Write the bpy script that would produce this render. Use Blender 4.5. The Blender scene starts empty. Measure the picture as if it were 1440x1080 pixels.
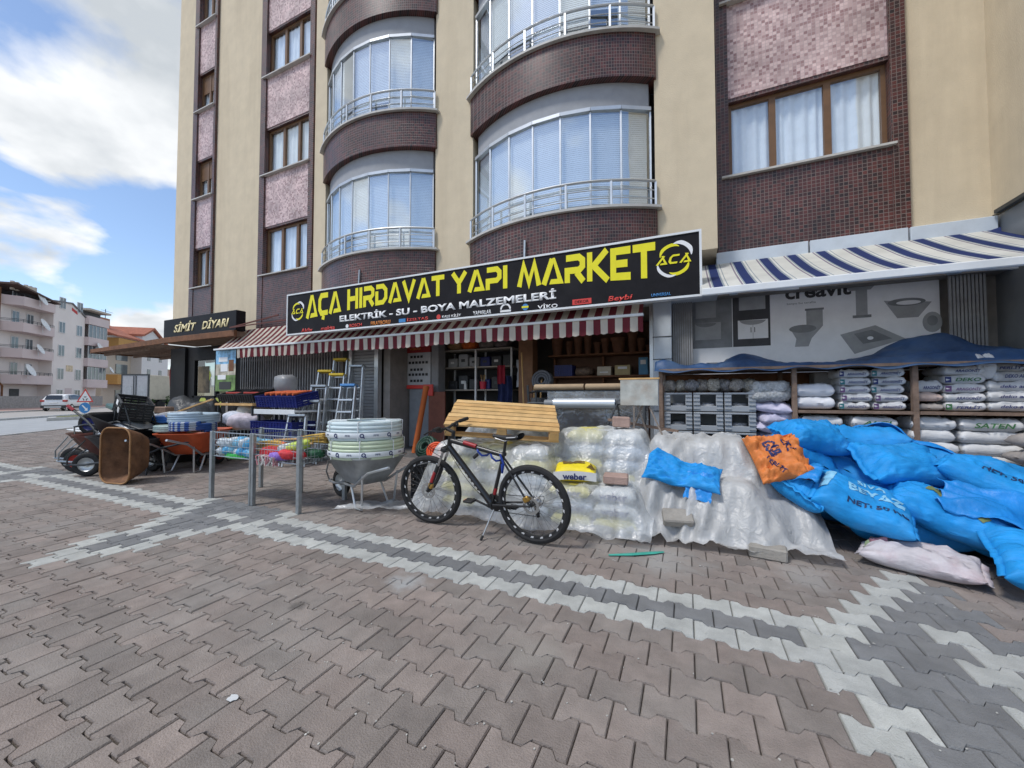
import bpy, bmesh, math, random
import numpy as np
from mathutils import Vector, Matrix, noise
R = math.radians
random.seed(7)
scene = bpy.context.scene
col = scene.collection

# ---------------------------------------------------------------- camera
cam_d = bpy.data.cameras.new("camera"); cam = bpy.data.objects.new("camera", cam_d); col.objects.link(cam)
cam.location = (0, 0, 1.35)
cam.rotation_euler = (R(90 + 1.787), 0, R(24.283))
cam_d.sensor_width = 36; cam_d.lens = 13.625
cam_d.clip_start = 0.05; cam_d.clip_end = 2000
scene.camera = cam

# ---------------------------------------------------------------- world, sun, exposure
SUN_EL, SUN_AZ = 58, 215      # elevation, compass direction the light comes from (0 = +Y, clockwise)
world = bpy.data.worlds.new("World"); scene.world = world; world.use_nodes = True
nt = world.node_tree; nt.nodes.clear()
def wn(t, **k):
    n = nt.nodes.new(t)
    for a, b in k.items(): setattr(n, a, b)
    return n
L = nt.links.new
sky = wn("ShaderNodeTexSky", sky_type='NISHITA', sun_disc=False, sun_elevation=R(SUN_EL), sun_rotation=R(SUN_AZ))
sky.altitude = 1000; sky.air_density = 1.0; sky.dust_density = 1.2; sky.ozone_density = 1.3
skym = wn("ShaderNodeVectorMath", operation='SCALE'); skym.inputs[3].default_value = 0.135
L(sky.outputs[0], skym.inputs[0])
tc = wn("ShaderNodeTexCoord")
sep = wn("ShaderNodeSeparateXYZ"); L(tc.outputs['Generated'], sep.inputs[0])
za = wn("ShaderNodeMath", operation='MAXIMUM'); L(sep.outputs[2], za.inputs[0]); za.inputs[1].default_value = 0.0
zb = wn("ShaderNodeMath", operation='ADD'); L(za.outputs[0], zb.inputs[0]); zb.inputs[1].default_value = 0.30
dx = wn("ShaderNodeMath", operation='DIVIDE'); L(sep.outputs[0], dx.inputs[0]); L(zb.outputs[0], dx.inputs[1])
dy = wn("ShaderNodeMath", operation='DIVIDE'); L(sep.outputs[1], dy.inputs[0]); L(zb.outputs[0], dy.inputs[1])
cb = wn("ShaderNodeCombineXYZ"); L(dx.outputs[0], cb.inputs[0]); L(dy.outputs[0], cb.inputs[1]); cb.inputs[2].default_value = 27.2
n1 = wn("ShaderNodeTexNoise"); n1.inputs['Scale'].default_value = 1.7; n1.inputs['Detail'].default_value = 9; n1.inputs['Roughness'].default_value = .5
n1.inputs['Distortion'].default_value = .25
L(cb.outputs[0], n1.inputs['Vector'])
mask = wn("ShaderNodeValToRGB"); mask.color_ramp.elements[0].position = .475; mask.color_ramp.elements[1].position = .54
L(n1.outputs['Fac'], mask.inputs[0])
cb2 = wn("ShaderNodeVectorMath", operation='ADD'); L(cb.outputs[0], cb2.inputs[0]); cb2.inputs[1].default_value = (.35, -.5, 1.7)
n2 = wn("ShaderNodeTexNoise"); n2.inputs['Scale'].default_value = 2.6; n2.inputs['Detail'].default_value = 6
L(cb2.outputs[0], n2.inputs['Vector'])
cl = wn("ShaderNodeValToRGB"); e = cl.color_ramp.elements
e[0].position = .36; e[0].color = (.40, .43, .46, 1); e[1].position = .58; e[1].color = (.74, .75, .76, 1)
L(n2.outputs['Fac'], cl.inputs[0])
mx = wn("ShaderNodeMix", data_type='RGBA'); L(mask.outputs[0], mx.inputs[0]); L(skym.outputs[0], mx.inputs[6]); L(cl.outputs[0], mx.inputs[7])
bg = wn("ShaderNodeBackground"); bg.inputs[1].default_value = 1.0; L(mx.outputs[2], bg.inputs[0])
wo = wn("ShaderNodeOutputWorld"); L(bg.outputs[0], wo.inputs[0])

sd = bpy.data.lights.new("sun", 'SUN'); sd.energy = 1.5; sd.angle = R(10); sd.color = (1.0, .965, .91)
sun = bpy.data.objects.new("sun", sd); col.objects.link(sun)
az = R(SUN_AZ); el = R(SUN_EL)
to_sun = Vector((math.sin(az) * math.cos(el), math.cos(az) * math.cos(el), math.sin(el)))
sun.rotation_euler = to_sun.to_track_quat('Z', 'Y').to_euler(); sun.location = to_sun * 60

vs = scene.view_settings
vs.view_transform = 'Standard'; vs.look = 'None'; vs.gamma = 1; vs.exposure = 0.62; vs.use_curve_mapping = False

# ---------------------------------------------------------------- materials
MATS = {}
def newmat(name):
    m = bpy.data.materials.new(name); m.use_nodes = True; n = m.node_tree; n.nodes.clear(); return m, n
def M(name, c, rough=.7, metal=0., var=.12, scale=6., bump=0., bscale=40., dirt=0., dirtc=(.12, .10, .08), dscale=2.2,
      spec=.4, coord='Object', rand=None, speckle=0., aniso=None, stains=(), streak=None, alt=None):
    """principled surface: base colour with tonal noise, optional stains and fine relief"""
    if name in MATS: return MATS[name]
    m, t = newmat(name); N = t.nodes.new; K = t.links.new
    out = N("ShaderNodeOutputMaterial"); p = N("ShaderNodeBsdfPrincipled"); K(p.outputs[0], out.inputs[0])
    p.inputs['Roughness'].default_value = rough; p.inputs['Metallic'].default_value = metal
    p.inputs['Specular IOR Level'].default_value = spec
    if coord == 'World': vec = N("ShaderNodeNewGeometry").outputs['Position']
    else: vec = N("ShaderNodeTexCoord").outputs['Object']
    nz = N("ShaderNodeTexNoise"); nz.inputs['Scale'].default_value = scale; nz.inputs['Detail'].default_value = 6; nz.inputs['Roughness'].default_value = .6
    K(vec, nz.inputs['Vector'])
    rp = N("ShaderNodeMapRange"); rp.inputs[1].default_value = .3; rp.inputs[2].default_value = .7
    rp.inputs[3].default_value = 1 - var; rp.inputs[4].default_value = 1 + var
    K(nz.outputs['Fac'], rp.inputs[0]); fac = rp.outputs[0]
    if rand:
        src = N("ShaderNodeObjectInfo").outputs['Random'] if rand[0] == 'obj' else N("ShaderNodeNewGeometry").outputs['Random Per Island']
        mr = N("ShaderNodeMapRange"); mr.inputs[3].default_value = 1 - rand[1]; mr.inputs[4].default_value = 1 + rand[1]; K(src, mr.inputs[0])
        mm = N("ShaderNodeMath"); mm.operation = 'MULTIPLY'; K(fac, mm.inputs[0]); K(mr.outputs[0], mm.inputs[1]); fac = mm.outputs[0]
    if speckle:
        sp = N("ShaderNodeTexNoise"); sp.inputs['Scale'].default_value = 420; sp.inputs['Detail'].default_value = 2; K(vec, sp.inputs['Vector'])
        sr = N("ShaderNodeMapRange"); sr.inputs[1].default_value = .3; sr.inputs[2].default_value = .7; sr.inputs[3].default_value = 1 - speckle; sr.inputs[4].default_value = 1 + speckle
        K(sp.outputs['Fac'], sr.inputs[0])
        mm = N("ShaderNodeMath"); mm.operation = 'MULTIPLY'; K(fac, mm.inputs[0]); K(sr.outputs[0], mm.inputs[1]); fac = mm.outputs[0]
    sc = N("ShaderNodeVectorMath"); sc.operation = 'SCALE'; sc.inputs[0].default_value = c; K(fac, sc.inputs[3])
    if alt and rand:
        am_ = N('ShaderNodeMix'); am_.data_type = 'RGBA'; wn_ = N('ShaderNodeTexWhiteNoise'); wn_.noise_dimensions = '1D'; K(src, wn_.inputs['W']); K(wn_.outputs['Value'], am_.inputs[0]); am_.inputs[6].default_value = (*c, 1); am_.inputs[7].default_value = (*alt, 1); K(am_.outputs[2], sc.inputs[0])
    cout = sc.outputs[0]
    if dirt:
        dn = N("ShaderNodeTexNoise"); dn.inputs['Scale'].default_value = dscale; dn.inputs['Detail'].default_value = 8; dn.inputs['Roughness'].default_value = .65
        if streak:
            sv = N('ShaderNodeVectorMath'); sv.operation = 'MULTIPLY'; K(vec, sv.inputs[0]); sv.inputs[1].default_value = streak; K(sv.outputs[0], dn.inputs['Vector'])
        else: K(vec, dn.inputs['Vector'])
        dr = N("ShaderNodeMapRange"); dr.inputs[1].default_value = .48; dr.inputs[2].default_value = .72; dr.inputs[4].default_value = dirt
        K(dn.outputs['Fac'], dr.inputs[0])
        mx = N("ShaderNodeMix"); mx.data_type = 'RGBA'; K(dr.outputs[0], mx.inputs[0]); K(cout, mx.inputs[6]); mx.inputs[7].default_value = (*dirtc, 1)
        cout = mx.outputs[2]
    for sx, sy, sr, scol, sst in stains:        # spilt cement, dust: patches with a shape of their own
        ds = N("ShaderNodeVectorMath"); ds.operation = 'DISTANCE'; K(vec, ds.inputs[0]); ds.inputs[1].default_value = (sx, sy, 0)
        sn = N("ShaderNodeTexNoise"); sn.inputs['Scale'].default_value = 2.6 / sr ** .5; sn.inputs['Detail'].default_value = 7; sn.inputs['Roughness'].default_value = .65; K(vec, sn.inputs['Vector'])
        sa = N("ShaderNodeMath"); sa.operation = 'MULTIPLY_ADD'; K(sn.outputs['Fac'], sa.inputs[0]); sa.inputs[1].default_value = sr * 2.2; K(ds.outputs['Value'], sa.inputs[2])
        sm = N("ShaderNodeMapRange"); sm.interpolation_type = 'SMOOTHSTEP'; sm.inputs[1].default_value = sr * 1.15; sm.inputs[2].default_value = sr * 1.95; sm.inputs[3].default_value = sst; sm.inputs[4].default_value = 0; K(sa.outputs[0], sm.inputs[0])
        smx = N("ShaderNodeMix"); smx.data_type = 'RGBA'; K(sm.outputs[0], smx.inputs[0]); K(cout, smx.inputs[6]); smx.inputs[7].default_value = (*scol, 1); cout = smx.outputs[2]
    K(cout, p.inputs['Base Color'])
    if bump:
        bn = N("ShaderNodeTexNoise"); bn.inputs['Scale'].default_value = bscale; bn.inputs['Detail'].default_value = 5
        if aniso:
            am = N('ShaderNodeVectorMath'); am.operation = 'MULTIPLY'; K(vec, am.inputs[0]); am.inputs[1].default_value = aniso; K(am.outputs[0], bn.inputs['Vector'])
        else: K(vec, bn.inputs['Vector'])
        b = N("ShaderNodeBump"); b.inputs['Strength'].default_value = bump; b.inputs['Distance'].default_value = .02; K(bn.outputs['Fac'], b.inputs['Height'])
        K(b.outputs[0], p.inputs['Normal'])
    MATS[name] = m; return m

def mosaic(name, c1, c2, mortar, size=.055, ms=.006, bias=0.):
    m, t = newmat(name); N = t.nodes.new; K = t.links.new
    out = N("ShaderNodeOutputMaterial"); p = N("ShaderNodeBsdfPrincipled"); K(p.outputs[0], out.inputs[0]); p.inputs['Roughness'].default_value = .35
    s = N("ShaderNodeSeparateXYZ"); K(N("ShaderNodeNewGeometry").outputs['Position'], s.inputs[0])
    a = N("ShaderNodeMath"); a.operation = 'ADD'; K(s.outputs[0], a.inputs[0]); K(s.outputs[1], a.inputs[1])
    cbn = N("ShaderNodeCombineXYZ"); K(a.outputs[0], cbn.inputs[0]); K(s.outputs[2], cbn.inputs[1])
    b = N("ShaderNodeTexBrick"); b.offset = 0; b.squash = 1; K(cbn.outputs[0], b.inputs['Vector'])
    b.inputs['Scale'].default_value = 1; b.inputs['Brick Width'].default_value = size; b.inputs['Row Height'].default_value = size
    b.inputs['Mortar Size'].default_value = ms; b.inputs['Bias'].default_value = bias; b.inputs['Mortar Smooth'].default_value = .2
    b.inputs['Color1'].default_value = (*c1, 1); b.inputs['Color2'].default_value = (*c2, 1); b.inputs['Mortar'].default_value = (*mortar, 1)
    n = N("ShaderNodeTexNoise"); n.inputs['Scale'].default_value = 1.7; n.inputs['Detail'].default_value = 7; K(cbn.outputs[0], n.inputs['Vector'])
    r = N("ShaderNodeMapRange"); r.inputs[1].default_value = .3; r.inputs[2].default_value = .7; r.inputs[3].default_value = .72; r.inputs[4].default_value = 1.25; K(n.outputs['Fac'], r.inputs[0])
    sc = N("ShaderNodeVectorMath"); sc.operation = 'SCALE'; K(b.outputs['Color'], sc.inputs[0]); K(r.outputs[0], sc.inputs[3]); K(sc.outputs[0], p.inputs['Base Color'])
    bp = N("ShaderNodeBump"); bp.invert = True; bp.inputs['Strength'].default_value = .5; bp.inputs['Distance'].default_value = .004; K(b.outputs['Fac'], bp.inputs['Height']); K(bp.outputs[0], p.inputs['Normal'])
    MATS[name] = m; return m

def stripes(name, period, bands, rough=.8, phase=0., fade=.12):
    """woven cloth with stripes across object X; bands = [(start, colour), ...] in fractions of the period"""
    m, t = newmat(name); N = t.nodes.new; K = t.links.new
    out = N("ShaderNodeOutputMaterial"); p = N("ShaderNodeBsdfPrincipled"); p.inputs['Roughness'].default_value = rough
    tr = N("ShaderNodeBsdfTranslucent"); ms = N("ShaderNodeMixShader"); ms.inputs[0].default_value = .42
    K(p.outputs[0], ms.inputs[1]); K(tr.outputs[0], ms.inputs[2]); K(ms.outputs[0], out.inputs[0])
    s = N("ShaderNodeSeparateXYZ"); pos = N("ShaderNodeNewGeometry").outputs['Position']; K(pos, s.inputs[0])
    a = N("ShaderNodeMath"); a.operation = 'ADD'; K(s.outputs[0], a.inputs[0]); a.inputs[1].default_value = 100 + phase
    d = N("ShaderNodeMath"); d.operation = 'DIVIDE'; K(a.outputs[0], d.inputs[0]); d.inputs[1].default_value = period
    f = N("ShaderNodeMath"); f.operation = 'FRACT'; K(d.outputs[0], f.inputs[0])
    cr = N("ShaderNodeValToRGB"); cr.color_ramp.interpolation = 'CONSTANT'; K(f.outputs[0], cr.inputs[0])
    els = cr.color_ramp.elements; els.remove(els[1])
    for i, (st, c) in enumerate(bands):
        el = els[0] if i == 0 else els.new(st)
        el.position = st; el.color = (*c, 1)
    n = N("ShaderNodeTexNoise"); n.inputs['Scale'].default_value = 2.4; n.inputs['Detail'].default_value = 8; K(pos, n.inputs['Vector'])
    r = N("ShaderNodeMapRange"); r.inputs[1].default_value = .3; r.inputs[2].default_value = .7; r.inputs[3].default_value = 1 - fade; r.inputs[4].default_value = 1 + fade; K(n.outputs['Fac'], r.inputs[0])
    sc = N("ShaderNodeVectorMath"); sc.operation = 'SCALE'; K(cr.outputs[0], sc.inputs[0]); K(r.outputs[0], sc.inputs[3])
    K(sc.outputs[0], p.inputs['Base Color']); K(sc.outputs[0], tr.inputs['Color'])
    MATS[name] = m; return m

def glass(name, tint=(.75, .85, .9), refl=.45, rough=.02):
    m, t = newmat(name); N = t.nodes.new; K = t.links.new
    out = N("ShaderNodeOutputMaterial"); g = N("ShaderNodeBsdfGlossy"); g.inputs['Roughness'].default_value = rough
    g.inputs['Color'].default_value = (.9, .96, 1, 1)
    tr = N("ShaderNodeBsdfTransparent"); tr.inputs[0].default_value = (*tint, 1)
    ms = N("ShaderNodeMixShader"); lw = N("ShaderNodeLayerWeight"); lw.inputs[0].default_value = .5; fr = N('ShaderNodeMath'); fr.operation = 'POWER'; K(lw.outputs['Facing'], fr.inputs[0]); fr.inputs[1].default_value = 4.0
    mr = N("ShaderNodeMapRange"); mr.inputs[3].default_value = refl; mr.inputs[4].default_value = .8; K(fr.outputs[0], mr.inputs[0])
    nz = N("ShaderNodeTexNoise"); nz.inputs['Scale'].default_value = 1.3; K(N("ShaderNodeTexCoord").outputs['Object'], nz.inputs['Vector'])
    b = N("ShaderNodeBump"); b.inputs['Strength'].default_value = .04; b.inputs['Distance'].default_value = .05; K(nz.outputs['Fac'], b.inputs['Height']); K(b.outputs[0], g.inputs['Normal'])
    K(mr.outputs[0], ms.inputs[0]); K(tr.outputs[0], ms.inputs[1]); K(g.outputs[0], ms.inputs[2]); K(ms.outputs[0], out.inputs[0])
    MATS[name] = m; return m

def film(name, c=(.8, .82, .83), opac=.5, rough=.35, gloss=.12, var=.25):
    """milky plastic sheet: see-through in part, thicker along its folds"""
    m, t = newmat(name); N = t.nodes.new; K = t.links.new
    out = N("ShaderNodeOutputMaterial"); d = N("ShaderNodeBsdfDiffuse"); d.inputs[0].default_value = (*c, 1)
    tl = N("ShaderNodeBsdfTranslucent"); tl.inputs[0].default_value = (*c, 1)
    g = N("ShaderNodeBsdfGlossy"); g.inputs['Roughness'].default_value = rough
    tr = N("ShaderNodeBsdfTransparent"); tr.inputs[0].default_value = (.96, .97, .98, 1)
    a = N("ShaderNodeMixShader"); a.inputs[0].default_value = .35; K(d.outputs[0], a.inputs[1]); K(tl.outputs[0], a.inputs[2])
    b = N("ShaderNodeMixShader"); b.inputs[0].default_value = gloss; K(a.outputs[0], b.inputs[1]); K(g.outputs[0], b.inputs[2])
    e = N("ShaderNodeMixShader")
    nz = N("ShaderNodeTexNoise"); nz.inputs['Scale'].default_value = 3.5; nz.inputs['Detail'].default_value = 8; nz.inputs['Roughness'].default_value = .6
    pos = N("ShaderNodeNewGeometry").outputs['Position']; K(pos, nz.inputs['Vector'])
    r = N("ShaderNodeMapRange"); r.inputs[1].default_value = .3; r.inputs[2].default_value = .7; r.inputs[3].default_value = opac - var; r.inputs[4].default_value = min(1, opac + var); K(nz.outputs['Fac'], r.inputs[0])
    K(r.outputs[0], e.inputs[0]); K(tr.outputs[0], e.inputs[1]); K(b.outputs[0], e.inputs[2]); K(e.outputs[0], out.inputs[0])
    wv = N("ShaderNodeTexNoise"); wv.inputs['Scale'].default_value = 14; wv.inputs['Detail'].default_value = 5; wv.inputs['Distortion'].default_value = 1.2; K(pos, wv.inputs['Vector'])
    bp = N("ShaderNodeBump"); bp.inputs['Strength'].default_value = .5; bp.inputs['Distance'].default_value = .03; K(wv.outputs['Fac'], bp.inputs['Height'])
    for q in (d, g, tl): K(bp.outputs[0], q.inputs['Normal'])
    MATS[name] = m; return m

# ---------------------------------------------------------------- mesh helpers
class MB:
    def __init__(s): s.v = []; s.f = []; s.mi = []; s.cur = 0
    def add(s, vs, fs, mat=None):
        b = len(s.v); s.v += [tuple(x) for x in vs]; s.f += [tuple(i + b for i in f) for f in fs]; s.mi += [s.cur] * len(fs); return s
    def box(s, c, d, rot=None, ch=0.):
        hx, hy, hz = d[0] / 2, d[1] / 2, d[2] / 2
        if ch <= 0:
            vs = [Vector((x * hx, y * hy, z * hz)) for x in (-1, 1) for y in (-1, 1) for z in (-1, 1)]
            fs = [(0, 1, 3, 2), (4, 6, 7, 5), (0, 4, 5, 1), (2, 3, 7, 6), (0, 2, 6, 4), (1, 5, 7, 3)]
        else:
            ch = min(ch, hx * .45, hy * .45, hz * .45)
            vs = []; idx = {}
            for x in (-1, 1):
                for y in (-1, 1):
                    for z in (-1, 1):
                        for k in range(3):
                            p = [x * hx, y * hy, z * hz]
                            for q in range(3):
                                if q != k: p[q] -= (x, y, z)[q] * ch
                            idx[(x, y, z, k)] = len(vs); vs.append(Vector(p))
            fs = []
            for k in range(3):
                for sg in (-1, 1):
                    o = [q for q in range(3) if q != k]
                    ring = []
                    for a, b in ((-1, -1), (1, -1), (1, 1), (-1, 1)):
                        q = [0, 0, 0]; q[k] = sg; q[o[0]] = a; q[o[1]] = b; ring.append(idx[(*q, k)])
                    if (sg > 0) == (k == 1): ring.reverse()
                    fs.append(tuple(ring))
            for k in range(3):       # edge chamfers, along axis k
                o = [q for q in range(3) if q != k]
                for a in (-1, 1):
                    for b in (-1, 1):
                        def key(kk, sk):
                            q = [0, 0, 0]; q[k] = sk; q[o[0]] = a; q[o[1]] = b; return idx[(*q, kk)]
                        fs.append((key(o[0], -1), key(o[0], 1), key(o[1], 1), key(o[1], -1)))
            for x in (-1, 1):
                for y in (-1, 1):
                    for z in (-1, 1): fs.append((idx[(x, y, z, 0)], idx[(x, y, z, 1)], idx[(x, y, z, 2)]))
        c = Vector(c)
        if rot is not None:
            m = rot.to_matrix() if hasattr(rot, 'to_matrix') else rot
            vs = [m @ v for v in vs]
        return s.add([v + c for v in vs], fs)
    def b(s, x0, x1, y0, y1, z0, z1, ch=0.):
        return s.box(((x0 + x1) / 2, (y0 + y1) / 2, (z0 + z1) / 2), (abs(x1 - x0), abs(y1 - y0), abs(z1 - z0)), None, ch)
    def bar(s, p, q, w, h=None, ch=0.):
        """square bar from p to q"""
        p, q = Vector(p), Vector(q); d = q - p; h = h or w
        z = d.normalized(); up = Vector((0, 0, 1)) if abs(z.z) < .9 else Vector((0, 1, 0))
        x = up.cross(z).normalized(); y = z.cross(x)
        return s.box((p + q) / 2, (w, h, d.length), Matrix((x, y, z)).transposed(), ch)
    def tube(s, path, r, n=8, closed=False, cap=True):
        path = [Vector(p) for p in path]; m = len(path); rs = r if isinstance(r, (list, tuple)) else [r] * m
        vs = []; prev = None
        for i, p in enumerate(path):
            a = path[(i - 1) % m] if (closed or i > 0) else p; b_ = path[(i + 1) % m] if (closed or i < m - 1) else p
            t = (b_ - a).normalized()
            if prev is None:
                u = t.cross(Vector((0, 0, 1)));
                if u.length < .05: u = t.cross(Vector((0, 1, 0)))
            else: u = prev - t * prev.dot(t)
            if u.length < 1e-6: u = t.orthogonal()
            u.normalize(); prev = u; w = t.cross(u)
            for k in range(n):
                an = 2 * math.pi * k / n; vs.append(p + (u * math.cos(an) + w * math.sin(an)) * rs[i])
        fs = []
        for i in range(m if closed else m - 1):
            j = (i + 1) % m
            for k in range(n): l = (k + 1) % n; fs.append((i * n + k, i * n + l, j * n + l, j * n + k))
        if cap and not closed: fs += [tuple(range(n))[::-1], tuple((m - 1) * n + k for k in range(n))]
        return s.add(vs, fs)
    def lathe(s, prof, n=24, o=(0, 0, 0), axis='Z', a0=0., a1=2 * math.pi, rot=None):
        full = abs(a1 - a0 - 2 * math.pi) < 1e-6; m = n if full else n + 1; vs = []
        for r, z in prof:
            for k in range(m):
                an = a0 + (a1 - a0) * k / n; x, y = r * math.cos(an), r * math.sin(an)
                p = Vector((x, y, z)) if axis == 'Z' else (Vector((x, z, y)) if axis == 'Y' else Vector((z, x, y)))
                if rot is not None: p = rot @ p
                vs.append(p + Vector(o))
        fs = []
        for i in range(len(prof) - 1):
            for k in range(n): l = (k + 1) % m; fs.append((i * m + k, i * m + l, (i + 1) * m + l, (i + 1) * m + k))
        return s.add(vs, fs)
    def grid(s, fn, nu, nv, cu=False):
        vs = [fn(i / nu, j / nv) for j in range(nv + 1) for i in range(nu + 1)]; w = nu + 1
        return s.add(vs, [(j * w + i, j * w + i + 1, (j + 1) * w + i + 1, (j + 1) * w + i) for j in range(nv) for i in range(nu)])
    def prism(s, pts, ext):
        """polygon (3d points) extruded by vector ext"""
        n = len(pts); e = Vector(ext); a = [Vector(p) for p in pts]
        return s.add(a + [p + e for p in a], [tuple(range(n))[::-1], tuple(range(n, 2 * n))] + [(i, (i + 1) % n, n + (i + 1) % n, n + i) for i in range(n)])
    def ball(s, c, r, n=10, m=8, sq=(1, 1, 1)):
        pr = [(math.sin(math.pi * i / m) * r, -math.cos(math.pi * i / m) * r) for i in range(m + 1)]
        b0 = len(s.v); s.lathe(pr, n)
        s.v[b0:] = [(x * sq[0] + c[0], y * sq[1] + c[1], z * sq[2] + c[2]) for x, y, z in s.v[b0:]]
        return s
    def build(s, name, mat, parent=None, smooth=False, world=False):
        me = bpy.data.meshes.new(name); vs = s.v
        if world and parent is not None:
            o = Vector(); q = parent
            while q is not None: o += q.location; q = q.parent
            vs = [(x - o.x, y - o.y, z - o.z) for x, y, z in vs]
        me.from_pydata(vs, [], s.f)
        mats = mat if isinstance(mat, (list, tuple)) else [mat]
        for m in mats: me.materials.append(m)
        if len(mats) > 1: me.polygons.foreach_set('material_index', s.mi)
        bm = bmesh.new(); bm.from_mesh(me); bmesh.ops.recalc_face_normals(bm, faces=bm.faces); bm.to_mesh(me); bm.free()
        if smooth:
            me.polygons.foreach_set('use_smooth', [True] * len(me.polygons))
            if smooth != 'all': me.set_sharp_from_angle(angle=R(smooth if smooth is not True else 40))
        ob = bpy.data.objects.new(name, me); col.objects.link(ob); ob.parent = parent
        return ob

def tag(o, label, cat=None, group=None):
    o['label'] = label
    if cat: o['category'] = cat
    if group: o['group'] = group
    return o
def thing(name, label, cat, loc=(0, 0, 0), rz=0., group=None):
    o = bpy.data.objects.new(name, None); col.objects.link(o); o.empty_display_size = .1
    o.location = loc; o.rotation_euler = (0, 0, rz); return tag(o, label, cat, group)
def struct(o, kind='structure'): o['kind'] = kind; return o
def copy_tree(o, parent=None):
    c = o.copy(); col.objects.link(c); c.parent = parent
    for ch in list(o.children): copy_tree(ch, c)
    return c
_vl = bpy.context.view_layer
def text(s, size, mat, name, parent, mtx, ext=.0015, shear=0., bold=0., width=None, height=None, align='CENTER', surf=None):
    """lettering as flat mesh; mtx maps the text plane (x right, y up) into the parent's space"""
    cu = bpy.data.curves.new(name, 'FONT'); cu.body = s; cu.size = size; cu.shear = shear; cu.offset = bold
    cu.resolution_u = 3; cu.align_x = 'LEFT'
    tmp = bpy.data.objects.new(name + "_tmp", cu); col.objects.link(tmp); _vl.update()
    me = bpy.data.meshes.new_from_object(tmp.evaluated_get(bpy.context.evaluated_depsgraph_get()))
    bpy.data.objects.remove(tmp); bpy.data.curves.remove(cu); me.name = name
    xs = [v.co.x for v in me.vertices] or [0]; ys = [v.co.y for v in me.vertices] or [0]
    x0, x1, y0, y1 = min(xs), max(xs), min(ys), max(ys)
    sx = (width / (x1 - x0)) if width else (height / (y1 - y0) if height else 1); sy = (height / (y1 - y0)) if height else sx
    cx = (x0 + x1) / 2 if align == 'CENTER' else x0; cy = (y0 + y1) / 2
    bm = bmesh.new(); bm.from_mesh(me)
    for v in bm.verts: v.co = Vector(((v.co.x - cx) * sx, (v.co.y - cy) * sy, 0))
    if surf is not None:          # lettering printed on a curved sack: cut fine, then laid on its surface
        bmesh.ops.triangulate(bm, faces=bm.faces)
        for _ in range(3):
            ed = [e for e in bm.edges if e.calc_length() > .03]
            if not ed: break
            bmesh.ops.subdivide_edges(bm, edges=ed, cuts=1); bmesh.ops.triangulate(bm, faces=bm.faces)
        for v in bm.verts: v.co = surf(v.co.x, v.co.y)
    elif ext:
        r = bmesh.ops.extrude_face_region(bm, geom=list(bm.faces))
        for g in r['geom']:
            if isinstance(g, bmesh.types.BMVert): g.co.z += ext
    if mtx is not None: bm.transform(mtx)
    bm.to_mesh(me); bm.free(); me.materials.clear(); me.materials.append(mat)
    ob = bpy.data.objects.new(name, me); col.objects.link(ob); ob.parent = parent
    return ob
def front(x, y, z): return Matrix.Translation((x, y, z)) @ Matrix.Rotation(R(90), 4, 'X')      # text facing -Y
def nz(x, y, z=0.): return noise.noise(Vector((x, y, z)))
cream = M('cream_render', (.63, .535, .385), .9, var=.06, scale=3, bump=.25, bscale=60, dirt=.38, dirtc=(.42, .34, .235), dscale=1.0, streak=(1.6, 1.6, .16), coord='World', speckle=.05)
tile_dark = mosaic('dark_red_mosaic', (.110, .027, .022), (.020, .010, .010), (.16, .12, .105), .055, .0045)
tile_pink = mosaic('pink_mosaic', (.66, .50, .48), (.19, .07, .075), (.50, .38, .37), .05, .004, -.22)
white_pvc = M('white_pvc', (.72, .74, .75), .4, var=.05, dirt=.15, dirtc=(.4, .4, .38))
alu = M('aluminium', (.55, .57, .58), .38, .75, var=.08)
galv = M('galvanised_steel', (.36, .39, .41), .42, .8, var=.18, scale=14)
brown_pvc = M('brown_window_frame', (.16, .085, .04), .45, var=.15)
glass_bay = glass('balcony_glass', (.96, .98, .99), .36)
glass_win = glass('window_glass', (.94, .97, .985), .17)
glass_dark = glass('shop_glass', (.45, .5, .5), .12)
blind = M('white_blind', (.80, .86, .90), .8, var=.05)
curtain = M('net_curtain', (.84, .88, .92), .85, var=.05)
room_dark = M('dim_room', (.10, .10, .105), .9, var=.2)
grey_fascia = M('grey_painted_fascia', (.33, .34, .36), .75, var=.06, dirt=.15, dirtc=(.2, .2, .2))
stone_sill = M('stone_sill', (.52, .51, .48), .6, var=.1, dirt=.2)
panel_white = M('white_cladding', (.58, .64, .70), .45, var=.05, dirt=.22, dirtc=(.32, .33, .33))
panel_grey = M('grey_cladding', (.20, .215, .23), .45, var=.08, dirt=.2, dirtc=(.1, .1, .1))
black_paint = M('black_paint', (.014, .014, .015), .55, var=.2, spec=.15)
sign_black = M('black_sign_face', (.014, .013, .015), .5, var=.2, spec=.12, dirt=.12, dirtc=(.07, .07, .07), dscale=1.3)
yellow_vinyl = M('yellow_vinyl', (.80, .72, .01), .45, var=.04)
white_vinyl = M('white_vinyl', (.78, .78, .78), .45, var=.04)
red_vinyl = M('red_vinyl', (.62, .05, .04), .45, var=.05)
orange_vinyl = M('orange_vinyl', (.65, .22, .04), .45, var=.05)
blue_vinyl = M('blue_vinyl', (.05, .22, .5), .45, var=.05)
navy_print = M('navy_print', (.02, .03, .12), .6, var=.1)
wood_new = M('new_pine', (.60, .37, .15), .7, var=.22, scale=5, bump=.2, bscale=30, dirt=.25, dirtc=(.36, .20, .08), dscale=3)
wood_old = M('weathered_timber', (.22, .15, .11), .85, var=.3, scale=9, bump=.3, dirt=.3, dirtc=(.1, .08, .07))
wood_brown = M('brown_wood', (.17, .075, .035), .75, var=.3, scale=7, bump=.2)
steel_dark = M('dark_steel', (.055, .06, .065), .5, .4, var=.25, scale=12)
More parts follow.
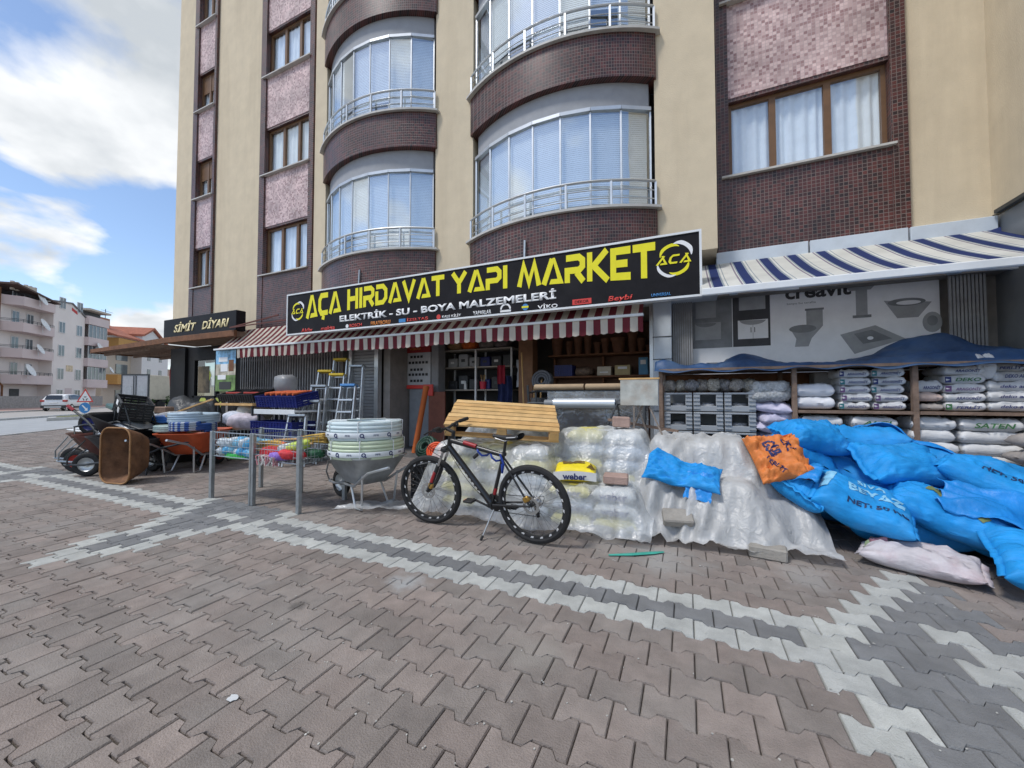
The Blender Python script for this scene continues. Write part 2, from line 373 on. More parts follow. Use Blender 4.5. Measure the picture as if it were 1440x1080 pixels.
shutter_grey = M('shutter_grey', (.30, .31, .32), .5, .3, var=.1, dirt=.25, dirtc=(.15, .15, .14))
rubber = M('black_rubber', (.018, .018, .019), .75, var=.25, scale=20, bump=.2)
black_plastic = M('black_plastic', (.022, .022, .024), .45, var=.2)
navy_plastic = M('navy_plastic', (.012, .02, .14), .42, var=.2)
grey_plastic = M('grey_plastic', (.34, .36, .38), .5, var=.12, dirt=.3, dirtc=(.18, .18, .17), dscale=5)
rust = M('rusty_steel', (.17, .09, .05), .85, .1, var=.4, scale=7, bump=.25, dirt=.6, dirtc=(.30, .13, .045), dscale=3)
rust_rim = M('worn_orange_rim', (.30, .16, .07), .75, .1, var=.3, scale=9)
concrete = M('grey_concrete', (.30, .29, .28), .9, var=.18, scale=5, bump=.3, coord='World')
asphalt = M('pale_asphalt', (.34, .355, .365), .9, var=.12, scale=1.2, bump=.1, coord='World', dirt=.2, dirtc=(.22, .23, .24), dscale=.3)
kerb_m = M('kerb_concrete', (.42, .42, .41), .9, var=.15, coord='World')
# ================================================================= ground, road, paving
gm = M('bare_ground', (.20, .185, .17), .95, var=.2, scale=.6, coord='World')
g = MB(); g.add([(-600, -600, -.07), (600, -600, -.07), (600, 600, -.07), (-600, 600, -.07)], [(0, 1, 2, 3)])
struct(g.build('ground', gm))
DI, NO = Vector((-.7071, .7071, 0)), Vector((.7071, .7071, 0))     # street direction and the normal towards the plaza
def strip(s0, s1, z, l0=-60, l1=120, z1=None):
    a = [NO * s + DI * l for s, l in ((s0, l0), (s1, l0), (s1, l1), (s0, l1))]
    return [(p.x, p.y, z) for p in a]
m = MB(); m.add(strip(-19.6, -11.75, -.055), [(0, 1, 2, 3)]); struct(m.build('road', asphalt))
park = M('parking_asphalt', (.36, .34, .32), .9, var=.12, scale=1, coord='World')
m = MB(); m.add(strip(-28.0, -19.9, -.03), [(0, 1, 2, 3)]); struct(m.build('parking_lane', park))
redpave = M('red_pavement', (.40, .26, .22), .9, var=.12, scale=2, coord='World')
m = MB(); m.add(strip(-38.5, -28.2, .06), [(0, 1, 2, 3)]); struct(m.build('far_pavement', redpave))
def kerb(name, s0, s1, l0, l1, z0, z1, lab):
    m = MB(); n = int((l1 - l0) / 1.0)
    for i in range(n):
        a = l0 + i * 1.0
        p = NO * ((s0 + s1) / 2) + DI * (a + .49)
        m.box((p.x, p.y, (z0 + z1) / 2), (s1 - s0, .97, z1 - z0), Matrix.Rotation(R(45), 3, 'Z'), .015)
    return struct(m.build(name, kerb_m))
kerb('kerb', -11.75, -11.6, -6, 40, -.06, .02, '')
kerb('kerb', -19.9, -19.6, -10, 60, -.06, .06, '')
kerb('kerb', -28.2, -28.0, -10, 60, -.06, .10, '')
# traffic island in the road
m = MB()
ip = [(29.6, -16.7), (31.0, -17.4), (44, -17.6), (44, -15.2), (31.5, -15.6)]
pts = [DI * l + NO * s for l, s in ip]
m.prism([(p.x, p.y, -.05) for p in pts], (0, 0, .17)); struct(m.build('traffic_island', kerb_m))
m = MB()
ip = [(30.3, -16.7), (31.2, -17.15), (44, -17.3), (44, -15.5), (31.6, -15.9)]
pts = [DI * l + NO * s for l, s in ip]
m.prism([(p.x, p.y, .10) for p in pts], (0, 0, .04)); struct(m.build('grass_verge', M('dry_grass', (.16, .17, .07), .95, var=.4, scale=6, coord='World')), 'structure')

# interlocking concrete pavers
PL, PW = .2205, .168
def paver_color(x, y):
    """pale and grey border bands laid into the pinkish field"""
    j = round((y - 2.532) / PW)
    # cross band on the right
    xl = .68 if y < 3.0 else .68 + (y - 3.0) * .85
    if xl <= x < 1.62:
        if x < xl + PL: return 1
        if x < 1.30 or y >= 3.1: return 2
        if x < 1.30 + PL: return 1
        return 0 if y < 2.6 else 2
    # bands of the left crosses
    for cx in (-4.85, -10.45, -16.05):
        a, b = cx - .0 - max(0, (y - 1.2)) * .48, cx + .1 + max(0, (y - 1.2)) * .42
        if 1.15 < y < 3.05 and a < x < b:
            if x < a + PL or x > b - PL or y < 1.40: return 1
            if 2.6 < y < 2.8 and x > cx and x < cx + .45: return 1
            return 2
    if j in (0, 2): return 1
    if j == 1: return 2
    return 0
def paver_outline(gap=.0018, gy=.0036):
    a = .019; t = PL / 2 - gap
    q = [(-t, a), (-t * .62, a), (-t * .38, -a), (t * .38, -a), (t * .62, a), (t, a)]
    top = [(x, PW / 2 + y - gy) for x, y in q]
    bot = [(x, -(PW / 2 + y) + gy) for x, y in reversed(q)]
    return top + bot
OUT = paver_outline()
def paver_mesh(mb, x, y, z, tx=0., ty=0., full=True):
    n = len(OUT); b = len(mb.v)
    ins = .955 if full else 1.0
    ring0 = [(x + px * ins, y + py * ins, z + px * tx + py * ty) for px, py in OUT]
    ring1 = [(x + px, y + py, z - .008 + px * tx + py * ty) for px, py in OUT]
    ring2 = [(x + px, y + py, z - .05) for px, py in OUT]
    rings = [ring0, ring1, ring2] if full else [ring0, ring2]
    vs = [p for r in rings for p in r]
    # a waisted outline is concave: split the top into three convex pieces
    fs = [(0, 1, 2, 9, 10, 11), (2, 3, 8, 9), (3, 4, 5, 6, 7, 8)]
    for k in range(len(rings) - 1):
        fs += [(k * n + i, k * n + (i + 1) % n, (k + 1) * n + (i + 1) % n, (k + 1) * n + i) for i in range(n)]
    mb.add(vs, fs)
def paver_mats(kind):
    cs = ((.248, .206, .184), (.45, .46, .435), (.185, .188, .192))
    return [M('paver_%s_%s' % (nm, kind), c, .88, var=.17, scale=7, bump=.45, bscale=130, dirt=d, dirtc=dc, dscale=1.1, coord='World', rand=(kind, rv), speckle=.16, stains=((-1.88, 2.30, .22, (.36, .37, .37), .8), (-.25, 3.55, .55, (.33, .32, .305), .75), (.75, 3.6, .40, (.33, .32, .305), .6), (.2, 1.5, .35, (.30, .285, .25), .4), (-.75, 1.95, .3, (.32, .30, .27), .45), (-6.0, 1.9, .5, (.27, .26, .25), .4), (-3.0, 1.7, .5, (.28, .265, .25), .35), (1.6, 1.6, .3, (.10, .10, .10), .4), (-2.3, 1.75, .10, (.06, .055, .05), .6)), alt={'pink': (.218, .192, .174), 'pale': (.40, .41, .395), 'grey': (.165, .170, .175)}[nm])
            for nm, c, d, dc, rv in (('pink', cs[0], .55, (.275, .262, .245), .15), ('pale', cs[1], .35, (.27, .265, .245), .08), ('grey', cs[2], .4, (.215, .21, .20), .12))]
PMo, PMi = paver_mats('obj'), paver_mats('island')
sand = M('joint_sand', (.085, .076, .062), .95, var=.3, scale=9, coord='World', dirt=.4, dirtc=(.06, .075, .03), dscale=3)
base = MB()
base.add([(-30, -3, -.02), (6, -3, -.02), (6, 9.6, -.02), (-17, 9.6, -.02), (-26, 9.6, -.02), (-30, 13.5, -.02)], [(0, 1, 2, 3, 4, 5)])
# trimmed along the road
base = MB()
e0, e1 = NO * -11.6 + DI * -8, NO * -11.6 + DI * 30
base.add([(e0.x, e0.y, -.02), (6, -3, -.02), (6, 9.6, -.02), (-10, 20, -.02), (e1.x, e1.y, -.02)], [(0, 1, 2, 3, 4)])
pavement = struct(base.build('pavement', sand))
fwd = Vector((-math.sin(R(24.283)), math.cos(R(24.283)), 0)); rgt = Vector((fwd.y, -fwd.x, 0))
cells = []
for j in range(-24, 32):
    y = 2.532 + j * PW
    if y < -1.2 or y > 7.35: continue
    off = .13 if j % 2 == 0 else .02
    for i in range(-112, 26):
        x = off + i * PL
        if (x + y) * .7071 < -11.45 or x > 5.2: continue
        if y < .3 and abs(x) > 3.5: continue
        if y < 1.6 and x < -14: continue
        d = Vector((x, y, 0)); w = d.dot(fwd); u = d.dot(rgt)
        vis = w > .6 and abs(u / w) < 1.33 and 1.35 / w < .975
        cells.append((0 if vis else 1, d.length, x, y, paver_color(x, y)))
cells.sort()
proto = []
for k in range(3):
    pm = MB(); paver_mesh(pm, 0, 0, 0); o = pm.build('paver', PMo[k], pavement); proto.append([o, False])
stuff = MB(); rr = random.Random(3)
for n, (iv, dist, x, y, c) in enumerate(cells):
    z = rr.uniform(-.0045, .0015); ax, ay = rr.uniform(-.008, .008), rr.uniform(-.008, .008)
    if n < 300 and iv == 0:
        o, used = proto[c]
        if used: o = o.copy(); col.objects.link(o); o.parent = pavement
        proto[c][1] = True
        o.location = (x, y, z); o.rotation_euler = (ay, ax, rr.uniform(-.004, .004))
    else:
        stuff.cur = c; paver_mesh(stuff, x, y, z, ax, ay, dist < 7)
struct(stuff.build('paver_field', PMi, pavement), 'stuff')
# litter and cement smears on the paving
m = MB(); rr = random.Random(5)
pts = []
for k in range(12):
    a = k / 12 * 6.283; r = .012 + .009 * rr.random(); pts.append((-1.864 + r * math.cos(a) * 1.5, 1.102 + r * math.sin(a), .004))
m.prism(pts, (0, 0, .0015)); tag(m.build('paper_scrap', M('torn_paper', (.55, .57, .58), .8)), 'small torn scrap of white paper on the paving at lower left', 'litter')
m = MB(); rr = random.Random(12)
for k in range(520):
    x, y = rr.uniform(-6, 2.4), rr.uniform(.9, 3.6)
    if rr.random() < .7: y = 2.532 + (round((y - 2.532) / PW) + .5) * PW + rr.gauss(0, .012)
    r = rr.uniform(.002, .0055) * (1.6 if rr.random() < .06 else 1); a0 = rr.random() * 6
    m.prism([(x + r * math.cos(a0 + i * 1.256) * rr.uniform(.6, 1.3), y + r * math.sin(a0 + i * 1.256) * rr.uniform(.6, 1.3), .0005) for i in range(5)], (0, 0, .003))
struct(m.build('grit', M('pale_grit', (.42, .41, .38), .9, var=.5, scale=3, coord='World')), 'stuff')
# ================================================================= the apartment building over the shops
YL, YC, FH = 7.2, 6.65, 2.93           # wall planes (left/right wings, centre), storey height
ZT = 20.0
bld = thing('apartment_building', 'cream apartment block with red mosaic strips and curved glazed balconies above the shops', 'building', (-6, 8, 0))
def part(mb, name, mat, par=None, smooth=False): return mb.build(name, mat, par or bld, smooth, True)
w = MB()
w.b(-15.9, -14.85, YL, 9, 3.2, ZT); w.b(-13.6, -11.35, YL, 9, 3.2, ZT); w.b(-9.1, -8.425, YL, 9, 3.2, ZT)
w.b(-8.42, -8.02, YC, 9, 3.2, ZT); w.b(-4.77, -3.86, YC, 9, 3.2, ZT); w.b(-.43, .46, YC, 9, 3.62, ZT)
w.b(2.88, 3.70, YL, 9, 3.70, ZT)
w.b(3.70, 8.0, 3.2, 9, 3.73, ZT)
part(w, 'wall', cream)
w = MB(); w.b(-15.9, 8, 9.0, 14, 3.2, ZT); w.b(-15.9, -15.7, 9.0, 14, 0, 3.2); part(w, 'rear_wall', cream)
# wing on the right: cladding below the render
w = MB(); w.b(3.72, 8.0, 3.25, 9, 0, 3.70); part(w, 'side_cladding', panel_grey)
w = MB(); w.b(3.64, 3.70, 3.3, 7.05, 3.70, 3.745); part(w, 'drip_edge', steel_dark)
# cladding strip over the right-hand shop
for a, b in ((.46, 1.70), (1.71, 2.83), (2.84, 3.70)):
    w = MB(); w.b(a + .006, b - .006, YL - .12, YL + .2, 3.34, 3.685, .006); part(w, 'cladding_panel', panel_white)
w = MB(); w.b(-11.9, -8.43, YL - .1, YL + .2, 3.0, 3.195); w.b(-8.42, .455, YC + .02, YC + .4, 2.9, 3.195); part(w, 'fascia', panel_white)

def window(x0, x1, z0, z1, y, lights, shutter=0.):
    """recessed brown casement window with curtains; lights = fractions where mullions stand"""
    f = MB(); t = .055
    f.b(x0, x1, y, y + .07, z0, z0 + t); f.b(x0, x1, y, y + .07, z1 - t, z1); f.b(x0, x0 + t, y, y + .07, z0 + t, z1 - t); f.b(x1 - t, x1, y, y + .07, z0 + t, z1 - t)
    for q in lights:
        xm = x0 + (x1 - x0) * q; f.b(xm - .045, xm + .045, y - .004, y + .066, z0 + t, z1 - t)
    o = part(f, 'window', brown_pvc)
    if shutter:
        s = MB()
        for k in range(int(shutter / .05)): s.b(x0 + t, x1 - t, y + .008, y + .03, z1 - t - k * .05 - .047, z1 - t - k * .05)
        part(s, 'roller_shutter', brown_pvc, o)
    edges = [0] + list(lights) + [1]
    for a, b in zip(edges[:-1], edges[1:]):
        xa, xb = x0 + (x1 - x0) * a + .05, x0 + (x1 - x0) * b - .05
        g = MB(); g.add([(xa, y + .03, z0 + t), (xb, y + .03, z0 + t), (xb, y + .03, z1 - t - shutter), (xa, y + .03, z1 - t - shutter)], [(0, 1, 2, 3)]); part(g, 'pane', glass_win, o)
    c = MB()
    n = int((x1 - x0) / .016)
    c.grid(lambda u, v: (x0 + .02 + (x1 - x0 - .04) * u, y + .10 + .018 * math.sin(u * n * .75 + 1.5 * math.sin(u * 19)) + .012 * nz(u * 9, v * 2), z0 + (z1 - z0 - .02) * v), n, 3)
    part(c, 'curtain', curtain, o, 'all')
    rm = MB(); rm.b(x0 - .1, x1 + .1, y + .5, y + .52, z0 - .1, z1 + .1); part(rm, 'room_back', room_dark, o)
    return o

def strip_column(x0, x1, wx0, wx1, zsill, wh, floors, lights, first_low, shutters=()):
    """vertical mosaic strip: dark border, pink spandrels, windows set back"""
    y = YL
    d = MB(); d.b(x0, x0 + (wx0 - x0) * .9, y - .07, y + .3, 3.2, ZT); d.b(x1 - (x1 - wx1) * .9, x1, y - .07, y + .3, 3.2, ZT)
    part(d, 'mosaic_border', tile_dark)
    a, b = x0 + (wx0 - x0) * .9, x1 - (x1 - wx1) * .9
    for k in range(floors):
        zs = zsill + k * FH; zt = zs + wh; zn = zs + FH
        if k == 0:
            d = MB(); d.b(a, b, y - .055, y + .3, first_low, zs - .03); part(d, 'mosaic_spandrel', tile_dark)
        d = MB(); d.b(a, b, y - .02, y + .3, zt + .06, zn - .03); part(d, 'mosaic_panel', tile_pink)
        d = MB(); d.b(a, b, y - .012, y + .3, zt, zt + .055); part(d, 'lintel', tile_dark)
        d = MB(); d.b(x0 + (wx0 - x0) * .35, b + .04, y - .12, y + .2, zs - .027, zs + .005); part(d, 'window_sill', stone_sill)
        wl = wx0
        if wx0 - a > .25: pass
        window(a, b, zs + .007, zt, y + .07, lights, .55 if k in shutters else 0)
strip_column(-14.85, -13.6, -14.6, -13.72, 4.86, 1.25, 5, (.5,), 3.2, (1, 2))
strip_column(-11.35, -9.1, -11.10, -9.30, 4.83, 1.36, 5, (.36, .70), 3.2)
strip_column(.5, 2.88, .70, 2.68, 4.93, 1.27, 4, (.31, .66), 3.55)

def arc(xa, xb, s, off, n):
    """points on the bay's curved front (plan), pushed out by off"""
    c = (xb - xa) / 2; Rr = (c * c + s * s) / (2 * s); cx, cy = (xa + xb) / 2, YC - s + Rr
    a = math.asin(min(1, c / Rr)); r = Rr + off
    return [(cx + r * math.sin(-a + 2 * a * i / n), cy - r * math.cos(-a + 2 * a * i / n)) for i in range(n + 1)]
def curved_wall(xa, xb, s, off, z0, z1, n=28, back=None):
    m = MB(); p = arc(xa, xb, s, off, n); yb = back or YC + .3
    pts = p + [(p[-1][0], yb), (p[0][0], yb)]
    m.prism([(x, y, z0) for x, y in pts], (0, 0, z1 - z0)); return m
def bay(xa, xb, s, floors):
    for k in range(floors):
        zs = 4.40 + k * FH
        last = k == floors - 1
        par = part(curved_wall(xa, xb, s, .06, zs - .77 if k else 3.2, zs - .03), 'balcony_parapet', tile_dark, None, 30)
        part(curved_wall(xa - .04, xb + .04, s, .12, zs - .028, zs + .012), 'sill', stone_sill, par, 30)
        bal = part(curved_wall(xa + .06, xb - .06, s, -.06, zs + 1.74, zs + FH - .772), 'balcony_fascia', grey_fascia, None, 30)
        # sliding glazing: flat panes between thin uprights
        n = 7; g = arc(xa + .05, xb - .05, s, -.03, n)
        fr = MB()
        for z0, z1 in ((zs + .014, zs + .06), (zs + 1.66, zs + 1.735)):
            for i in range(n):
                fr.bar((*g[i], (z0 + z1) / 2), (*g[i + 1], (z0 + z1) / 2), z1 - z0, .06)
        for i in range(n + 1): fr.bar((*g[i], zs + .06), (*g[i], zs + 1.66), .028)
        gl = part(fr, 'glazing_frame', alu)
        for i in range(n):
            (ax, ay), (bx, by) = g[i], g[i + 1]; ax, bx = ax + .016, bx - .016
            m = MB(); m.add([(ax, ay, zs + .06), (bx, by, zs + .06), (bx, by, zs + 1.66), (ax, ay, zs + 1.66)], [(0, 1, 2, 3)])
            part(m, 'pane', glass_bay, gl)
        # slatted blinds and the room behind
        b = arc(xa + .08, xb - .08, s, -.09, n); m = MB(); rb = random.Random(int(xa * 10) + k)
        open_ = rb.choice([2, 3, 9]) if k == 1 else 99
        for i in range(n):
            if i == open_: continue
            (ax, ay), (bx, by) = b[i], b[i + 1]; lo = 0 if rb.random() < .7 else rb.uniform(.1, .5)
            zz = zs + 1.66
            while zz > zs + .05 + lo:
                m.add([(ax, ay, zz), (bx, by, zz), (bx, by - .005, zz - .0335), (ax, ay - .005, zz - .0335)], [(0, 1, 2, 3)]); zz -= .034
        part(m, 'blinds', blind, gl)
        m = MB(); m.b(xa, xb, YC + .62, YC + .65, zs - .2, zs + 2.2); part(m, 'room_back', room_dark, gl)
        # rail
        r = MB(); ra = arc(xa + .02, xb - .02, s, .06, 20); h = .44
        r.tube([(x, y, zs + h) for x, y in ra], .022, 6)
        for hh in (.15, .29): r.tube([(x, y, zs + hh) for x, y in ra], .009, 5)
        rl = part(r, 'railing', alu, None, 40)
        for q in range(0, 21, 4):
            r = MB(); r.b(ra[q][0] - .017, ra[q][0] + .017, ra[q][1] - .017, ra[q][1] + .017, zs + .01, zs + h - .015); part(r, 'baluster', alu, rl)
bay(-8.02, -4.77, .50, 4)
bay(-3.86, -.43, .50, 4)
part(MB().b(-8.0, -4.8, 7.35, 9, 3.2, ZT).b(-3.84, -.45, 7.35, 9, 3.2, ZT).b(-14.8, -13.65, 7.9, 9, 3.2, ZT).b(-11.3, -9.15, 7.9, 9, 3.2, ZT).b(.5, 2.86, 7.9, 9, 3.6, ZT), 'core', room_dark)

# ---------------------------------------------------------------- ground floor: shop room
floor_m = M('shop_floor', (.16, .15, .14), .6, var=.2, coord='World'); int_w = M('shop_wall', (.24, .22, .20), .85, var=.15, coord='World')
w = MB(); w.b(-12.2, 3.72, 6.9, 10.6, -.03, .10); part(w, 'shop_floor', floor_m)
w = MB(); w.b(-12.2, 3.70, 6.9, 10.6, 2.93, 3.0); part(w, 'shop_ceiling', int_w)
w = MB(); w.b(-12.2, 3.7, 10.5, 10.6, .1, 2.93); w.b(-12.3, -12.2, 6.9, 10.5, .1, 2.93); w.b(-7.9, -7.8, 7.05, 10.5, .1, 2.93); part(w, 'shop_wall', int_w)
w = MB(); w.b(-.50, -.215, 6.80, 7.1, 0, 2.9, .01); part(w, 'clad_pier', panel_white)
for z in (1.1, 1.95, 2.32):
    w = MB(); w.b(-.505, -.21, 6.793, 6.80, z, z + .012); part(w, 'panel_joint', black_paint)
w = MB(); w.b(-.56, -.505, 6.85, 6.95, .1, 2.9); part(w, 'door_jamb', alu)
# closed bays behind: poster wall
w = MB(); w.b(-.21, 3.72, 7.22, 7.4, 0, 3.34); part(w, 'poster_wall', int_w)
def scissor_gate(x0, x1, y, z0, z1, mat, n, name='folding_gate'):
    o = None
    for i in range(n):
        x = x0 + (x1 - x0) * (i + .5) / n; m = MB(); m.b(x - .012, x + .012, y - .012, y + .012, z0, z1)
        if o is None: o = part(m, name, mat)
        else: part(m, 'gate_bar', mat, o)
    m = MB(); m.b(x0, x1, y + .014, y + .03, z1 - .06, z1); m.b(x0, x1, y + .014, y + .03, z0, z0 + .06)
    for zc in (z0 + .5, (z0 + z1) / 2, z1 - .5):
        for i in range(n - 1):
            xa = x0 + (x1 - x0) * (i + .5) / n; xb = x0 + (x1 - x0) * (i + 1.5) / n
            m.bar((xa, y + .018, zc - .1), (xb, y + .018, zc + .1), .012, .006); m.bar((xa, y + .026, zc + .1), (xb, y + .026, zc - .1), .012, .006)
    part(m, 'lattice', mat, o)
gate_m = M('grey_gate_paint', (.32, .32, .325), .55, .3, var=.2, dirt=.3, dirtc=(.1, .09, .08))
scissor_gate(-11.7, -7.75, 6.93, .1, 2.92, gate_m, 40)
scissor_gate(-.205, .10, 7.0, .1, 3.3, gate_m, 9)
scissor_gate(3.16, 3.52, 7.0, .1, 3.3, gate_m, 10)
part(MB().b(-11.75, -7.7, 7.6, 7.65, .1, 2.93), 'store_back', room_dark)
# roller shutter
w = MB()
for k in range(36): w.b(-7.27, -6.56, 6.88, 6.90, .12 + k * .076, .12 + k * .076 + .07, .006)
sh = part(w, 'roller_shutter', shutter_grey)
part(MB().b(-7.36, -7.27, 6.82, 6.94, .1, 2.9).b(-6.56, -6.45, 6.82, 6.94, .1, 2.9).b(-7.36, -6.45, 6.80, 6.96, 2.87, 2.925), 'shutter_guide', alu, sh)
part(MB().b(-6.445, -6.25, 7.0, 10.4, .1, 2.92), 'partition', int_w)
# ================================================================= shop sign with its lettering
sg = thing('shop_sign', 'long black shop sign with big yellow capitals and white frame above the awning', 'sign', (-4.04, 5.9, 2.72))
SX0, SX1, SZ0, SZ1, SY = -8.29, .212, 2.725, 3.66, 5.90
def sp(mb, name, mat, par=None, smooth=False): return mb.build(name, mat, par or sg, smooth, True)
sp(MB().b(SX0 + .03, SX1 - .03, SY, SY + .10, SZ0 + .03, SZ1 - .03), 'face', sign_black)
fr = MB(); t = .03
fr.b(SX0, SX1, SY - .015, SY + .13, SZ1 - t, SZ1); fr.b(SX0, SX1, SY - .015, SY + .13, SZ0, SZ0 + t); fr.b(SX0, SX0 + t, SY - .015, SY + .13, SZ0 + t, SZ1 - t); fr.b(SX1 - t, SX1, SY - .015, SY + .13, SZ0 + t, SZ1 - t)
sp(fr, 'frame', white_pvc)
for x in (-6.28, -2.5):
    sp(MB().bar((x, SY + .16, SZ1 - .05), (x, SY + .18, SZ1 + .36), .03), 'support_post', galv)
    sp(MB().bar((x, SY + .1, SZ1 - .12), (x, 6.8, SZ1 - .12), .04), 'support_arm', galv)
# stroke letters: a polyline with width, mitred
def stroke(pts, w, closed=False):
    pts = [Vector(p) for p in pts]; n = len(pts); L_, R_ = [], []
    for i, p in enumerate(pts):
        a = (p - pts[i - 1]).normalized() if i > 0 else None; b = (pts[i + 1] - p).normalized() if i < n - 1 else None
        if a is None: t_ = b; k = 1
        elif b is None: t_ = a; k = 1
        else:
            t_ = (a + b).normalized(); k = 1 / max(.45, t_.dot(a))
        nn = Vector((-t_.y, t_.x)) * (w / 2 * k); L_.append(p + nn); R_.append(p - nn)
    return [[L_[i], L_[i + 1], R_[i + 1], R_[i]] for i in range(n - 1)]
T = .235
def bez(*p): return [(a[0], a[1]) for a in p]
GLYPH = {   # unit cell, strokes given as centre lines (x 0..w, y 0..1)
 'A': (1.0, [[(.10, 0), (.50, .97)], ], [[(.50, 1), (.62, 1), (1.02, 0), (.36, 0), (.44, .19), (.74, .19)]]),
 'C': (.82, [[(.80, .9), (.26, .9), (.11, .70), (.11, .30), (.26, .1), (.80, .1)], [(.45, -.02), (.40, -.2)]], []),
 'H': (.92, [[(.10, 0), (.10, 1)], [(.22, .52), (.66, .52)], [(.80, 0), (.80, 1)]], []),
 'I': (.28, [[(.14, 0), (.14, 1)]], []),
 'R': (.92, [[(.06, .90), (.62, .90), (.78, .78), (.78, .56), (.64, .44), (.11, .44), (.11, 0)], [(.52, .36), (.82, .02)]], []),
 'D': (.95, [[(.06, .90), (.60, .90), (.82, .70), (.82, .30), (.60, .10), (.11, .10), (.11, .68)]], []),
 'V': (.95, [[(.07, 1), (.47, .07), (.87, 1)]], []),
 'T': (.86, [[(.0, .90), (.86, .90)], [(.43, .80), (.43, 0)]], []),
 'Y': (.92, [[(.06, 1), (.46, .50), (.86, 1)], [(.46, .43), (.46, 0)]], []),
 'P': (.88, [[(.06, .90), (.62, .90), (.77, .76), (.77, .52), (.62, .40), (.11, .40), (.11, 0)]], []),
 'M': (1.08, [[(.06, 0), (.28, .90), (.54, .12), (.80, .90), (1.02, 0)]], []),
 'K': (.90, [[(.10, 0), (.10, 1)], [(.82, 1), (.27, .52), (.86, 0)]], []),
 'E': (.82, [[(.80, .90), (.11, .90), (.11, .10), (.80, .10)], [(.23, .50), (.68, .50)]], []),
}
def word(s, x0, x1):
    gap = .07; ws = [GLYPH[c][0] for c in s]; tot = sum(ws) + gap * (len(s) - 1); k = (x1 - x0) / tot; x = x0
    H_ = SZ1 - SZ0
    for c, wd in zip(s, ws):
        m = MB(); lv = 0
        def env(px, py):
            X = x + px * k; xn = (X - SX0) / (SX1 - SX0); lo = SZ0 + H_ * (.50 - .20 * abs(2 * xn - 1) ** 2); hi = SZ0 + H_ * .905
            return (X, SY - .004 - .0012 * lv, lo + (hi - lo) * py)
        for st in GLYPH[c][1]:
            for q in stroke(st, T if c not in 'MVK' else .225):
                if abs(q[0][0] - q[1][0]) + abs(q[0][1] - q[1][1]) + abs(q[2][0] - q[3][0]) < 1e-5: continue
                m.prism([env(p[0], p[1]) for p in q], (0, .003, 0))
            lv += 1
        for pg in GLYPH[c][2]:
            m.add([env(*p) for p in pg], [(0, 1, 2, 5), (5, 2, 3, 4)]); lv += 1
        o = sp(m, 'letter', yellow_vinyl)
        x += (wd + gap) * k
word('ACA', -7.66, -6.60); word('HIRDAVAT', -6.42, -4.02); word('YAPI', -3.86, -2.74); word('MARKET', -2.55, -.39)
O = Vector(sg.location)
def st(s, px, zf, h, mat, wdt=None, shear=0., bold=.0):
    return text(s, 1, mat, 'lettering', sg, front(px - O.x, SY - .006 - O.y, SZ0 + (SZ1 - SZ0) * zf - O.z), .002, shear, bold + .012, wdt, h)
st('ELEKTRİK - SU - BOYA MALZEMELERİ', (-6.64 - 1.88) / 2, .285, .175, white_vinyl, 4.75, 0, .025)
for s, x, h, mt, wd, shr in (('Akfix', -7.62, .085, red_vinyl, .36, .0), ('makita', -6.98, .085, red_vinyl, .42, .2), ('BOSCH', -6.18, .07, red_vinyl, .34, 0), ('FIRATBORU', -5.52, .08, orange_vinyl, .50, 0),
                             ('İZELTAŞ', -4.62, .08, red_vinyl, .50, 0), ('KALE KİLİT', -3.86, .06, white_vinyl, .40, 0), ('YAPARLAR', -3.23, .07, white_vinyl, .36, 0), ('VİKO', -2.03, .085, white_vinyl, .34, 0),
                             ('Beybi', -.89, .10, red_vinyl, .36, .2), ('UNIVERSAL', -.32, .045, blue_vinyl, .26, 0)):
    st(s, x, .085, h, mt, wd, shr, .008)
def disc(x, zf, r, mt, sx=1.0, y=.004): return sp(MB().lathe([(0, -.001), (r, -.001), (r, .001), (0, .001)], 20, (x, SY - y, SZ0 + (SZ1 - SZ0) * zf), 'Y'), 'emblem', mt)
disc(-6.42, .085, .04, white_vinyl); disc(-4.14, .085, .045, red_vinyl)
def rect(x, zf, w_, h_, mt, y=.004): z = SZ0 + (SZ1 - SZ0) * zf; return sp(MB().b(x - w_ / 2, x + w_ / 2, SY - y - .002, SY - y, z - h_ / 2, z + h_ / 2), 'emblem', mt)
rect(-4.98, .085, .16, .07, blue_vinyl)
rect(-1.47, .10, .30, .085, red_vinyl); st('DEKOR', -1.47, .10, .045, sign_black, .22)
rect(-2.78, .07, .20, .035, white_vinyl); sp(MB().lathe([(.07, -.001), (.10, -.001), (.10, .001), (.07, .001), (.07, -.001)], 16, (-2.78, SY - .004, SZ0 + .095), 'Y', 0, math.pi), 'emblem', white_vinyl)
disc(-2.42, .105, .055, blue_vinyl); rect(-2.42, .105, .12, .03, yellow_vinyl, .0085)
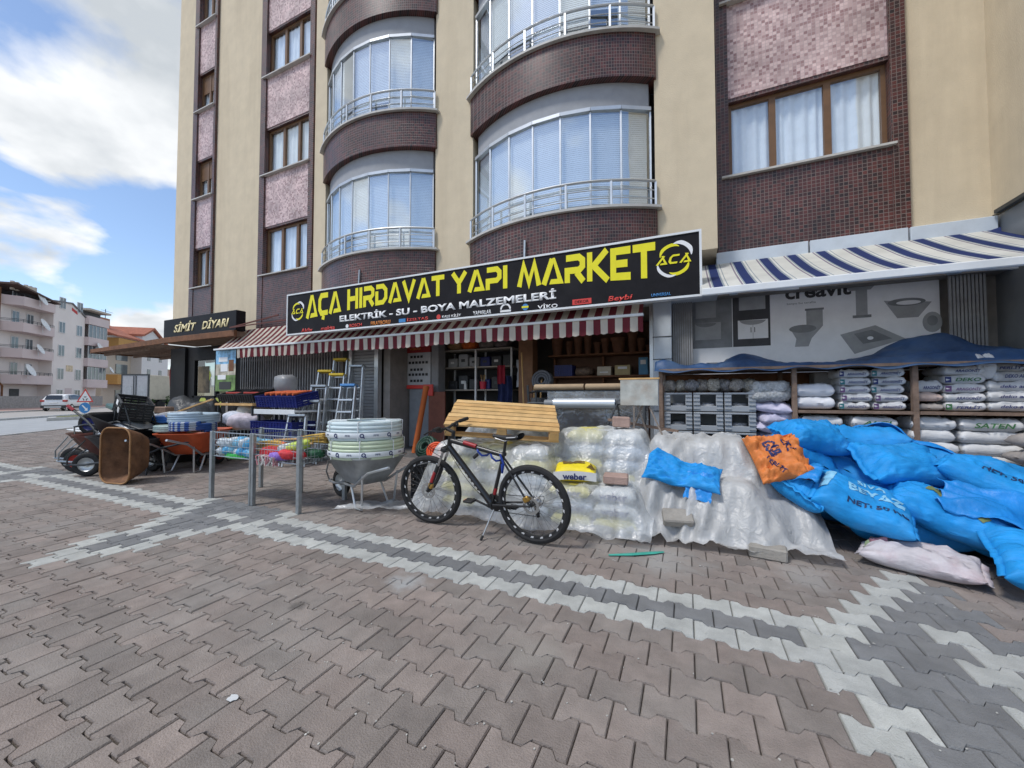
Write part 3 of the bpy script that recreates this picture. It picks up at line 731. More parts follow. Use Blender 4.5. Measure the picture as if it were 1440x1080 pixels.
def roundel(x, zf, r):
    z = SZ0 + (SZ1 - SZ0) * zf
    for a0, a1, r0, r1, mt in ((70, 165, .80, 1.0, yellow_vinyl), (10, 92, .94, 1.18, white_vinyl), (250, 345, .80, 1.0, yellow_vinyl), (190, 275, .94, 1.12, white_vinyl)):
        m = MB(); n = 14
        for i in range(n):
            q = []
            for aa, rr_ in ((i, 0), (i + 1, 0), (i + 1, 1), (i, 1)):
                an = R(a0 + (a1 - a0) * aa / n); tp = min(1, 4 * aa / n * (1 - aa / n) + .18)
                rad = r * (r0 + (r1 - r0) * (rr_ * tp + (1 - rr_) * 0)); q.append((x + rad * math.cos(an), SY - .004 - (.002 if mt is white_vinyl else 0), z + rad * math.sin(an)))
            m.add(q, [(0, 1, 2, 3)])
        sp(m, 'emblem', mt)
    m = MB(); x0 = x - r * 1.05; k = r * .66; lv = 0
    for c, ox in (('A', 0), ('C', 1.02), ('A', 2.0)):
        for q in sum([stroke(s_, .2) for s_ in GLYPH[c][1][:1]], []):
            m.add([(x0 + (p[0] + ox) * k + p[1] * .04, SY - .0085, z - r * .26 + p[1] * r * .55) for p in q], [(0, 1, 2, 3)])
        for pg in GLYPH[c][2]: m.add([(x0 + (p[0] + ox) * k, SY - .0095, z - r * .26 + p[1] * r * .55) for p in pg], [(0, 1, 2, 5), (5, 2, 3, 4)])
    sp(m, 'emblem', yellow_vinyl)
roundel(-7.93, .56, .20); roundel(-.14, .60, .235)

# ================================================================= bakery next door
kb = thing('bakery_sign', 'short black sign board with slanted cream letters above the timber canopy', 'sign', (-12.6, 6.3, 3.1))
kb_l = M('cream_letters', (.78, .66, .36), .5, var=.05)
MB().b(-14.4, -10.86, 6.30, 6.55, 3.10, 3.64, .01).build('board', sign_black, kb, False, True)
for s, x, wd in (('SİMİT', -13.25, 1.15), ('DİYARI', -11.78, 1.25)):
    text(s, 1, kb_l, 'lettering', kb, front(x + 12.6, -.006, .27), .004, .28, .03, wd, .30)
cp = thing('timber_canopy', 'low brown timber canopy roof wrapping the corner over the bakery', 'canopy', (-14, 6.6, 2.9))
MB().b(-14.42, -10.84, 6.24, 6.32, 2.93, 3.095, .01).build('fascia_board', wood_brown, cp, False, True)
MB().b(-14.4, -10.9, 6.33, 7.18, 2.94, 3.08).build('soffit', wood_old, cp, False, True)
m = MB(); m.prism([(-19.0, 6.25, 2.86), (-14.43, 6.25, 2.93), (-14.43, 6.25, 3.09), (-19.0, 6.25, 2.98)], (0, .06, 0)); m.build('fascia_board', wood_brown, cp, False, True)
m = MB(); m.prism([(-19.0, 6.32, 2.88), (-15.95, 6.32, 2.93), (-15.95, 6.32, 3.08), (-19.0, 6.32, 2.97)], (0, 5.5, 0)); m.build('roof_deck', wood_old, cp, False, True)
for k in range(7): MB().bar((-18.9, 6.6 + k * .8, 2.83), (-15.95, 6.6 + k * .8, 2.88), .07, .1).build('rafter', wood_old, cp, False, True)
MB().b(-19.02, -18.95, 6.25, 11.8, 2.84, 2.99).build('end_board', wood_brown, cp, False, True)
bk = thing('bakery_shop', 'black bakery shop under the timber canopy with glass panes and lime round logos', 'shop', (-13, 6.9, 0))
bk_shift = .28
def bp_(mb, n, mt, par=None):
    mb.v = [(x, y + bk_shift, z) for x, y, z in mb.v]; return mb.build(n, mt, par or bk, False, True)
bp_(MB().b(-15.85, -15.0, 6.87, 7.0, 0, 2.93).b(-15.0, -14.6, 6.95, 7.25, 0, 2.93), 'pillar', black_paint)
bp_(MB().b(-12.05, -11.72, 6.75, 7.25, 0, 2.93), 'pillar', black_paint)
bp_(MB().b(-14.6, -12.05, 6.92, 6.98, .05, 1.30), 'lower_panel', black_paint)
bp_(MB().b(-14.6, -12.05, 7.6, 7.65, .05, 2.93), 'back_wall', M('bakery_inside', (.30, .27, .22), .8, var=.5, scale=1.6))
bp_(MB().b(-14.6, -12.05, 6.90, 7.0, 2.5, 2.93).b(-14.6, -14.5, 6.90, 7.0, 1.3, 2.5).b(-13.4, -13.3, 6.90, 7.0, 1.3, 2.5).b(-12.15, -12.05, 6.90, 7.0, 1.3, 2.5).b(-14.6, -12.05, 6.90, 7.0, 1.3, 1.36), 'window_frame', black_paint)
for a, b in ((-14.5, -13.4), (-13.3, -12.15)): bp_(MB().add([(a, 6.95, 1.36), (b, 6.95, 1.36), (b, 6.95, 2.5), (a, 6.95, 2.5)], [(0, 1, 2, 3)]), 'pane', glass_dark)
lime = M('lime_vinyl', (.55, .60, .10), .5, var=.05)
for x, z, r, s in ((-14.02, 1.12, .20, 'SİMİT'), (-13.25, 1.12, .20, 'ÇAY'), (-12.45, .95, .20, '')):
    o = bp_(MB().lathe([(0, -.003), (r, -.003), (r, .003), (0, .003)], 28, (x, 6.915, z), 'Y'), 'round_logo', lime)
    if s: text(s, 1, black_paint, 'lettering', o, front(x + 13, 6.908 - 6.9 + bk_shift, z), .002, 0, .02, r * 1.4, r * .62)
o = bp_(MB().lathe([(0, -.003), (.2, -.003), (.2, .003), (0, .003)], 6, (-13.85, 6.94, 2.0), 'Y'), 'poster', lime)
bp_(MB().b(-14.35, -13.75, 6.93, 6.94, 1.45, 2.3), 'poster', M('dark_poster', (.12, .09, .05), .6, var=.6, scale=5))
bp_(MB().b(-13.2, -12.6, 6.93, 6.94, 1.45, 2.35), 'poster', M('dark_poster2', (.16, .15, .06), .6, var=.6, scale=5))
# flag at the corner
m = MB(); m.grid(lambda u, v: (-16.05 + .16 * u + .05 * math.sin(v * 7 + u * 2), 7.25 + .06 * math.sin(u * 8), 2.75 - 1.35 * v), 8, 16)
tag(m.build('red_flag', M('red_cloth', (.42, .03, .02), .8, var=.2), None, 'all'), 'narrow red cloth hanging from the canopy beside the black pillar', 'flag')
# hanging poster under the awning end
hp = thing('hanging_banner', 'coloured food and garden advertising banner hanging under the left awning end', 'banner', (-11.1, 6.2, 1.48))
def band(z0, z1, c, n): MB().b(-11.53, -10.67, 6.2, 6.204, z0, z1).build('print_band', M(n, c, .5, var=.7, scale=5), hp, False, True)
band(2.2, 2.56, (.20, .42, .62), 'print_sky'); band(1.9, 2.198, (.42, .38, .30), 'print_mix'); band(1.48, 1.898, (.13, .22, .06), 'print_green')
for x, z, w_, h_, c in ((-11.2, 2.32, .38, .12, 'white_vinyl'), (-11.15, 2.1, .3, .2, 'white_vinyl'), (-11.25, 1.85, .35, .12, 'white_vinyl'), (-10.85, 2.15, .2, .3, 'brown_wood'), (-11.1, 1.63, .5, .2, 'black_plastic')):
    MB().b(x - w_ / 2, x + w_ / 2, 6.195, 6.1995, z - h_ / 2, z + h_ / 2).build('print_block', MATS[c], hp, False, True)

# ================================================================= awnings
maroon = (.20, .028, .04); ivory = (.74, .67, .57)
aw_m = stripes('maroon_ivory_cloth', .225, [(0, ivory), (.5, maroon)], .85)
aw = thing('striped_awning', 'maroon and cream striped awning with scalloped valance under the black sign', 'awning', (-6, 6.13, 2.5))
m = MB(); m.grid(lambda u, v: (-11.4 + 10.8 * u, 6.12 + .60 * v, 2.585 + .60 * v - .03 * math.sin(math.pi * v) + .004 * nz(u * 60, v * 2)), 120, 6)
m.build('canopy', aw_m, aw, 'all', True)
m = MB(); nsc = 44
def scal(u, v):
    x = -10.45 + 9.86 * u; ph = ((x + 100) / .225) % 1.0; edge = .022 * math.sin(math.pi * ((ph * 2) % 1)) + .012 * math.sin(x * 2.1)
    return (x, 6.095 + .018 * math.sin(x * 9) * v + .012 * math.sin(x * 28) * v, 2.565 - (.235 + edge) * v)
m.grid(scal, 440, 4); m.build('valance', aw_m, aw, 'all', True)
MB().b(-11.42, -.58, 6.07, 6.12, 2.555, 2.60, .008).build('front_bar', white_pvc, aw, False, True)
for x in (-10.9, -8.6, -5.8, -2.9, -.9): MB().bar((x, 6.11, 2.56), (x, 6.85, 2.62), .03).build('arm', steel_dark, aw, False, True)
MB().bar((-10.95, 6.2, 3.15), (-9.6, 6.6, 3.45), .03).bar((-10.95, 6.2, 3.15), (-8.2, 6.3, 3.22), .025).build('bracket', M('rusty_bracket', (.14, .05, .04), .7), aw, False, True)

navy_c = (.025, .045, .17); cream_c = (.86, .85, .78); pale_c = (.40, .46, .50)
aw2_m = stripes('blue_cream_cloth', .36, [(0, navy_c), (.30, pale_c), (.36, cream_c), (.44, pale_c), (.47, cream_c), (.86, (.34, .30, .36)), (.92, cream_c), (.95, pale_c)], .85, .1)
a2 = thing('blue_awning', 'blue and cream striped awning with white front rail above the sacks', 'awning', (2, 5.5, 2.6))
m = MB(); m.grid(lambda u, v: (.20 + 4.1 * u, 5.5 + (7.08 - 5.5) * v, 2.70 + .80 * v - .03 * math.sin(math.pi * v) * (1 - .2 * math.sin(u * 9)) + .006 * nz(u * 20, v * 3)), 60, 14)
for i, (x, y, z) in enumerate(m.v):
    if x > 3.66: m.v[i] = (x, min(y, 6.98), z)
m.v = [(min(x, 3.66) if y > 3.2 else x, y, z) for x, y, z in m.v]
m.build('canopy', aw2_m, a2, 'all', True)
MB().b(.19, 3.66, 5.44, 5.50, 2.625, 2.715, .01).build('front_rail', white_pvc, a2, False, True)
for x0, x1 in ((.55, 1.35), (2.55, 3.35)):
    MB().bar((x0, 5.52, 2.66), (x1, 6.2, 2.78), .05, .03).build('folding_arm', white_pvc, a2, False, True)
    MB().bar((x1, 6.2, 2.78), (x0 + .3, 7.05, 3.2), .05, .03).build('folding_arm', white_pvc, a2, False, True)
    MB().box((x0, 5.53, 2.65), (.1, .08, .06), None, .01).build('elbow', galv, a2, False, True)
MB().b(2.1, 2.35, 6.95, 7.06, 3.36, 3.40).build('wall_bracket', galv, a2, False, True)

# ================================================================= bathroom poster on the wall
po = thing('bathroom_poster', 'large grey advertising poster of bathroom fittings behind the tarpaulin shelf', 'poster', (1.6, 7.15, 1.0))
pw = M('poster_white', (.80, .81, .83), .45, var=.05); pg = M('poster_grey', (.20, .21, .22), .5, var=.25, scale=4); pd = M('poster_dark', (.045, .045, .05), .5, var=.3, scale=4); pmid = M('poster_mid', (.33, .34, .35), .5, var=.15, scale=5)
def pp(mb, n, mt): return mb.build(n, mt, po, False, True)
PY = 7.14
pp(MB().b(.10, 3.14, PY, PY + .02, .6, 3.3), 'backing', pw)
def flat(pts, mt, lv=1, n='print'):
    pts = [(x + .06 * (x > 1.3), z + (.12 if x < 1.3 else .20)) for x, z in pts]
    m = MB(); m.prism([(x, PY - .002 * lv, z) for x, z in pts], (0, .0015, 0)); return pp(m, n, mt)
def rc(x0, x1, z0, z1, mt, lv=1): return flat([(x0, z0), (x1, z0), (x1, z1), (x0, z1)], mt, lv)
def ell(cx, cz, rx, rz, mt, lv=1, a0=0, a1=360, n=20): return flat([(cx + rx * math.cos(R(a0 + (a1 - a0) * i / n)), cz + rz * math.sin(R(a0 + (a1 - a0) * i / n))) for i in range(n)], mt, lv)
rc(.10, .68, 2.02, 3.0, pg); rc(.69, 1.20, 2.02, 3.0, pd); rc(.14, .52, 2.16, 2.44, pmid, 2); rc(.15, .45, 2.52, 2.85, pmid, 2); ell(.30, 2.44, .16, .07, pg, 3, 180, 360)
rc(.76, 1.17, 2.14, 2.44, pw, 2); ell(.965, 2.44, .18, .08, pmid, 3, 180, 360); rc(.935, .945, 2.24, 2.32, pd, 3); rc(.985, .995, 2.24, 2.32, pd, 3); rc(.78, 1.14, 2.60, 2.85, pmid, 2); rc(.965, .969, 2.14, 2.36, pg, 3)
text('creavit', 1, pd, 'print', po, front(1.80 - 1.6, PY - .004 - 7.15, 2.93 - 1.0), 0, 0, .03, .80, .20)
text('banyo bu tarafta', 1, pg, 'print', po, front(1.60 - 1.6, PY - .004 - 7.15, 2.76 - 1.0), 0, 0, 0, .36, .04)
# toilet, pedestal basin, bidet, squat pan, taps as flat print
rc(1.60, 1.80, 2.20, 2.44, pmid); flat([(1.52, 2.02), (1.66, 2.02), (1.80, 2.20), (1.60, 2.20)], pmid, 1.5); rc(1.585, 1.815, 2.44, 2.47, pg, 2); ell(1.55, 2.17, .17, .06, pg, 2); flat([(1.40, 2.17), (1.70, 2.17), (1.66, 2.02), (1.62, 1.90), (1.45, 1.90), (1.47, 2.02)], pmid)
flat([(2.02, 2.80), (2.46, 2.80), (2.36, 2.68), (2.12, 2.68)], pmid); rc(2.19, 2.32, 2.32, 2.68, pmid); rc(2.15, 2.36, 2.28, 2.32, pg, 2)
flat([(2.50, 2.50), (3.0, 2.44), (2.86, 2.24), (2.64, 2.24)], pmid); ell(2.74, 2.46, .20, .055, pg, 2); ell(2.76, 2.45, .13, .03, pw, 3)
flat([(2.0, 2.05), (2.40, 2.16), (2.72, 1.95), (2.16, 1.76)], pmid); flat([(2.16, 2.05), (2.36, 2.10), (2.58, 1.96), (2.26, 1.90)], pg, 2); ell(2.34, 1.98, .035, .025, pw, 3)
ell(3.0, 2.16, .10, .14, pmid); ell(3.0, 2.18, .055, .07, pg, 2)
m = MB(); m.tube([(.62 + .06 * math.cos(a), PY - .003, 1.88 + .07 * math.sin(a)) for a in [math.pi * i / 8 for i in range(9)]] + [(.56, PY - .003, 1.80)], .01, 5); m.b(.30, .34, PY - .006, PY, 1.80, 1.90); m.b(.32, .48, PY - .006, PY, 1.88, 1.90); pp(m, 'print', pg)
# ================================================================= across the street
pinkw = M('pale_pink_render', (.76, .71, .68), .9, var=.05, scale=.5, dirt=.15, dirtc=(.5, .44, .43), dscale=.4); pinkb = M('pink_balcony_render', (.62, .53, .52), .9, var=.06, scale=.6)
dark_open = M('dark_opening', (.06, .065, .07), .6, var=.3); far_frame = M('far_window_frame', (.62, .63, .63), .5); far_glass = M('far_window_glass', (.12, .15, .17), .12, var=.3, scale=.6, spec=.8)
dish_m = M('dish_white', (.70, .72, .72), .5); roof_red = M('red_roof_tiles', (.33, .12, .075), .85, var=.25, scale=2.5, bump=.3, bscale=12); ochre = M('ochre_render', (.48, .27, .09), .9, var=.08); beige_w = M('beige_render', (.52, .47, .40), .9, var=.06)
PA = math.atan2(.75, -.66)
pb = thing('pink_apartment_block', 'pale pink four storey block with balconies and satellite dishes across the street', 'building', (-69.2, 16.6, 0), PA)
# local frame: x along the facade (to the right in the picture), y away from the street is -y ... facade plane y = 0, street side y < 0 after flipping
FZ = 3.0
def lb(mb, n, mt, par=None, smooth=False): return mb.build(n, mt, par or pb, smooth)
# street side is local +(-y): normal (.75,.66) equals local -Y direction
lb(MB().b(-.4, 5.2, 1.3, 9, 0, 12.9).b(5.2, 10.4, 0, 9, 0, 12.2).b(10.4, 14.4, .9, 9, 0, 11.3), 'wall', pinkw)
m = MB(); m.prism([(5.2, 0, 12.2), (10.4, 0, 12.2), (8.0, 0, 13.6), (5.2, 0, 13.3)], (0, 9, 0)); lb(m, 'gable', pinkw)
m = MB(); m.prism([(5.1, -.15, 13.32), (8.0, -.15, 13.62), (10.5, -.15, 12.2), (10.5, -.15, 12.34), (8.0, -.15, 13.78), (5.1, -.15, 13.46)], (0, 9.2, 0)); rf = lb(m, 'roof', M('grey_roof', (.2, .2, .21), .8))
m = MB(); m.prism([(-.7, -.6, 13.9), (5.3, -.6, 12.9), (5.3, -.6, 13.05), (-.7, -.6, 14.1)], (0, 9, 0)); lb(m, 'roof_slab', M('brown_roof', (.10, .07, .06), .8))
for x in (.3, .9, 2.0, 2.6, 3.2): lb(MB().b(x, x + .25, .5, .75, 13.5, 14.5), 'chimney_pot', beige_w, rf)
m = MB(); m.prism([(8.05, -.02, 12.75), (9.0, -.02, 12.35), (9.0, -.02, 12.75), (8.05, -.02, 13.15)], (0, .02, 0)); lb(m, 'plaque', M('red_plaque', (.5, .05, .05), .6))
def far_window(x, z, w_, h_, y, par=None):
    o = lb(MB().b(x, x + w_, y - .06, y + .02, z, z + h_), 'window', far_frame)
    for k in range(2): lb(MB().b(x + .06 + k * w_ / 2, x + w_ / 2 - .03 + k * w_ / 2, y - .066, y - .0605, z + .07, z + h_ - .07), 'pane', far_glass, o)
def dish(x, y, z, r, par=None):
    m = MB(); m.lathe([(0, 0), (r * .5, .04 * r), (r * .85, .16 * r), (r, .25 * r), (r * 1.02, .26 * r)], 18, (0, 0, 0), 'Z')
    mt_ = Matrix.Rotation(R(65), 3, 'X') @ Matrix.Rotation(R(12), 3, 'Y')
    m.v = [tuple(mt_ @ Vector(v) + Vector((x, y, z))) for v in m.v]
    m.tube([(x, y, z - r * .2), (x + .2, y - r, z - .1)], .02, 5); m.tube([(x, y + .05, z - r * 1.2), (x, y + .1, z)], .035, 5)
    lb(m, 'satellite_dish', dish_m, None, 40)
for k in range(4):
    zb = 2.75 + k * FZ
    m = MB(); m.prism([(-.3, 1.29, zb), (.6, -.35, zb), (4.9, -.35, zb), (5.19, .0, zb), (5.19, 1.29, zb)], (0, 0, 1.05))
    m2 = MB(); m2.prism([(-.3, 1.28, zb + .15), (.6, -.36, zb + .15), (.62, -.34, zb + .15), (-.28, 1.3, zb + .15)], (0, 0, .9))
    b_ = lb(m, 'balcony', pinkb)
    m = MB()
    for zz in (1.25, 1.40): m.tube([(-.25, 1.2, zb + zz), (.62, -.3, zb + zz), (4.85, -.3, zb + zz)], .025, 5)
    for i in range(8): m.b(.65 + i * .6, .68 + i * .6, -.32, -.29, zb + 1.05, zb + 1.4)
    lb(m, 'balcony_rail', steel_dark, b_)
    far_window(1.4, zb + 1.05, .9, 1.5, 1.28); far_window(3.3, zb + .5, .9, 2.0, 1.28)
    for x in (6.0, 8.9): far_window(x, zb + .75 if k < 3 else zb + .9, .95, 1.45, -.01)
    # right wing
    zr = 2.55 + k * 2.95
    b_ = lb(MB().b(10.42, 14.4, -.45, .9, zr, zr + 1.15), 'balcony', pinkb)
    if k < 3:
        lb(MB().b(10.6, 14.25, -.30, -.25, zr + 1.15, zr + 2.9), 'balcony_glazing', far_glass, b_)
        for i in range(6): lb(MB().b(10.6 + i * .71, 10.68 + i * .71, -.33, -.305, zr + 1.15, zr + 2.9), 'mullion', far_frame, b_)
    else:
        lb(MB().b(10.6, 14.2, .5, .89, zr + 1.2, zr + 2.3), 'opening', dark_open, b_)
lb(MB().b(10.3, 14.5, -.6, 9, 13.35, 13.6).b(10.4, 14.4, .9, 9, 11.3, 13.35), 'roof_slab', beige_w)
for x, wd in ((6.0, .9), (8.9, .9)): far_window(x, .6, wd, 1.6, -.01)
lb(MB().b(7.35, 8.45, -.03, .02, 0, 2.4), 'entrance', pinkb); lb(MB().b(1.5, 2.7, 1.26, 1.32, .7, 2.2), 'opening', dark_open)
lb(MB().b(7.4, 8.5, -.03, .01, 4.6, 5.4), 'name_panel', M('panel_cream', (.6, .5, .35), .8, var=.4, scale=4))
for x, y, z, r in ((2.4, -.6, 12.9, .75), (2.9, -.6, 9.9, .75), (2.4, -.6, 6.9, .62), (1.0, -.7, 4.3, .75), (12.0, -.8, 8.0, .9), (14.4, -.8, 5.2, .5)): dish(x, y, z, r)
lb(MB().tube([(-.6, .9, 13.5), (-.6, .9, 3.2), (-.2, .7, 2.5), (-.2, .7, .4)], .09, 6), 'drain_pipe', wood_brown)
nb = thing('neighbour_block', 'pale block with red roof edge cut by the left picture edge', 'building', (-66.7, 13.8, 0), PA)
MB().b(-9, 2.6, .9, 9, 0, 12.6).build('wall', beige_w, nb); MB().b(-9, 2.7, .7, 9, 12.6, 13.5).build('roof', roof_red, nb)
for k in range(4): MB().b(.2, 1.2, .83, .89, 1.2 + k * 3, 2.8 + k * 3).build('window', far_glass, nb)
gw = thing('garden_wall', 'low grey rendered garden wall in front of the pink block', 'wall', (-66, 15, 0), PA)
for i in range(7): MB().b(-8 + i * 3.02, -5 + i * 3.02, -1.2, -.95, 0, 1.35).build('wall_panel', concrete, gw)

ob = thing('ochre_house', 'house with ochre balconies, red tiled roof and white gable behind the truck', 'building', (-81.6, 29.5, 0), PA); ob.scale = (1, 1, .80)
def ol(mb, n, mt, par=None): return mb.build(n, mt, par or ob)
ol(MB().b(-.5, 6.4, 1.2, 12, 0, 13.2), 'wall', beige_w); ol(MB().b(6.4, 14.5, -.3, 12, 0, 12.9), 'white_wall', M('white_render', (.66, .66, .66), .9, var=.05))
m = MB(); m.prism([(6.4, -.3, 12.9), (14.5, -.3, 12.9), (9.2, -.3, 16.4), (6.4, -.3, 14.6)], (0, 12, 0)); ol(m, 'gable', MATS['white_render'])
m = MB(); m.prism([(-1.0, -.9, 13.2), (6.3, -.9, 13.2), (8.9, 5.5, 16.7), (-1, 5.5, 16.2)], (0, 0, .35)); rf = ol(m, 'roof', roof_red)
m = MB(); m.prism([(6.2, -.7, 14.6), (9.2, -.7, 16.5), (14.9, -.7, 12.7), (14.9, -.7, 13.1), (9.2, -.7, 17.0), (6.2, -.7, 15.0)], (0, 12.5, 0)); ol(m, 'roof', roof_red)
ol(MB().b(2.6, 4.6, 3.2, 4.6, 14.6, 17.6), 'chimney', M('chimney_brick', (.36, .2, .14), .9)); ol(MB().tube([(4.2, 3.6, 17.5), (4.2, 3.6, 19.6)], .05, 5).tube([(3.2, 3.6, 19.2), (6.0, 3.6, 19.2)], .03, 5), 'aerial', steel_dark)
for z in (4.0, 11.2): b_ = ol(MB().b(-.5, 6.9, -.8, 1.2, z, z + 1.9), 'balcony', ochre)
for z in (6.3, 9.0, 1.0): ol(MB().b(2.6, 5.4, 1.1, 1.19, z, z + 1.9), 'window', far_glass)
for x in (8.0, 11.5): 
    for z in (6.2, 9.5): ol(MB().b(x, x + .9, -.36, -.31, z, z + 1.4), 'window', far_glass)
ol(MB().b(14.5, 21, 2, 12, 0, 8.5), 'rear_wing', M('brick_beige', (.40, .30, .24), .9, var=.2)); ol(MB().b(15.5, 16.6, 1.93, 1.99, 5.6, 7.0), 'window', far_glass)

# parked lorry body
tr = thing('box_truck', 'lorry with grey rear doors and long beige box side parked across the street', 'truck', (-47.2, 18.6, 0), R(116))
tb = M('truck_beige', (.52, .47, .38), .7, var=.08, scale=1.2, dirt=.2); tg = M('truck_grey', (.36, .37, .39), .6, .2, var=.1)
# local x = forward (down the street), y = left; rear face at x = 0
MB().b(.05, 8.0, -1.2, 1.2, 1.0, 3.35, .04).build('box_body', tb, tr)
d_ = None
for s in (-1, 1):
    d_ = MB().b(-.02, .05, .02 * s, 1.18 * s, 1.05, 3.3, .02).build('rear_door', tg, tr); MB().b(-.06, -.02, .10 * s, .14 * s, 1.1, 3.25).build('lock_rod', steel_dark, d_)
    MB().b(-.035, -.02, .28 * s, 1.02 * s, 1.3, 2.3).build('door_panel', grey_plastic, d_)
MB().b(-.05, .1, -1.24, 1.24, 3.3, 3.42).b(-.05, .1, -1.24, -1.16, .95, 3.3).b(-.05, .1, 1.16, 1.24, .95, 3.3).build('rear_frame', steel_dark, tr)
MB().b(.1, 7.8, -.9, .9, .6, 1.0).build('chassis', steel_dark, tr); MB().b(8.2, 10.0, -1.1, 1.1, .5, 2.6, .15).build('cab', tg, tr)
for x in (1.5, 2.7, 8.8):
    for y in (-1.05, 1.05): MB().lathe([(0, -.13), (.42, -.13), (.48, -.08), (.48, .08), (.42, .13), (0, .13)], 18, (x, y, .48), 'Y').build('wheel', rubber, tr)

# white hatchback
car = thing('parked_car', 'white compact crossover car seen from behind at the far kerb', 'car', (-54.0, 16.3, -.03), R(140))
car_w = M('white_car_paint', (.72, .73, .74), .25, var=.03, spec=.6); trim = M('dark_trim', (.03, .03, .032), .6); car_gl = M('car_glass', (.02, .025, .03), .06, spec=.8); tail = M('tail_lamp', (.35, .02, .02), .2)
secs = [(-2.05, .62, .55, .98, 1.0, .6), (-2.0, .78, .36, 1.0, 1.12, .66), (-1.85, .84, .28, 1.03, 1.38, .60), (-1.5, .87, .26, 1.04, 1.53, .60), (-.6, .89, .26, 1.02, 1.57, .62), (.2, .89, .26, 1.0, 1.54, .62), (.6, .89, .26, .98, 1.40, .64), (1.15, .87, .26, .96, 1.02, .70), (1.7, .84, .28, .88, .92, .66), (2.0, .74, .32, .76, .80, .55), (2.08, .6, .42, .66, .68, .45)]
m = MB(); ring = []
for x, hw, z0, zb, zt, rw in secs:
    h = [(hw * .9, z0), (hw, z0 + .15), (hw, (z0 + zb) / 2), (hw * .985, zb), (rw + (hw - rw) * .35, zb + (zt - zb) * .6), (rw, zt - .04 * (zt - zb) - .01), (rw * .7, zt)]
    h = h + [(-y, z) for y, z in reversed(h)]; ring.append([(x, y, z) for y, z in h])
n = len(ring[0]); m.add([p for r_ in ring for p in r_], [(i * n + k, i * n + (k + 1) % n, (i + 1) * n + (k + 1) % n, (i + 1) * n + k) for i in range(len(ring) - 1) for k in range(n)] + [tuple(range(n)), tuple((len(ring) - 1) * n + k for k in range(n))])
m.build('body', car_w, car, 35)
m = MB(); m.prism([(-2.075, -.56, 1.06), (-2.075, .56, 1.06), (-1.87, .50, 1.44), (-1.87, -.50, 1.44)], (-.03, 0, .015)); m.build('rear_window', car_gl, car)
for s in (-1, 1):
    m = MB(); m.prism([(-1.65, .875 * s, 1.08), (.95, .86 * s, 1.04), (.45, .70 * s, 1.42), (-.6, .67 * s, 1.50), (-1.35, .67 * s, 1.44)], (0, .02 * s, .0)); m.build('side_window', car_gl, car)
    MB().b(-2.09, -1.8, .58 * s, .86 * s, .86, 1.04, .03).build('tail_lamp', tail, car)
    MB().b(-1.0, .9, .86 * s, .91 * s, .26, .44, .02).build('side_cladding', trim, car)
    MB().box((.72, .98 * s, 1.06), (.12, .2, .12), None, .03).build('mirror', car_w, car)
    for x in (-1.28, 1.3):
        wh = MB().lathe([(.19, -.10), (.30, -.10), (.335, -.06), (.335, .06), (.30, .10), (.19, .10)], 20, (x, .80 * s, .335), 'Y').build('wheel', rubber, car)
        MB().lathe([(0, -.105), (.2, -.10), (.2, .10), (0, .105)], 12, (x, .80 * s, .335), 'Y').build('rim', alu, wh)
MB().b(-2.13, -1.95, -.82, .82, .30, .56, .05).build('rear_bumper', trim, car); MB().b(-2.145, -2.13, -.55, .55, .34, .44).build('skid_plate', alu, car); MB().b(-2.13, -2.07, -.26, .26, .76, .87).build('number_plate', white_vinyl, car)
# give-way / direction signs on one post
rs = thing('road_sign_post', 'post with red bordered warning triangle above a round blue arrow sign', 'road sign', (-33.6, 10.9, 0), math.atan2(10.9, -33.6) - R(90)); rs.scale = (.66, .66, .9)
MB().tube([(0, .05, 0), (0, .05, 2.0)], .035, 8).build('post', galv, rs)
def tri(r, y, mt, n_, z=1.25): MB().prism([(r * math.cos(R(a)), y, z + r * math.sin(R(a))) for a in (90, 210, 330)], (0, .012, 0)).build(n_, mt, rs)
tri(.62, -.0, red_vinyl, 'warning_triangle', 1.40); tri(.47, -.014, white_vinyl, 'triangle_face', 1.40)
for a in (90, 210, 330): MB().prism([(.17 * math.cos(R(a + d)) * k, -.028, 1.33 + .17 * math.sin(R(a + d)) * k) for d, k in ((-35, 1), (35, 1), (35, .6), (-35, .6))], (0, .01, 0)).build('symbol', black_paint, rs)
MB().lathe([(0, -.006), (.36, -.006), (.36, .006), (0, .006)], 28, (0, -.02, .70), 'Y').build('blue_disc', blue_vinyl, rs)
MB().prism([(-.2, -.04, .86), (-.15, -.04, .91), (.1, -.04, .66), (.16, -.04, .72), (.18, -.04, .50), (-.04, -.04, .52), (.03, -.04, .59)], (0, .008, 0)).build('arrow', white_vinyl, rs)
# shrubs by the kerb
leaf = M('shrub_leaf', (.06, .10, .03), .8, var=.4, scale=3)
def bush(name, x, y, r, h, lab):
    t = thing(name, lab, 'shrub', (x, y, 0)); rr_ = random.Random(int(x * 7)); m = MB()
    for i in range(700):
        a, b_, c_ = rr_.gauss(0, 1), rr_.gauss(0, 1), rr_.gauss(0, 1); d = Vector((a, b_, c_)).normalized() * rr_.uniform(.55, 1) * (1 + .25 * nz(a * 2, b_ * 2, c_ * 2))
        p = Vector((d.x * r, d.y * r, h * .5 + d.z * h * .5)); s = .09; q = Vector((rr_.uniform(-1, 1), rr_.uniform(-1, 1), rr_.uniform(-1, 1))).normalized(); u_ = q.orthogonal() * s
        m.add([p - u_, p + q * s * .6, p + u_, p - q * s * .6], [(0, 1, 2, 3)])
    m.build('foliage', leaf, t); MB().tube([(0, 0, 0), (0, 0, h * .6)], .03, 5).build('stem', wood_old, t)
bush('shrub', -47, 19.0, 1.0, 1.5, 'small green shrub right of the white car')
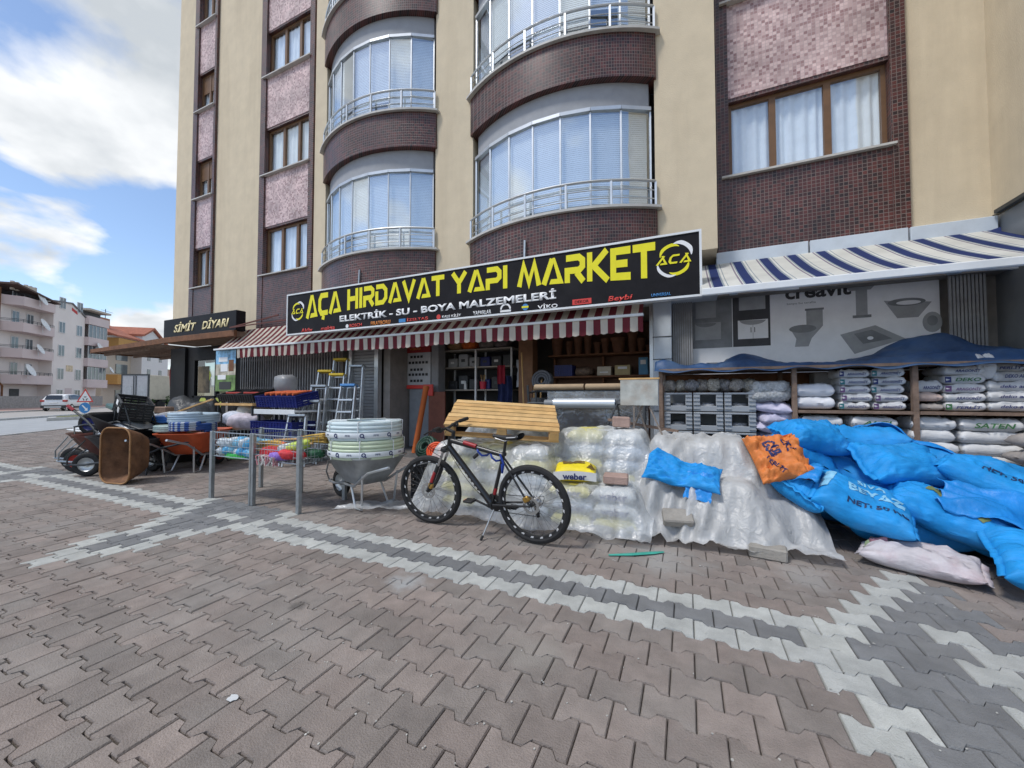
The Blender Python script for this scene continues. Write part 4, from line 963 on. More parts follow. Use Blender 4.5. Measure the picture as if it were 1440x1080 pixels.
bush('shrub', -45.5, 21.5, 1.3, 1.9, 'larger green shrub behind the road sign')
# ================================================================= wheelbarrows and goods on the left
def barrow(name, label, tub_m, frame_m, rim_m, loc, rz=0., rot=None, grip_m=None, sc=1.0, tubz=0., guard=True):
    t = thing(name, label, 'wheelbarrow', loc, rz)
    if rot: t.rotation_euler = rot
    t.scale = (sc, sc, sc)
    # tub: rounded rectangular bowl
    def ring(z, x0, x1, y, rr_, n=7):
        out = []
        for cx, cy, a0 in ((x1 - rr_, y - rr_, 0), (x0 + rr_, y - rr_, 90), (x0 + rr_, -y + rr_, 180), (x1 - rr_, -y + rr_, 270)):
            for i in range(n): a = R(a0 + 90 * i / (n - 1)); out.append((cx + rr_ * math.cos(a), cy + rr_ * math.sin(a), z))
        return out
    m = MB(); rings = [ring(.66, -.44, .50, .36, .12), ring(.67, -.46, .52, .38, .13), ring(.655, -.46, .52, .38, .13), ring(.63, -.43, .49, .35, .12), ring(.42, -.30, .34, .27, .11), ring(.30, -.20, .22, .20, .10), ring(.30, -.15, .17, .15, .08)]
    rings = [[(x, y, z + .06 * max(0, x)) for x, y, z in r_] for r_ in rings]
    inner = [ring(.645, -.42, .48, .34, .11), ring(.42, -.29, .33, .26, .10), ring(.31, -.19, .21, .19, .09), ring(.31, -.14, .16, .14, .07)]
    inner = [[(x, y, z + .06 * max(0, x)) for x, y, z in r_] for r_ in inner]
    for rs_, flip in ((rings, 0), (inner, 1)):
        n = len(rs_[0]); m.add([p for r_ in rs_ for p in r_], [(i * n + k, i * n + (k + 1) % n, (i + 1) * n + (k + 1) % n, (i + 1) * n + k) for i in range(len(rs_) - 1) for k in range(n)] + [tuple((len(rs_) - 1) * n + k for k in range(n))])
    n = len(rings[0]); m.add(rings[0] + inner[0], [(k, (k + 1) % n, n + (k + 1) % n, n + k) for k in range(n)])
    m.build('tub', tub_m, t, 50)
    for s in (-1, 1):
        m = MB(); m.tube([(.86, .05 * s, .20), (.62, .09 * s, .20), (.30, .17 * s, .265), (-.10, .22 * s, .28), (-.50, .27 * s, .50), (-.95, .29 * s, .62)], .017, 7); m.build('handle', frame_m, t, 50)
        m = MB(); m.tube([(-.02, .21 * s, .28), (-.16, .23 * s, .02), (-.30, .23 * s, .02), (-.34, .25 * s, .44)], .014, 7); m.build('leg', frame_m, t, 50)
        if grip_m: MB().tube([(-.82, .285 * s, .588), (-.97, .29 * s, .625)], .024, 8).build('grip', grip_m, t)
        if guard: MB().tube([(.86, .05 * s, .20), (.80, .13 * s, .35), (.56, .20 * s, .62)], .011, 6).build('brace', frame_m, t, 50)
    MB().tube([(.86, -.05, .20), (.92, 0, .20), (.86, .05, .20)], .014, 6).build('bumper', frame_m, t, 50)
    wh = MB().lathe([(.115, -.035), (.15, -.045), (.185, -.035), (.20, 0), (.185, .035), (.15, .045), (.115, .035)], 26, (.62, 0, .20), 'Y').build('wheel', rubber, t, 50)
    MB().lathe([(0, -.03), (.03, -.03), (.04, -.008), (.095, -.008), (.118, -.034), (.122, 0), (.118, .034), (.095, .008), (.04, .008), (.03, .03), (0, .03)], 20, (.62, 0, .20), 'Y').build('rim', rim_m, wh, 50)
    return t
dkgrey = M('dark_tub_paint', (.05, .05, .055), .55, .2, var=.3, dirt=.3, dirtc=(.12, .10, .09)); grey_tub = M('grey_tub_zinc', (.36, .38, .39), .45, .5, var=.2, dirt=.2, dirtc=(.2, .19, .18))
red_p = M('red_paint', (.38, .03, .02), .5, var=.2); orange_p = M('orange_paint', (.50, .09, .03), .5, var=.2, dirt=.3, dirtc=(.25, .08, .04)); green_p = M('green_paint', (.02, .10, .06), .5); black_tub = M('black_tub', (.02, .02, .022), .45, var=.2)
def barrow_at(label, tub_m, frame_m, rim_m, wheel, rot, grip_m=None, sc=1.0):
    """place a barrow by its wheel centre"""
    from mathutils import Euler
    o = Vector(wheel) - Euler(rot).to_matrix() @ (Vector((.62, 0, .20)) * sc)
    return barrow('wheelbarrow', label, tub_m, frame_m, rim_m, o, 0, rot, grip_m, sc)
barrow_at('wheelbarrow with green rim wheel, farthest left of the barrow pile', M('brown_tub', (.16, .09, .07), .7, .2, var=.3), galv, green_p, (-10.40, 3.24, .2), (0, R(-3), R(212)), red_p)
barrow_at('wheelbarrow with red wheel rim between green and grey rims', M('red_brown_tub', (.14, .05, .04), .6, .2, var=.3), galv, red_p, (-9.84, 3.12, .2), (0, R(-3), R(215)), red_p)
barrow_at('wheelbarrow with grey wheel rim in front of the red one', dkgrey, steel_dark, alu, (-9.24, 3.05, .2), (0, R(-2), R(222)), None)
barrow_at('wheelbarrow lying upside down on the others with navy wheel rim', grey_tub, steel_dark, navy_plastic, (-10.0, 3.32, .84), (R(176), R(12), R(204)), None)
barrow_at('black wheelbarrow tipped nose down with red grips raised over the pile', black_tub, steel_dark, alu, (-8.76, 3.72, .22), (0, R(17), R(12)), M('red_grip', (.25, .01, .02), .5), 1.1)
# rusty tub stood on end
tb_ = thing('rusty_tub', 'rusty brown barrow tub standing on end beside the wheels', 'tub', (-8.02, 2.95, 0), R(11)); tb_.scale = (.97, .97, .97)
def rr_ring(z, hx, hy, r_, n=7):
    out = []
    for cx, cy, a0 in ((hx - r_, hy - r_, 0), (-hx + r_, hy - r_, 90), (-hx + r_, -hy + r_, 180), (hx - r_, -hy + r_, 270)):
        for i in range(n): a = R(a0 + 90 * i / (n - 1)); out.append((cx + r_ * math.cos(a), cy + r_ * math.sin(a), z))
    return out
def tub_mesh(rs_, closed_top=False):
    m = MB(); n = len(rs_[0]); m.add([p for r_ in rs_ for p in r_], [(i * n + k, i * n + (k + 1) % n, (i + 1) * n + (k + 1) % n, (i + 1) * n + k) for i in range(len(rs_) - 1) for k in range(n)] + [tuple((len(rs_) - 1) * n + k for k in range(n))]); return m
def upright(m, tilt=8):
    mt_ = Matrix.Translation((0, 0, .45)) @ Matrix.Rotation(R(90), 4, 'X') @ Matrix.Rotation(R(90), 4, 'Z')
    m.v = [tuple(mt_ @ Vector(v)) for v in m.v]; return m
upright(tub_mesh([rr_ring(0, .435, .315, .17), rr_ring(-.06, .42, .30, .16), rr_ring(-.25, .34, .23, .12), rr_ring(-.36, .27, .17, .1), rr_ring(-.36, .2, .1, .05)])).build('shell', rust, tb_, 50)
m = MB(); n_ = 28; ringp = rr_ring(.003, .437, .317, .17); m.tube(ringp, .013, 6, True); upright(m).build('rim', rust_rim, tb_, 'all')
# orange barrow with coiled hoses
barrow('wheelbarrow', 'orange wheelbarrow carrying blue hose coils', orange_p, alu, M('dark_red_rim', (.2, .02, .02), .5), (-8.25, 4.10, 0), R(118), None, None, 1.05)
barrow('wheelbarrow', 'small yellow wheelbarrow behind the wire basket table', M('yellow_paint', (.65, .33, .02), .5, var=.15), steel_dark, M('dark_red_rim2', (.25, .06, .02), .5), (-8.75, 4.75, 0), R(-60), None, None, .70)
def coil(name, label, c, R0, r, turns, h, mat, cat='hose', tilt=(0, 0, 0), group=None, ring=3):
    t = thing(name, label, cat, c, 0, group); t.rotation_euler = tilt; m = MB()
    pts = []; N_ = 40
    for k in range(ring):
        path = []; nn = N_ * turns
        for i in range(nn):
            a = 2 * math.pi * i / N_; path.append(((R0 - k * r * 1.8) * (1 + .015 * nz(i * .13, k)) * math.cos(a), (R0 - k * r * 1.8) * (1 + .015 * nz(i * .11, k + 5)) * math.sin(a), r + h * i / nn + .006 * nz(i * .2, k + 9)))
        m.tube(path, r, 6)
    m.build('hose_turns', mat, t, 'all'); return t
hb = M('blue_hose', (.05, .17, .50), .35, var=.2); hp_ = M('pale_blue_hose', (.36, .46, .54), .35, var=.15); hg = M('grey_green_hose', (.30, .38, .36), .4, var=.15)
coil('hose_coil', 'pale grey-blue hose coil topping the orange wheelbarrow', (-8.28, 4.12, .84), .35, .036, 4, .16, hp_)
coil('hose_coil', 'blue and white striped hose coil lying in the orange wheelbarrow', (-8.16, 4.05, .70), .32, .030, 4, .15, stripes('blue_white_hose', .09, [(0, (.04, .12, .42)), (.5, (.5, .58, .66))], .4))
coil('hose_coil', 'dull green hose coil at the left rim of the orange wheelbarrow', (-8.5, 4.0, .68), .34, .03, 3, .10, hg)
coil('hose_coil', 'bright blue hose coil behind the orange wheelbarrow', (-9.3, 4.35, .80), .38, .035, 3, .11, hb)
# dark film over goods behind
def mound(name, label, cat, c, sx, sy, h, mat, seed, n=34):
    m = MB()
    def fn(u, v):
        x, y = u * 2 - 1, v * 2 - 1; d = max(abs(x), abs(y)) ** 1; rr_ = max(0, 1 - (abs(x) ** 2.6 + abs(y) ** 2.6) ** (1 / 2.6))
        z = h * min(1, rr_ * 2.3) ** .8 * (1 + .16 * nz(x * 2 + seed, y * 2)) + .05 * nz(x * 7, y * 7 + seed) * min(1, rr_ * 4)
        return (c[0] + x * sx * (1 + .06 * nz(y * 5, seed)), c[1] + y * sy * (1 + .06 * nz(x * 5, seed + 3)), c[2] + max(0, z))
    m.grid(fn, n, n); o = m.build(name, mat, None, 'all'); return tag(o, label, cat)
mound('covered_goods', 'goods under dark grey plastic film left of the bakery logos', 'covered goods', (-10.7, 5.3, 0), 1.0, .65, 1.22, film('dark_film', (.075, .08, .085), .96, .4, .06, .04), 4)
# things on the pile
def crate(name, label, loc, d, mat, rot=(0, 0, 0), slots=5, group=None, cat='crate', rows=None):
    t = thing(name, label, cat, loc, 0, group); t.rotation_euler = rot; X, Y, Z = d; th = .012; m = MB()
    m.b(-X / 2, X / 2, -Y / 2, Y / 2, 0, th)
    ns = slots; hs = Z / (ns * 1.35)
    for i in range(ns):
        z0 = th + .006 + i * (Z - th - hs * .9) / max(1, ns - 1)
        if i == ns - 1: z0 = Z - hs
        for s in (-1, 1):
            m.b(-X / 2, X / 2, s * Y / 2 - th / 2, s * Y / 2 + th / 2, z0, z0 + hs)
            m.b(s * X / 2 - th / 2, s * X / 2 + th / 2, -Y / 2 + th, Y / 2 - th, z0, z0 + hs)
    m.build('slatted_walls', mat, t)
    m = MB()
    for i in range(8):
        x = -X / 2 + X * i / 7
        for s in (-1, 1): m.b(x - .012, x + .012, s * (Y / 2 + .009) - .006, s * (Y / 2 + .009) + .006, 0, Z)
    for i in range(5):
        y = -Y / 2 + Y * i / 4
        for s in (-1, 1): m.b(s * (X / 2 + .009) - .006, s * (X / 2 + .009) + .006, y - .012, y + .012, 0, Z)
    m.build('ribs', mat, t)
    MB().b(-X / 2 - .02, X / 2 + .02, -Y / 2 - .02, -Y / 2 + .005, Z, Z + .02).b(-X / 2 - .02, X / 2 + .02, Y / 2 - .005, Y / 2 + .02, Z, Z + .02).b(-X / 2 - .02, -X / 2 + .005, -Y / 2, Y / 2, Z, Z + .02).b(X / 2 - .005, X / 2 + .02, -Y / 2, Y / 2, Z, Z + .02).build('rim', mat, t)
    return t
c = crate('plastic_crate', 'black slatted crate with white labels on top of the barrow pile', (-9.45, 3.68, .98), (.66, .42, .30), black_plastic, (R(-8), R(14), R(-14)), 6)
for x, z in ((-.08, .2), (.14, .12)): MB().b(x, x + .16, -.232, -.225, z, z + .08).build('paper_label', white_vinyl, c)
m = MB(); m.box((-9.95, 3.75, 1.12), (.5, .34, .09), Matrix.Rotation(R(12), 3, 'Y'), .02); tag(m.build('green_case', M('dark_green_plastic', (.03, .09, .085), .35, var=.3), None), 'flat dark green plastic case beside the black crate', 'case')
for k in range(3):
    m = MB(); a = Vector((-9.6 + k * .07, 3.40 + .06 * k, .66 + .03 * k)); m.bar(a, a + Vector((-1.25, -.04, .05)), .16, .02, .004)
    tag(m.build('white_profile', white_pvc), ('lowest', 'middle', 'topmost')[k] + ' of the white plastic boards sticking out left over the barrows', 'board')
for k, (p, q, w_, lab) in enumerate((((-10.3, 4.6, .92), (-9.2, 4.9, 1.28), .05, 'long thin timber batten leaning up past the dark film'), ((-9.8, 4.5, .92), (-8.7, 3.9, .98), .06, 'pale board lying across the barrows under the blue hose'))):
    tag(MB().bar(p, q, w_, .03).build('timber_batten', wood_new), lab, 'batten')
tag(MB().box((-9.95, 4.4, 1.06), (.28, .2, .14), Matrix.Rotation(R(20), 3, 'Z'), .02).build('timber_block', wood_old), 'brown timber block on the heap left of the dark film', 'block')
tag(MB().bar((-10.2, 4.5, .90), (-9.2, 4.3, .98), .3, .14, .02).build('wrapped_bundle', film('light_film', (.7, .72, .74), .9, .3, .1, .08)), 'pale plastic wrapped bundle between black crate and dark film', 'bundle')
ml = thing('nested_tubs', 'dark stacked tubs and frames under the goods behind the barrows', 'tubs', (-9.75, 4.55, 0))
for k in range(4): tub_mesh([rr_ring(.30 + k * .12, .5, .34, .13), rr_ring(.2 + k * .12, .45, .3, .13), rr_ring(.0 + k * .12, .33, .2, .12)]).build('nested_tub', dkgrey, ml, 50)

# ---------------------------------------------------------------- wire basket tables
def basket_table(x0, x1, lab):
    y0, y1 = 3.09, 3.745; t = thing('basket_table', lab, 'display table', ((x0 + x1) / 2, (y0 + y1) / 2, 0), 0, 'wire basket tables')
    def bb(mb, n, s=False): return mb.build(n, galv, t, s, True)
    for x in (x0, x1):
        for y in (y0, y1):
            o = bb(MB().b(x - .024, x + .024, y - .024, y + .024, 0, .885, .004), 'leg')
    m = MB()
    for z in (.56, .63, .70, .77, .87):
        r_ = .0045 if z not in (.56, .87) else .007
        m.tube([(x0, y0, z), (x1, y0, z), (x1, y1, z), (x0, y1, z)], r_, 5, True)
    nx, ny = int((x1 - x0) / .05), int((y1 - y0) / .05)
    for i in range(1, nx):
        x = x0 + (x1 - x0) * i / nx
        m.tube([(x, y0, .87), (x, y0, .56), (x, y1, .56), (x, y1, .87)], .0028, 4)
    for i in range(1, ny):
        y = y0 + (y1 - y0) * i / ny
        m.tube([(x0, y, .87), (x0, y, .56), (x1, y, .56), (x1, y, .87)], .0028, 4)
    bb(m, 'wire_basket')
basket_table(-5.775, -4.945, 'left wire basket table holding blue and white packets'); basket_table(-4.915, -4.085, 'right wire basket table filled with brooms and mops')
rb = random.Random(21)
pk = [M('packet_blue', (.08, .36, .62), .4, var=.35, scale=14), M('packet_white', (.62, .68, .72), .4, var=.25, scale=14), M('packet_cyan', (.20, .48, .66), .4, var=.4, scale=10)]
def lump(sx, sy, sz, seed, n=10, rough=.16):
    m = MB(); m.ball((0, 0, 0), 1, n, 7)
    out = []
    for x, y, z in m.v:
        p = Vector((x, y, z)); q = Vector([math.copysign(abs(v_) ** .7, v_) for v_ in p]); d = 1 + rough * nz(p.x * 2 + seed, p.y * 2, p.z * 2) + rough * .5 * nz(p.x * 5 + seed, p.y * 5, p.z * 5)
        out.append((q.x * sx * d, q.y * sy * d, q.z * sz * d))
    m.v = out; return m
k = 0
for iy in range(2):
    for iz in range(2):
        for ix in range(7):
            x = -5.68 + ix * .108 + rb.uniform(-.015, .015); y = 3.19 + iy * .17 + rb.uniform(-.02, .02) ; z = .625 + iz * .105 + rb.uniform(-.01, .01)
            o = lump(.06, .09, .058, k).build('goods_packet', pk[rb.randrange(3)], None, 'all'); o.location = (x, y, z); o.rotation_euler = (rb.uniform(-.3, .3), rb.uniform(-.3, .3), rb.uniform(-.5, .5))
            tag(o, 'small blue and white packet heaped in the left wire basket', 'packet', 'packets in the left wire basket'); k += 1
m = MB(); path = []
for i in range(120):
    a = 2 * math.pi * i / 30; path.append((-5.36 + (.36 - .03 * (i // 30)) * math.cos(a), 3.3 + .2 * math.sin(a), .545 + .012 * (i / 30) - .04 * (math.cos(a * .5) ** 2) * 0))
m.tube(path, .014, 6); tag(m.build('green_hose', M('green_hose', (.02, .42, .05), .4, var=.1), None, 'all'), 'bright green hose looped along the bottom of the left wire basket', 'hose')
straw = M('yellow_straw', (.55, .36, .09), .85, var=.35, scale=30, bump=.5, bscale=60)
def broom(loc, rz, tilt, lab, mat, L_=.55):
    t = thing('broom', lab, 'broom', loc, rz); t.rotation_euler = (0, tilt, rz)
    m = MB(); rr_ = random.Random(int(loc[0] * 50))
    for i in range(90):
        a, b_ = rr_.uniform(-1, 1), rr_.uniform(-1, 1); m.tube([(0, a * .02, b_ * .02), (L_ * .5, a * .07, b_ * .05), (L_, a * .11 + rr_.uniform(-.01, .01), b_ * .06)], .005, 4)
    m.build('bristles', mat, t); MB().tube([(-.45, 0, 0), (.02, 0, 0)], .013, 7).build('stick', wood_new, t); MB().tube([(0, 0, 0), (.07, 0, 0)], [.03, .04], 8).build('collar', red_vinyl, t)
broom((-4.55, 3.42, .80), R(2), R(-4), 'large straw broom lying rightmost on the wire basket', straw); broom((-4.62, 3.3, .74), R(184), R(4), 'straw broom pointing left on the wire basket', straw, .4)
for i, (x, y, z, c, lab) in enumerate(((-4.72, 3.2, .66, (.55, .03, .04), 'red plastic dustpan in the right wire basket'), (-4.28, 3.15, .66, (.60, .04, .05), 'red brush head beside the front leg of the basket table'), (-4.2, 3.4, .64, (.03, .12, .06), 'dark green brush in the right wire basket'), (-4.5, 3.15, .62, (.25, .14, .5), 'purple cloth mop in the right wire basket'), (-4.45, 3.25, .72, (.62, .66, .65), 'white string mop on top of the right wire basket'), (-4.3, 3.25, .75, (.5, .62, .12), 'lime green mop head on the right wire basket'), (-4.75, 3.5, .66, (.1, .3, .45), 'blue cleaning cloth bundle at the back of the right basket'))):
    o = lump(.15, .11, .055, i + 30, 14).build('cleaning_goods', M('goods_%d' % i, c, .6, var=.35, scale=22, bump=.4), None, 'all'); o.location = (x, y, z); o.rotation_euler = (.1, .1, i); tag(o, lab, 'cleaning goods')
mp = thing('string_mop', 'grey and pink mop strings hanging through the right wire basket', 'mop', (-4.62, 3.1, .6)); rr_ = random.Random(8)
for k in range(3):
    m = MB()
    for i in range(16):
        x = rr_.uniform(-.16, .16); y = rr_.uniform(-.04, .02); m.tube([(x, y + .1, .05), (x + rr_.uniform(-.05, .05), y - .03, .02), (x + rr_.uniform(-.08, .08), y - .03, -.08), (x + rr_.uniform(-.05, .05), y, -.03)], .008, 4)
    m.build('strands', [M('mop_grey', (.4, .38, .36), .9), M('mop_pink', (.45, .2, .22), .9), M('mop_white', (.6, .6, .58), .9)][k], mp)

# ---------------------------------------------------------------- crates on stands and ladders by the gate
st_ = thing('timber_stand', 'steel legged stand with a timber top under the black crates', 'stand', (-9.05, 5.5, 0))
MB().b(-9.72, -8.38, 5.22, 5.85, 1.14, 1.19, .006).build('top_board', wood_new, st_, False, True)
for x in (-9.65, -8.45):
    for y in (5.27, 5.8): MB().b(x - .02, x + .02, y - .02, y + .02, 0, 1.14).build('leg', steel_dark, st_, False, True)
s2 = thing('white_stand', 'low stand with white front edge under the blue crates', 'stand', (-7.6, 5.5, 0))
MB().b(-8.25, -7.0, 5.2, 5.8, 1.02, 1.06, .006).build('top_board', white_pvc, s2, False, True); MB().b(-8.25, -7.0, 5.17, 5.19, .98, 1.08, .004).build('edge_strip', white_pvc, s2, False, True)
for x in (-8.2, -7.05):
    for y in (5.25, 5.75): MB().b(x - .02, x + .02, y - .02, y + .02, 0, 1.02).build('leg', steel_dark, s2, False, True)
for i, (x, lab) in enumerate(((-9.35, 'left black crate of trays tipped forward on the timber stand'), (-8.72, 'right black crate of trays tipped forward on the timber stand'))):
    c = crate('plastic_crate', lab, (x, 5.52, 1.28), (.58, .48, .16), black_plastic, (R(14), 0, 0), 4)
    for k in range(5): MB().b(-.27 + k * .11, -.26 + k * .11 + .005, -.22, .22, .02, .15).build('divider', black_plastic, c)
    tag(MB().box((x + .02, 5.4, 1.42), (.42, .06, .04), Matrix.Rotation(R(8), 3, 'Z'), .01).build('red_tool', red_p), ('left', 'right')[i] + ' red handled tool on the black crates', 'tool')
for i, (x, y, z, d, lab) in enumerate(((-7.95, 5.5, 1.17, (.60, .5, .22), 'left blue crate of orange tools on the white stand'), (-7.33, 5.5, 1.17, (.60, .5, .22), 'right blue crate of orange tools on the white stand'), (-7.9, 5.35, .48, (.6, .5, .34), 'blue crate under the white stand, left'), (-7.27, 5.35, .48, (.6, .5, .34), 'blue crate under the white stand, right'), (-9.35, 5.5, .35, (.5, .45, .6), 'tall black crate under the timber stand'))):
    crate('plastic_crate', lab, (x, y, z), d, black_plastic if 'black' in lab else navy_plastic, (R(12) if i < 2 else 0, 0, 0), 5)
MB_or = M('orange_tool', (.65, .14, .05), .45, var=.2)
for i in range(6):
    x = -8.12 + i * .17; m = MB().tube([(x, 5.32, 1.39), (x + .05, 5.55, 1.44), (x + .1, 5.68, 1.46)], [.035, .022, .016], 7); tag(m.build('hand_tool', MB_or, None, 60), 'orange handled tool laid in the blue crates, number %s from the left' % ('one two three four five six'.split()[i]), 'tool', 'orange tools in the blue crates')
for x, lab in ((-8.1, 'clear plastic ball bag above the left blue crate'),):
    tag(lump(.25, .2, .2, 3, 16).build('clear_bag', film('clear_bag', (.4, .41, .42), .7, .35, .1, .1), None, 'all'), lab, 'bag').location = (x, 5.75, 1.62)
for i, (x, y, z, lab) in enumerate(((-9.0, 5.3, .85, 'white printed cloth sack under the timber stand, left'), (-8.6, 5.25, .80, 'white printed cloth sack under the timber stand, right'), (-8.85, 5.6, 1.0, 'beige sack wedged under the timber stand top'))):
    o = lump(.34, .22, .17, i + 11, 18).build('cloth_sack', M('printed_cloth_%d' % i, ((.5, .53, .6), (.55, .5, .55), (.38, .36, .31))[i], .8, var=.3, scale=10, bump=.3, bscale=8), None, 'all'); o.location = (x, y, z); o.rotation_euler = (.2, .1, i * .7); tag(o, lab, 'sack')
tag(MB().b(-9.7, -8.3, 5.15, 5.85, .28, .36, .01).b(-9.6, -8.4, 5.2, 5.8, .02, .28).build('goods_shelf', wood_old), 'low brown bench carrying sacks under the timber stand', 'bench')

def ladder(x, y, h, lean, yaw, lab, wd=.42, cap=None, depth=.10):
    t = thing('step_ladder', lab, 'ladder', (x, y, .0), yaw); t.rotation_euler = (R(-lean), 0, yaw)
    for s in (-1, 1): MB().bar((s * wd / 2, 0, .02), (s * wd * .38, 0, h), .03, .055, .004).build('rail', alu, t); MB().bar((s * wd / 2, depth, .0), (s * wd * .36, depth * .5, h * .97), .025, .03).build('rear_leg', alu, t)
    n = int(h / .26)
    for i in range(1, n): w_ = wd * (1 - .24 * i / n); MB().b(-w_ / 2 + .016, w_ / 2 - .016, -.05, .05, i * .255, i * .255 + .03).build('step', alu, t)
    MB().b(-wd * .40, wd * .40, -.06, .10, h - .03, h + .02, .008).build('top_cap', cap or galv, t)
ycap = M('yellow_cap', (.60, .42, .03), .5)
for a in (((-6.86, 5.00, 1.00, 14, .45), 'smallest step ladder nearest the blue crates'), ((-6.90, 5.30, 1.28, 14, .42), 'second smallest step ladder in the row'), ((-7.10, 5.60, 1.60, 12, .38), 'mid height step ladder in the row by the gate'), ((-7.43, 6.0, 1.95, 10, .3), 'tall step ladder with yellow top cap', ycap), ((-7.20, 6.22, 2.22, 8, .25), 'tallest step ladder with yellow cap against the gate', ycap), ((-6.50, 5.80, 1.62, 12, .3), 'blue topped step ladder beside the shutter', M('blue_cap', (.08, .25, .55), .5)), ((-6.78, 6.32, 2.05, 7, .2), 'step ladder standing right in front of the roller shutter'), ((-6.95, 5.95, 1.85, 9, .35), 'step ladder with yellow cap in the middle of the row', ycap)):
    ladder(*a[0], a[1], cap=a[2] if len(a) > 2 else None)
# ================================================================= heap tools: sacks that settle on what lies below
class Heap:
    def __init__(s, x0, x1, y0, y1, r=.04):
        s.x0, s.y0, s.r = x0, y0, r; s.a = np.zeros((int((x1 - x0) / r) + 1, int((y1 - y0) / r) + 1))
    def blur(s, k):
        b = s.a.copy()
        for ax in (0, 1):
            acc = np.zeros_like(b)
            for d in range(-k, k + 1): acc += np.roll(b, d, ax)
            b = acc / (2 * k + 1)
        return b
    def at(s, x, y, b=None):
        b = s.a if b is None else b; i = (x - s.x0) / s.r; j = (y - s.y0) / s.r
        i = min(max(i, 0), b.shape[0] - 1.001); j = min(max(j, 0), b.shape[1] - 1.001); i0, j0 = int(i), int(j); fi, fj = i - i0, j - j0
        return b[i0, j0] * (1 - fi) * (1 - fj) + b[i0 + 1, j0] * fi * (1 - fj) + b[i0, j0 + 1] * (1 - fi) * fj + b[i0 + 1, j0 + 1] * fi * fj
    def raise_(s, pts):
        for x, y, z in pts:
            i, j = int((x - s.x0) / s.r + .5), int((y - s.y0) / s.r + .5)
            if 0 <= i < s.a.shape[0] and 0 <= j < s.a.shape[1]: s.a[i, j] = max(s.a[i, j], z)
    def block(s, x0, x1, y0, y1, z):
        i0, i1, j0, j1 = [int(q) for q in ((x0 - s.x0) / s.r, (x1 - s.x0) / s.r, (y0 - s.y0) / s.r, (y1 - s.y0) / s.r)]; s.a[i0:i1 + 1, j0:j1 + 1] = np.maximum(s.a[i0:i1 + 1, j0:j1 + 1], z)
heap = Heap(-4.6, 5.0, 2.8, 7.4)
def sack_fn(L_, W_, T_, seed, mid, wr=1.0, sq=3.2):
    rc = random.Random(seed * 13 + 1); CR = []
    for _ in range(9):        # sharp creases across the cloth
        an = rc.uniform(0, math.pi); CR.append((rc.uniform(-.9, .9), rc.uniform(-.9, .9), math.cos(an), math.sin(an), rc.choice([-1, -1, 1]) * rc.uniform(.004, .011), rc.uniform(.05, .11), rc.uniform(.25, .6)))
    def pos(u, v, top):
        x = L_ / 2 * u * (1 - .05 * (1 - v * v)); y = W_ / 2 * v * (1 - .09 * (1 - u * u) + .03 * u * u)
        t_ = T_ / 2 * (max(0, 1 - abs(u) ** sq) ** .55) * (max(0, 1 - abs(v) ** sq) ** .5)
        e_ = abs(u) ** 2
        w_ = wr * (.010 * nz(u * 2.5 + seed, v * 9, seed) * (.35 + e_) + .018 * nz(u * 1.6 + seed, v * 1.9, seed + 4) + .007 * (1 - 3 * abs(nz(u * 4 + v * 2 + seed, v * 5 - u * 2, seed + 2))) + .008 * e_ * math.sin(v * 17 + 3 * nz(u * 2, v * 3, seed))) * min(1, t_ / (T_ * .18))
        for cu, cv, ca, sa, dp, wd_, ln in CR:
            du, dv = u - cu, v - cv; a_ = (du * sa - dv * ca) + .08 * nz(u * 3, v * 3, seed); b_ = du * ca + dv * sa; w_ += wr * dp * math.exp(-(a_ / wd_) ** 2 - (b_ / ln) ** 2)
        z = mid(x, y) + (t_ if top else -t_ * .92) + (w_ if top else 0)
        return Vector((x, y, z))
    return pos
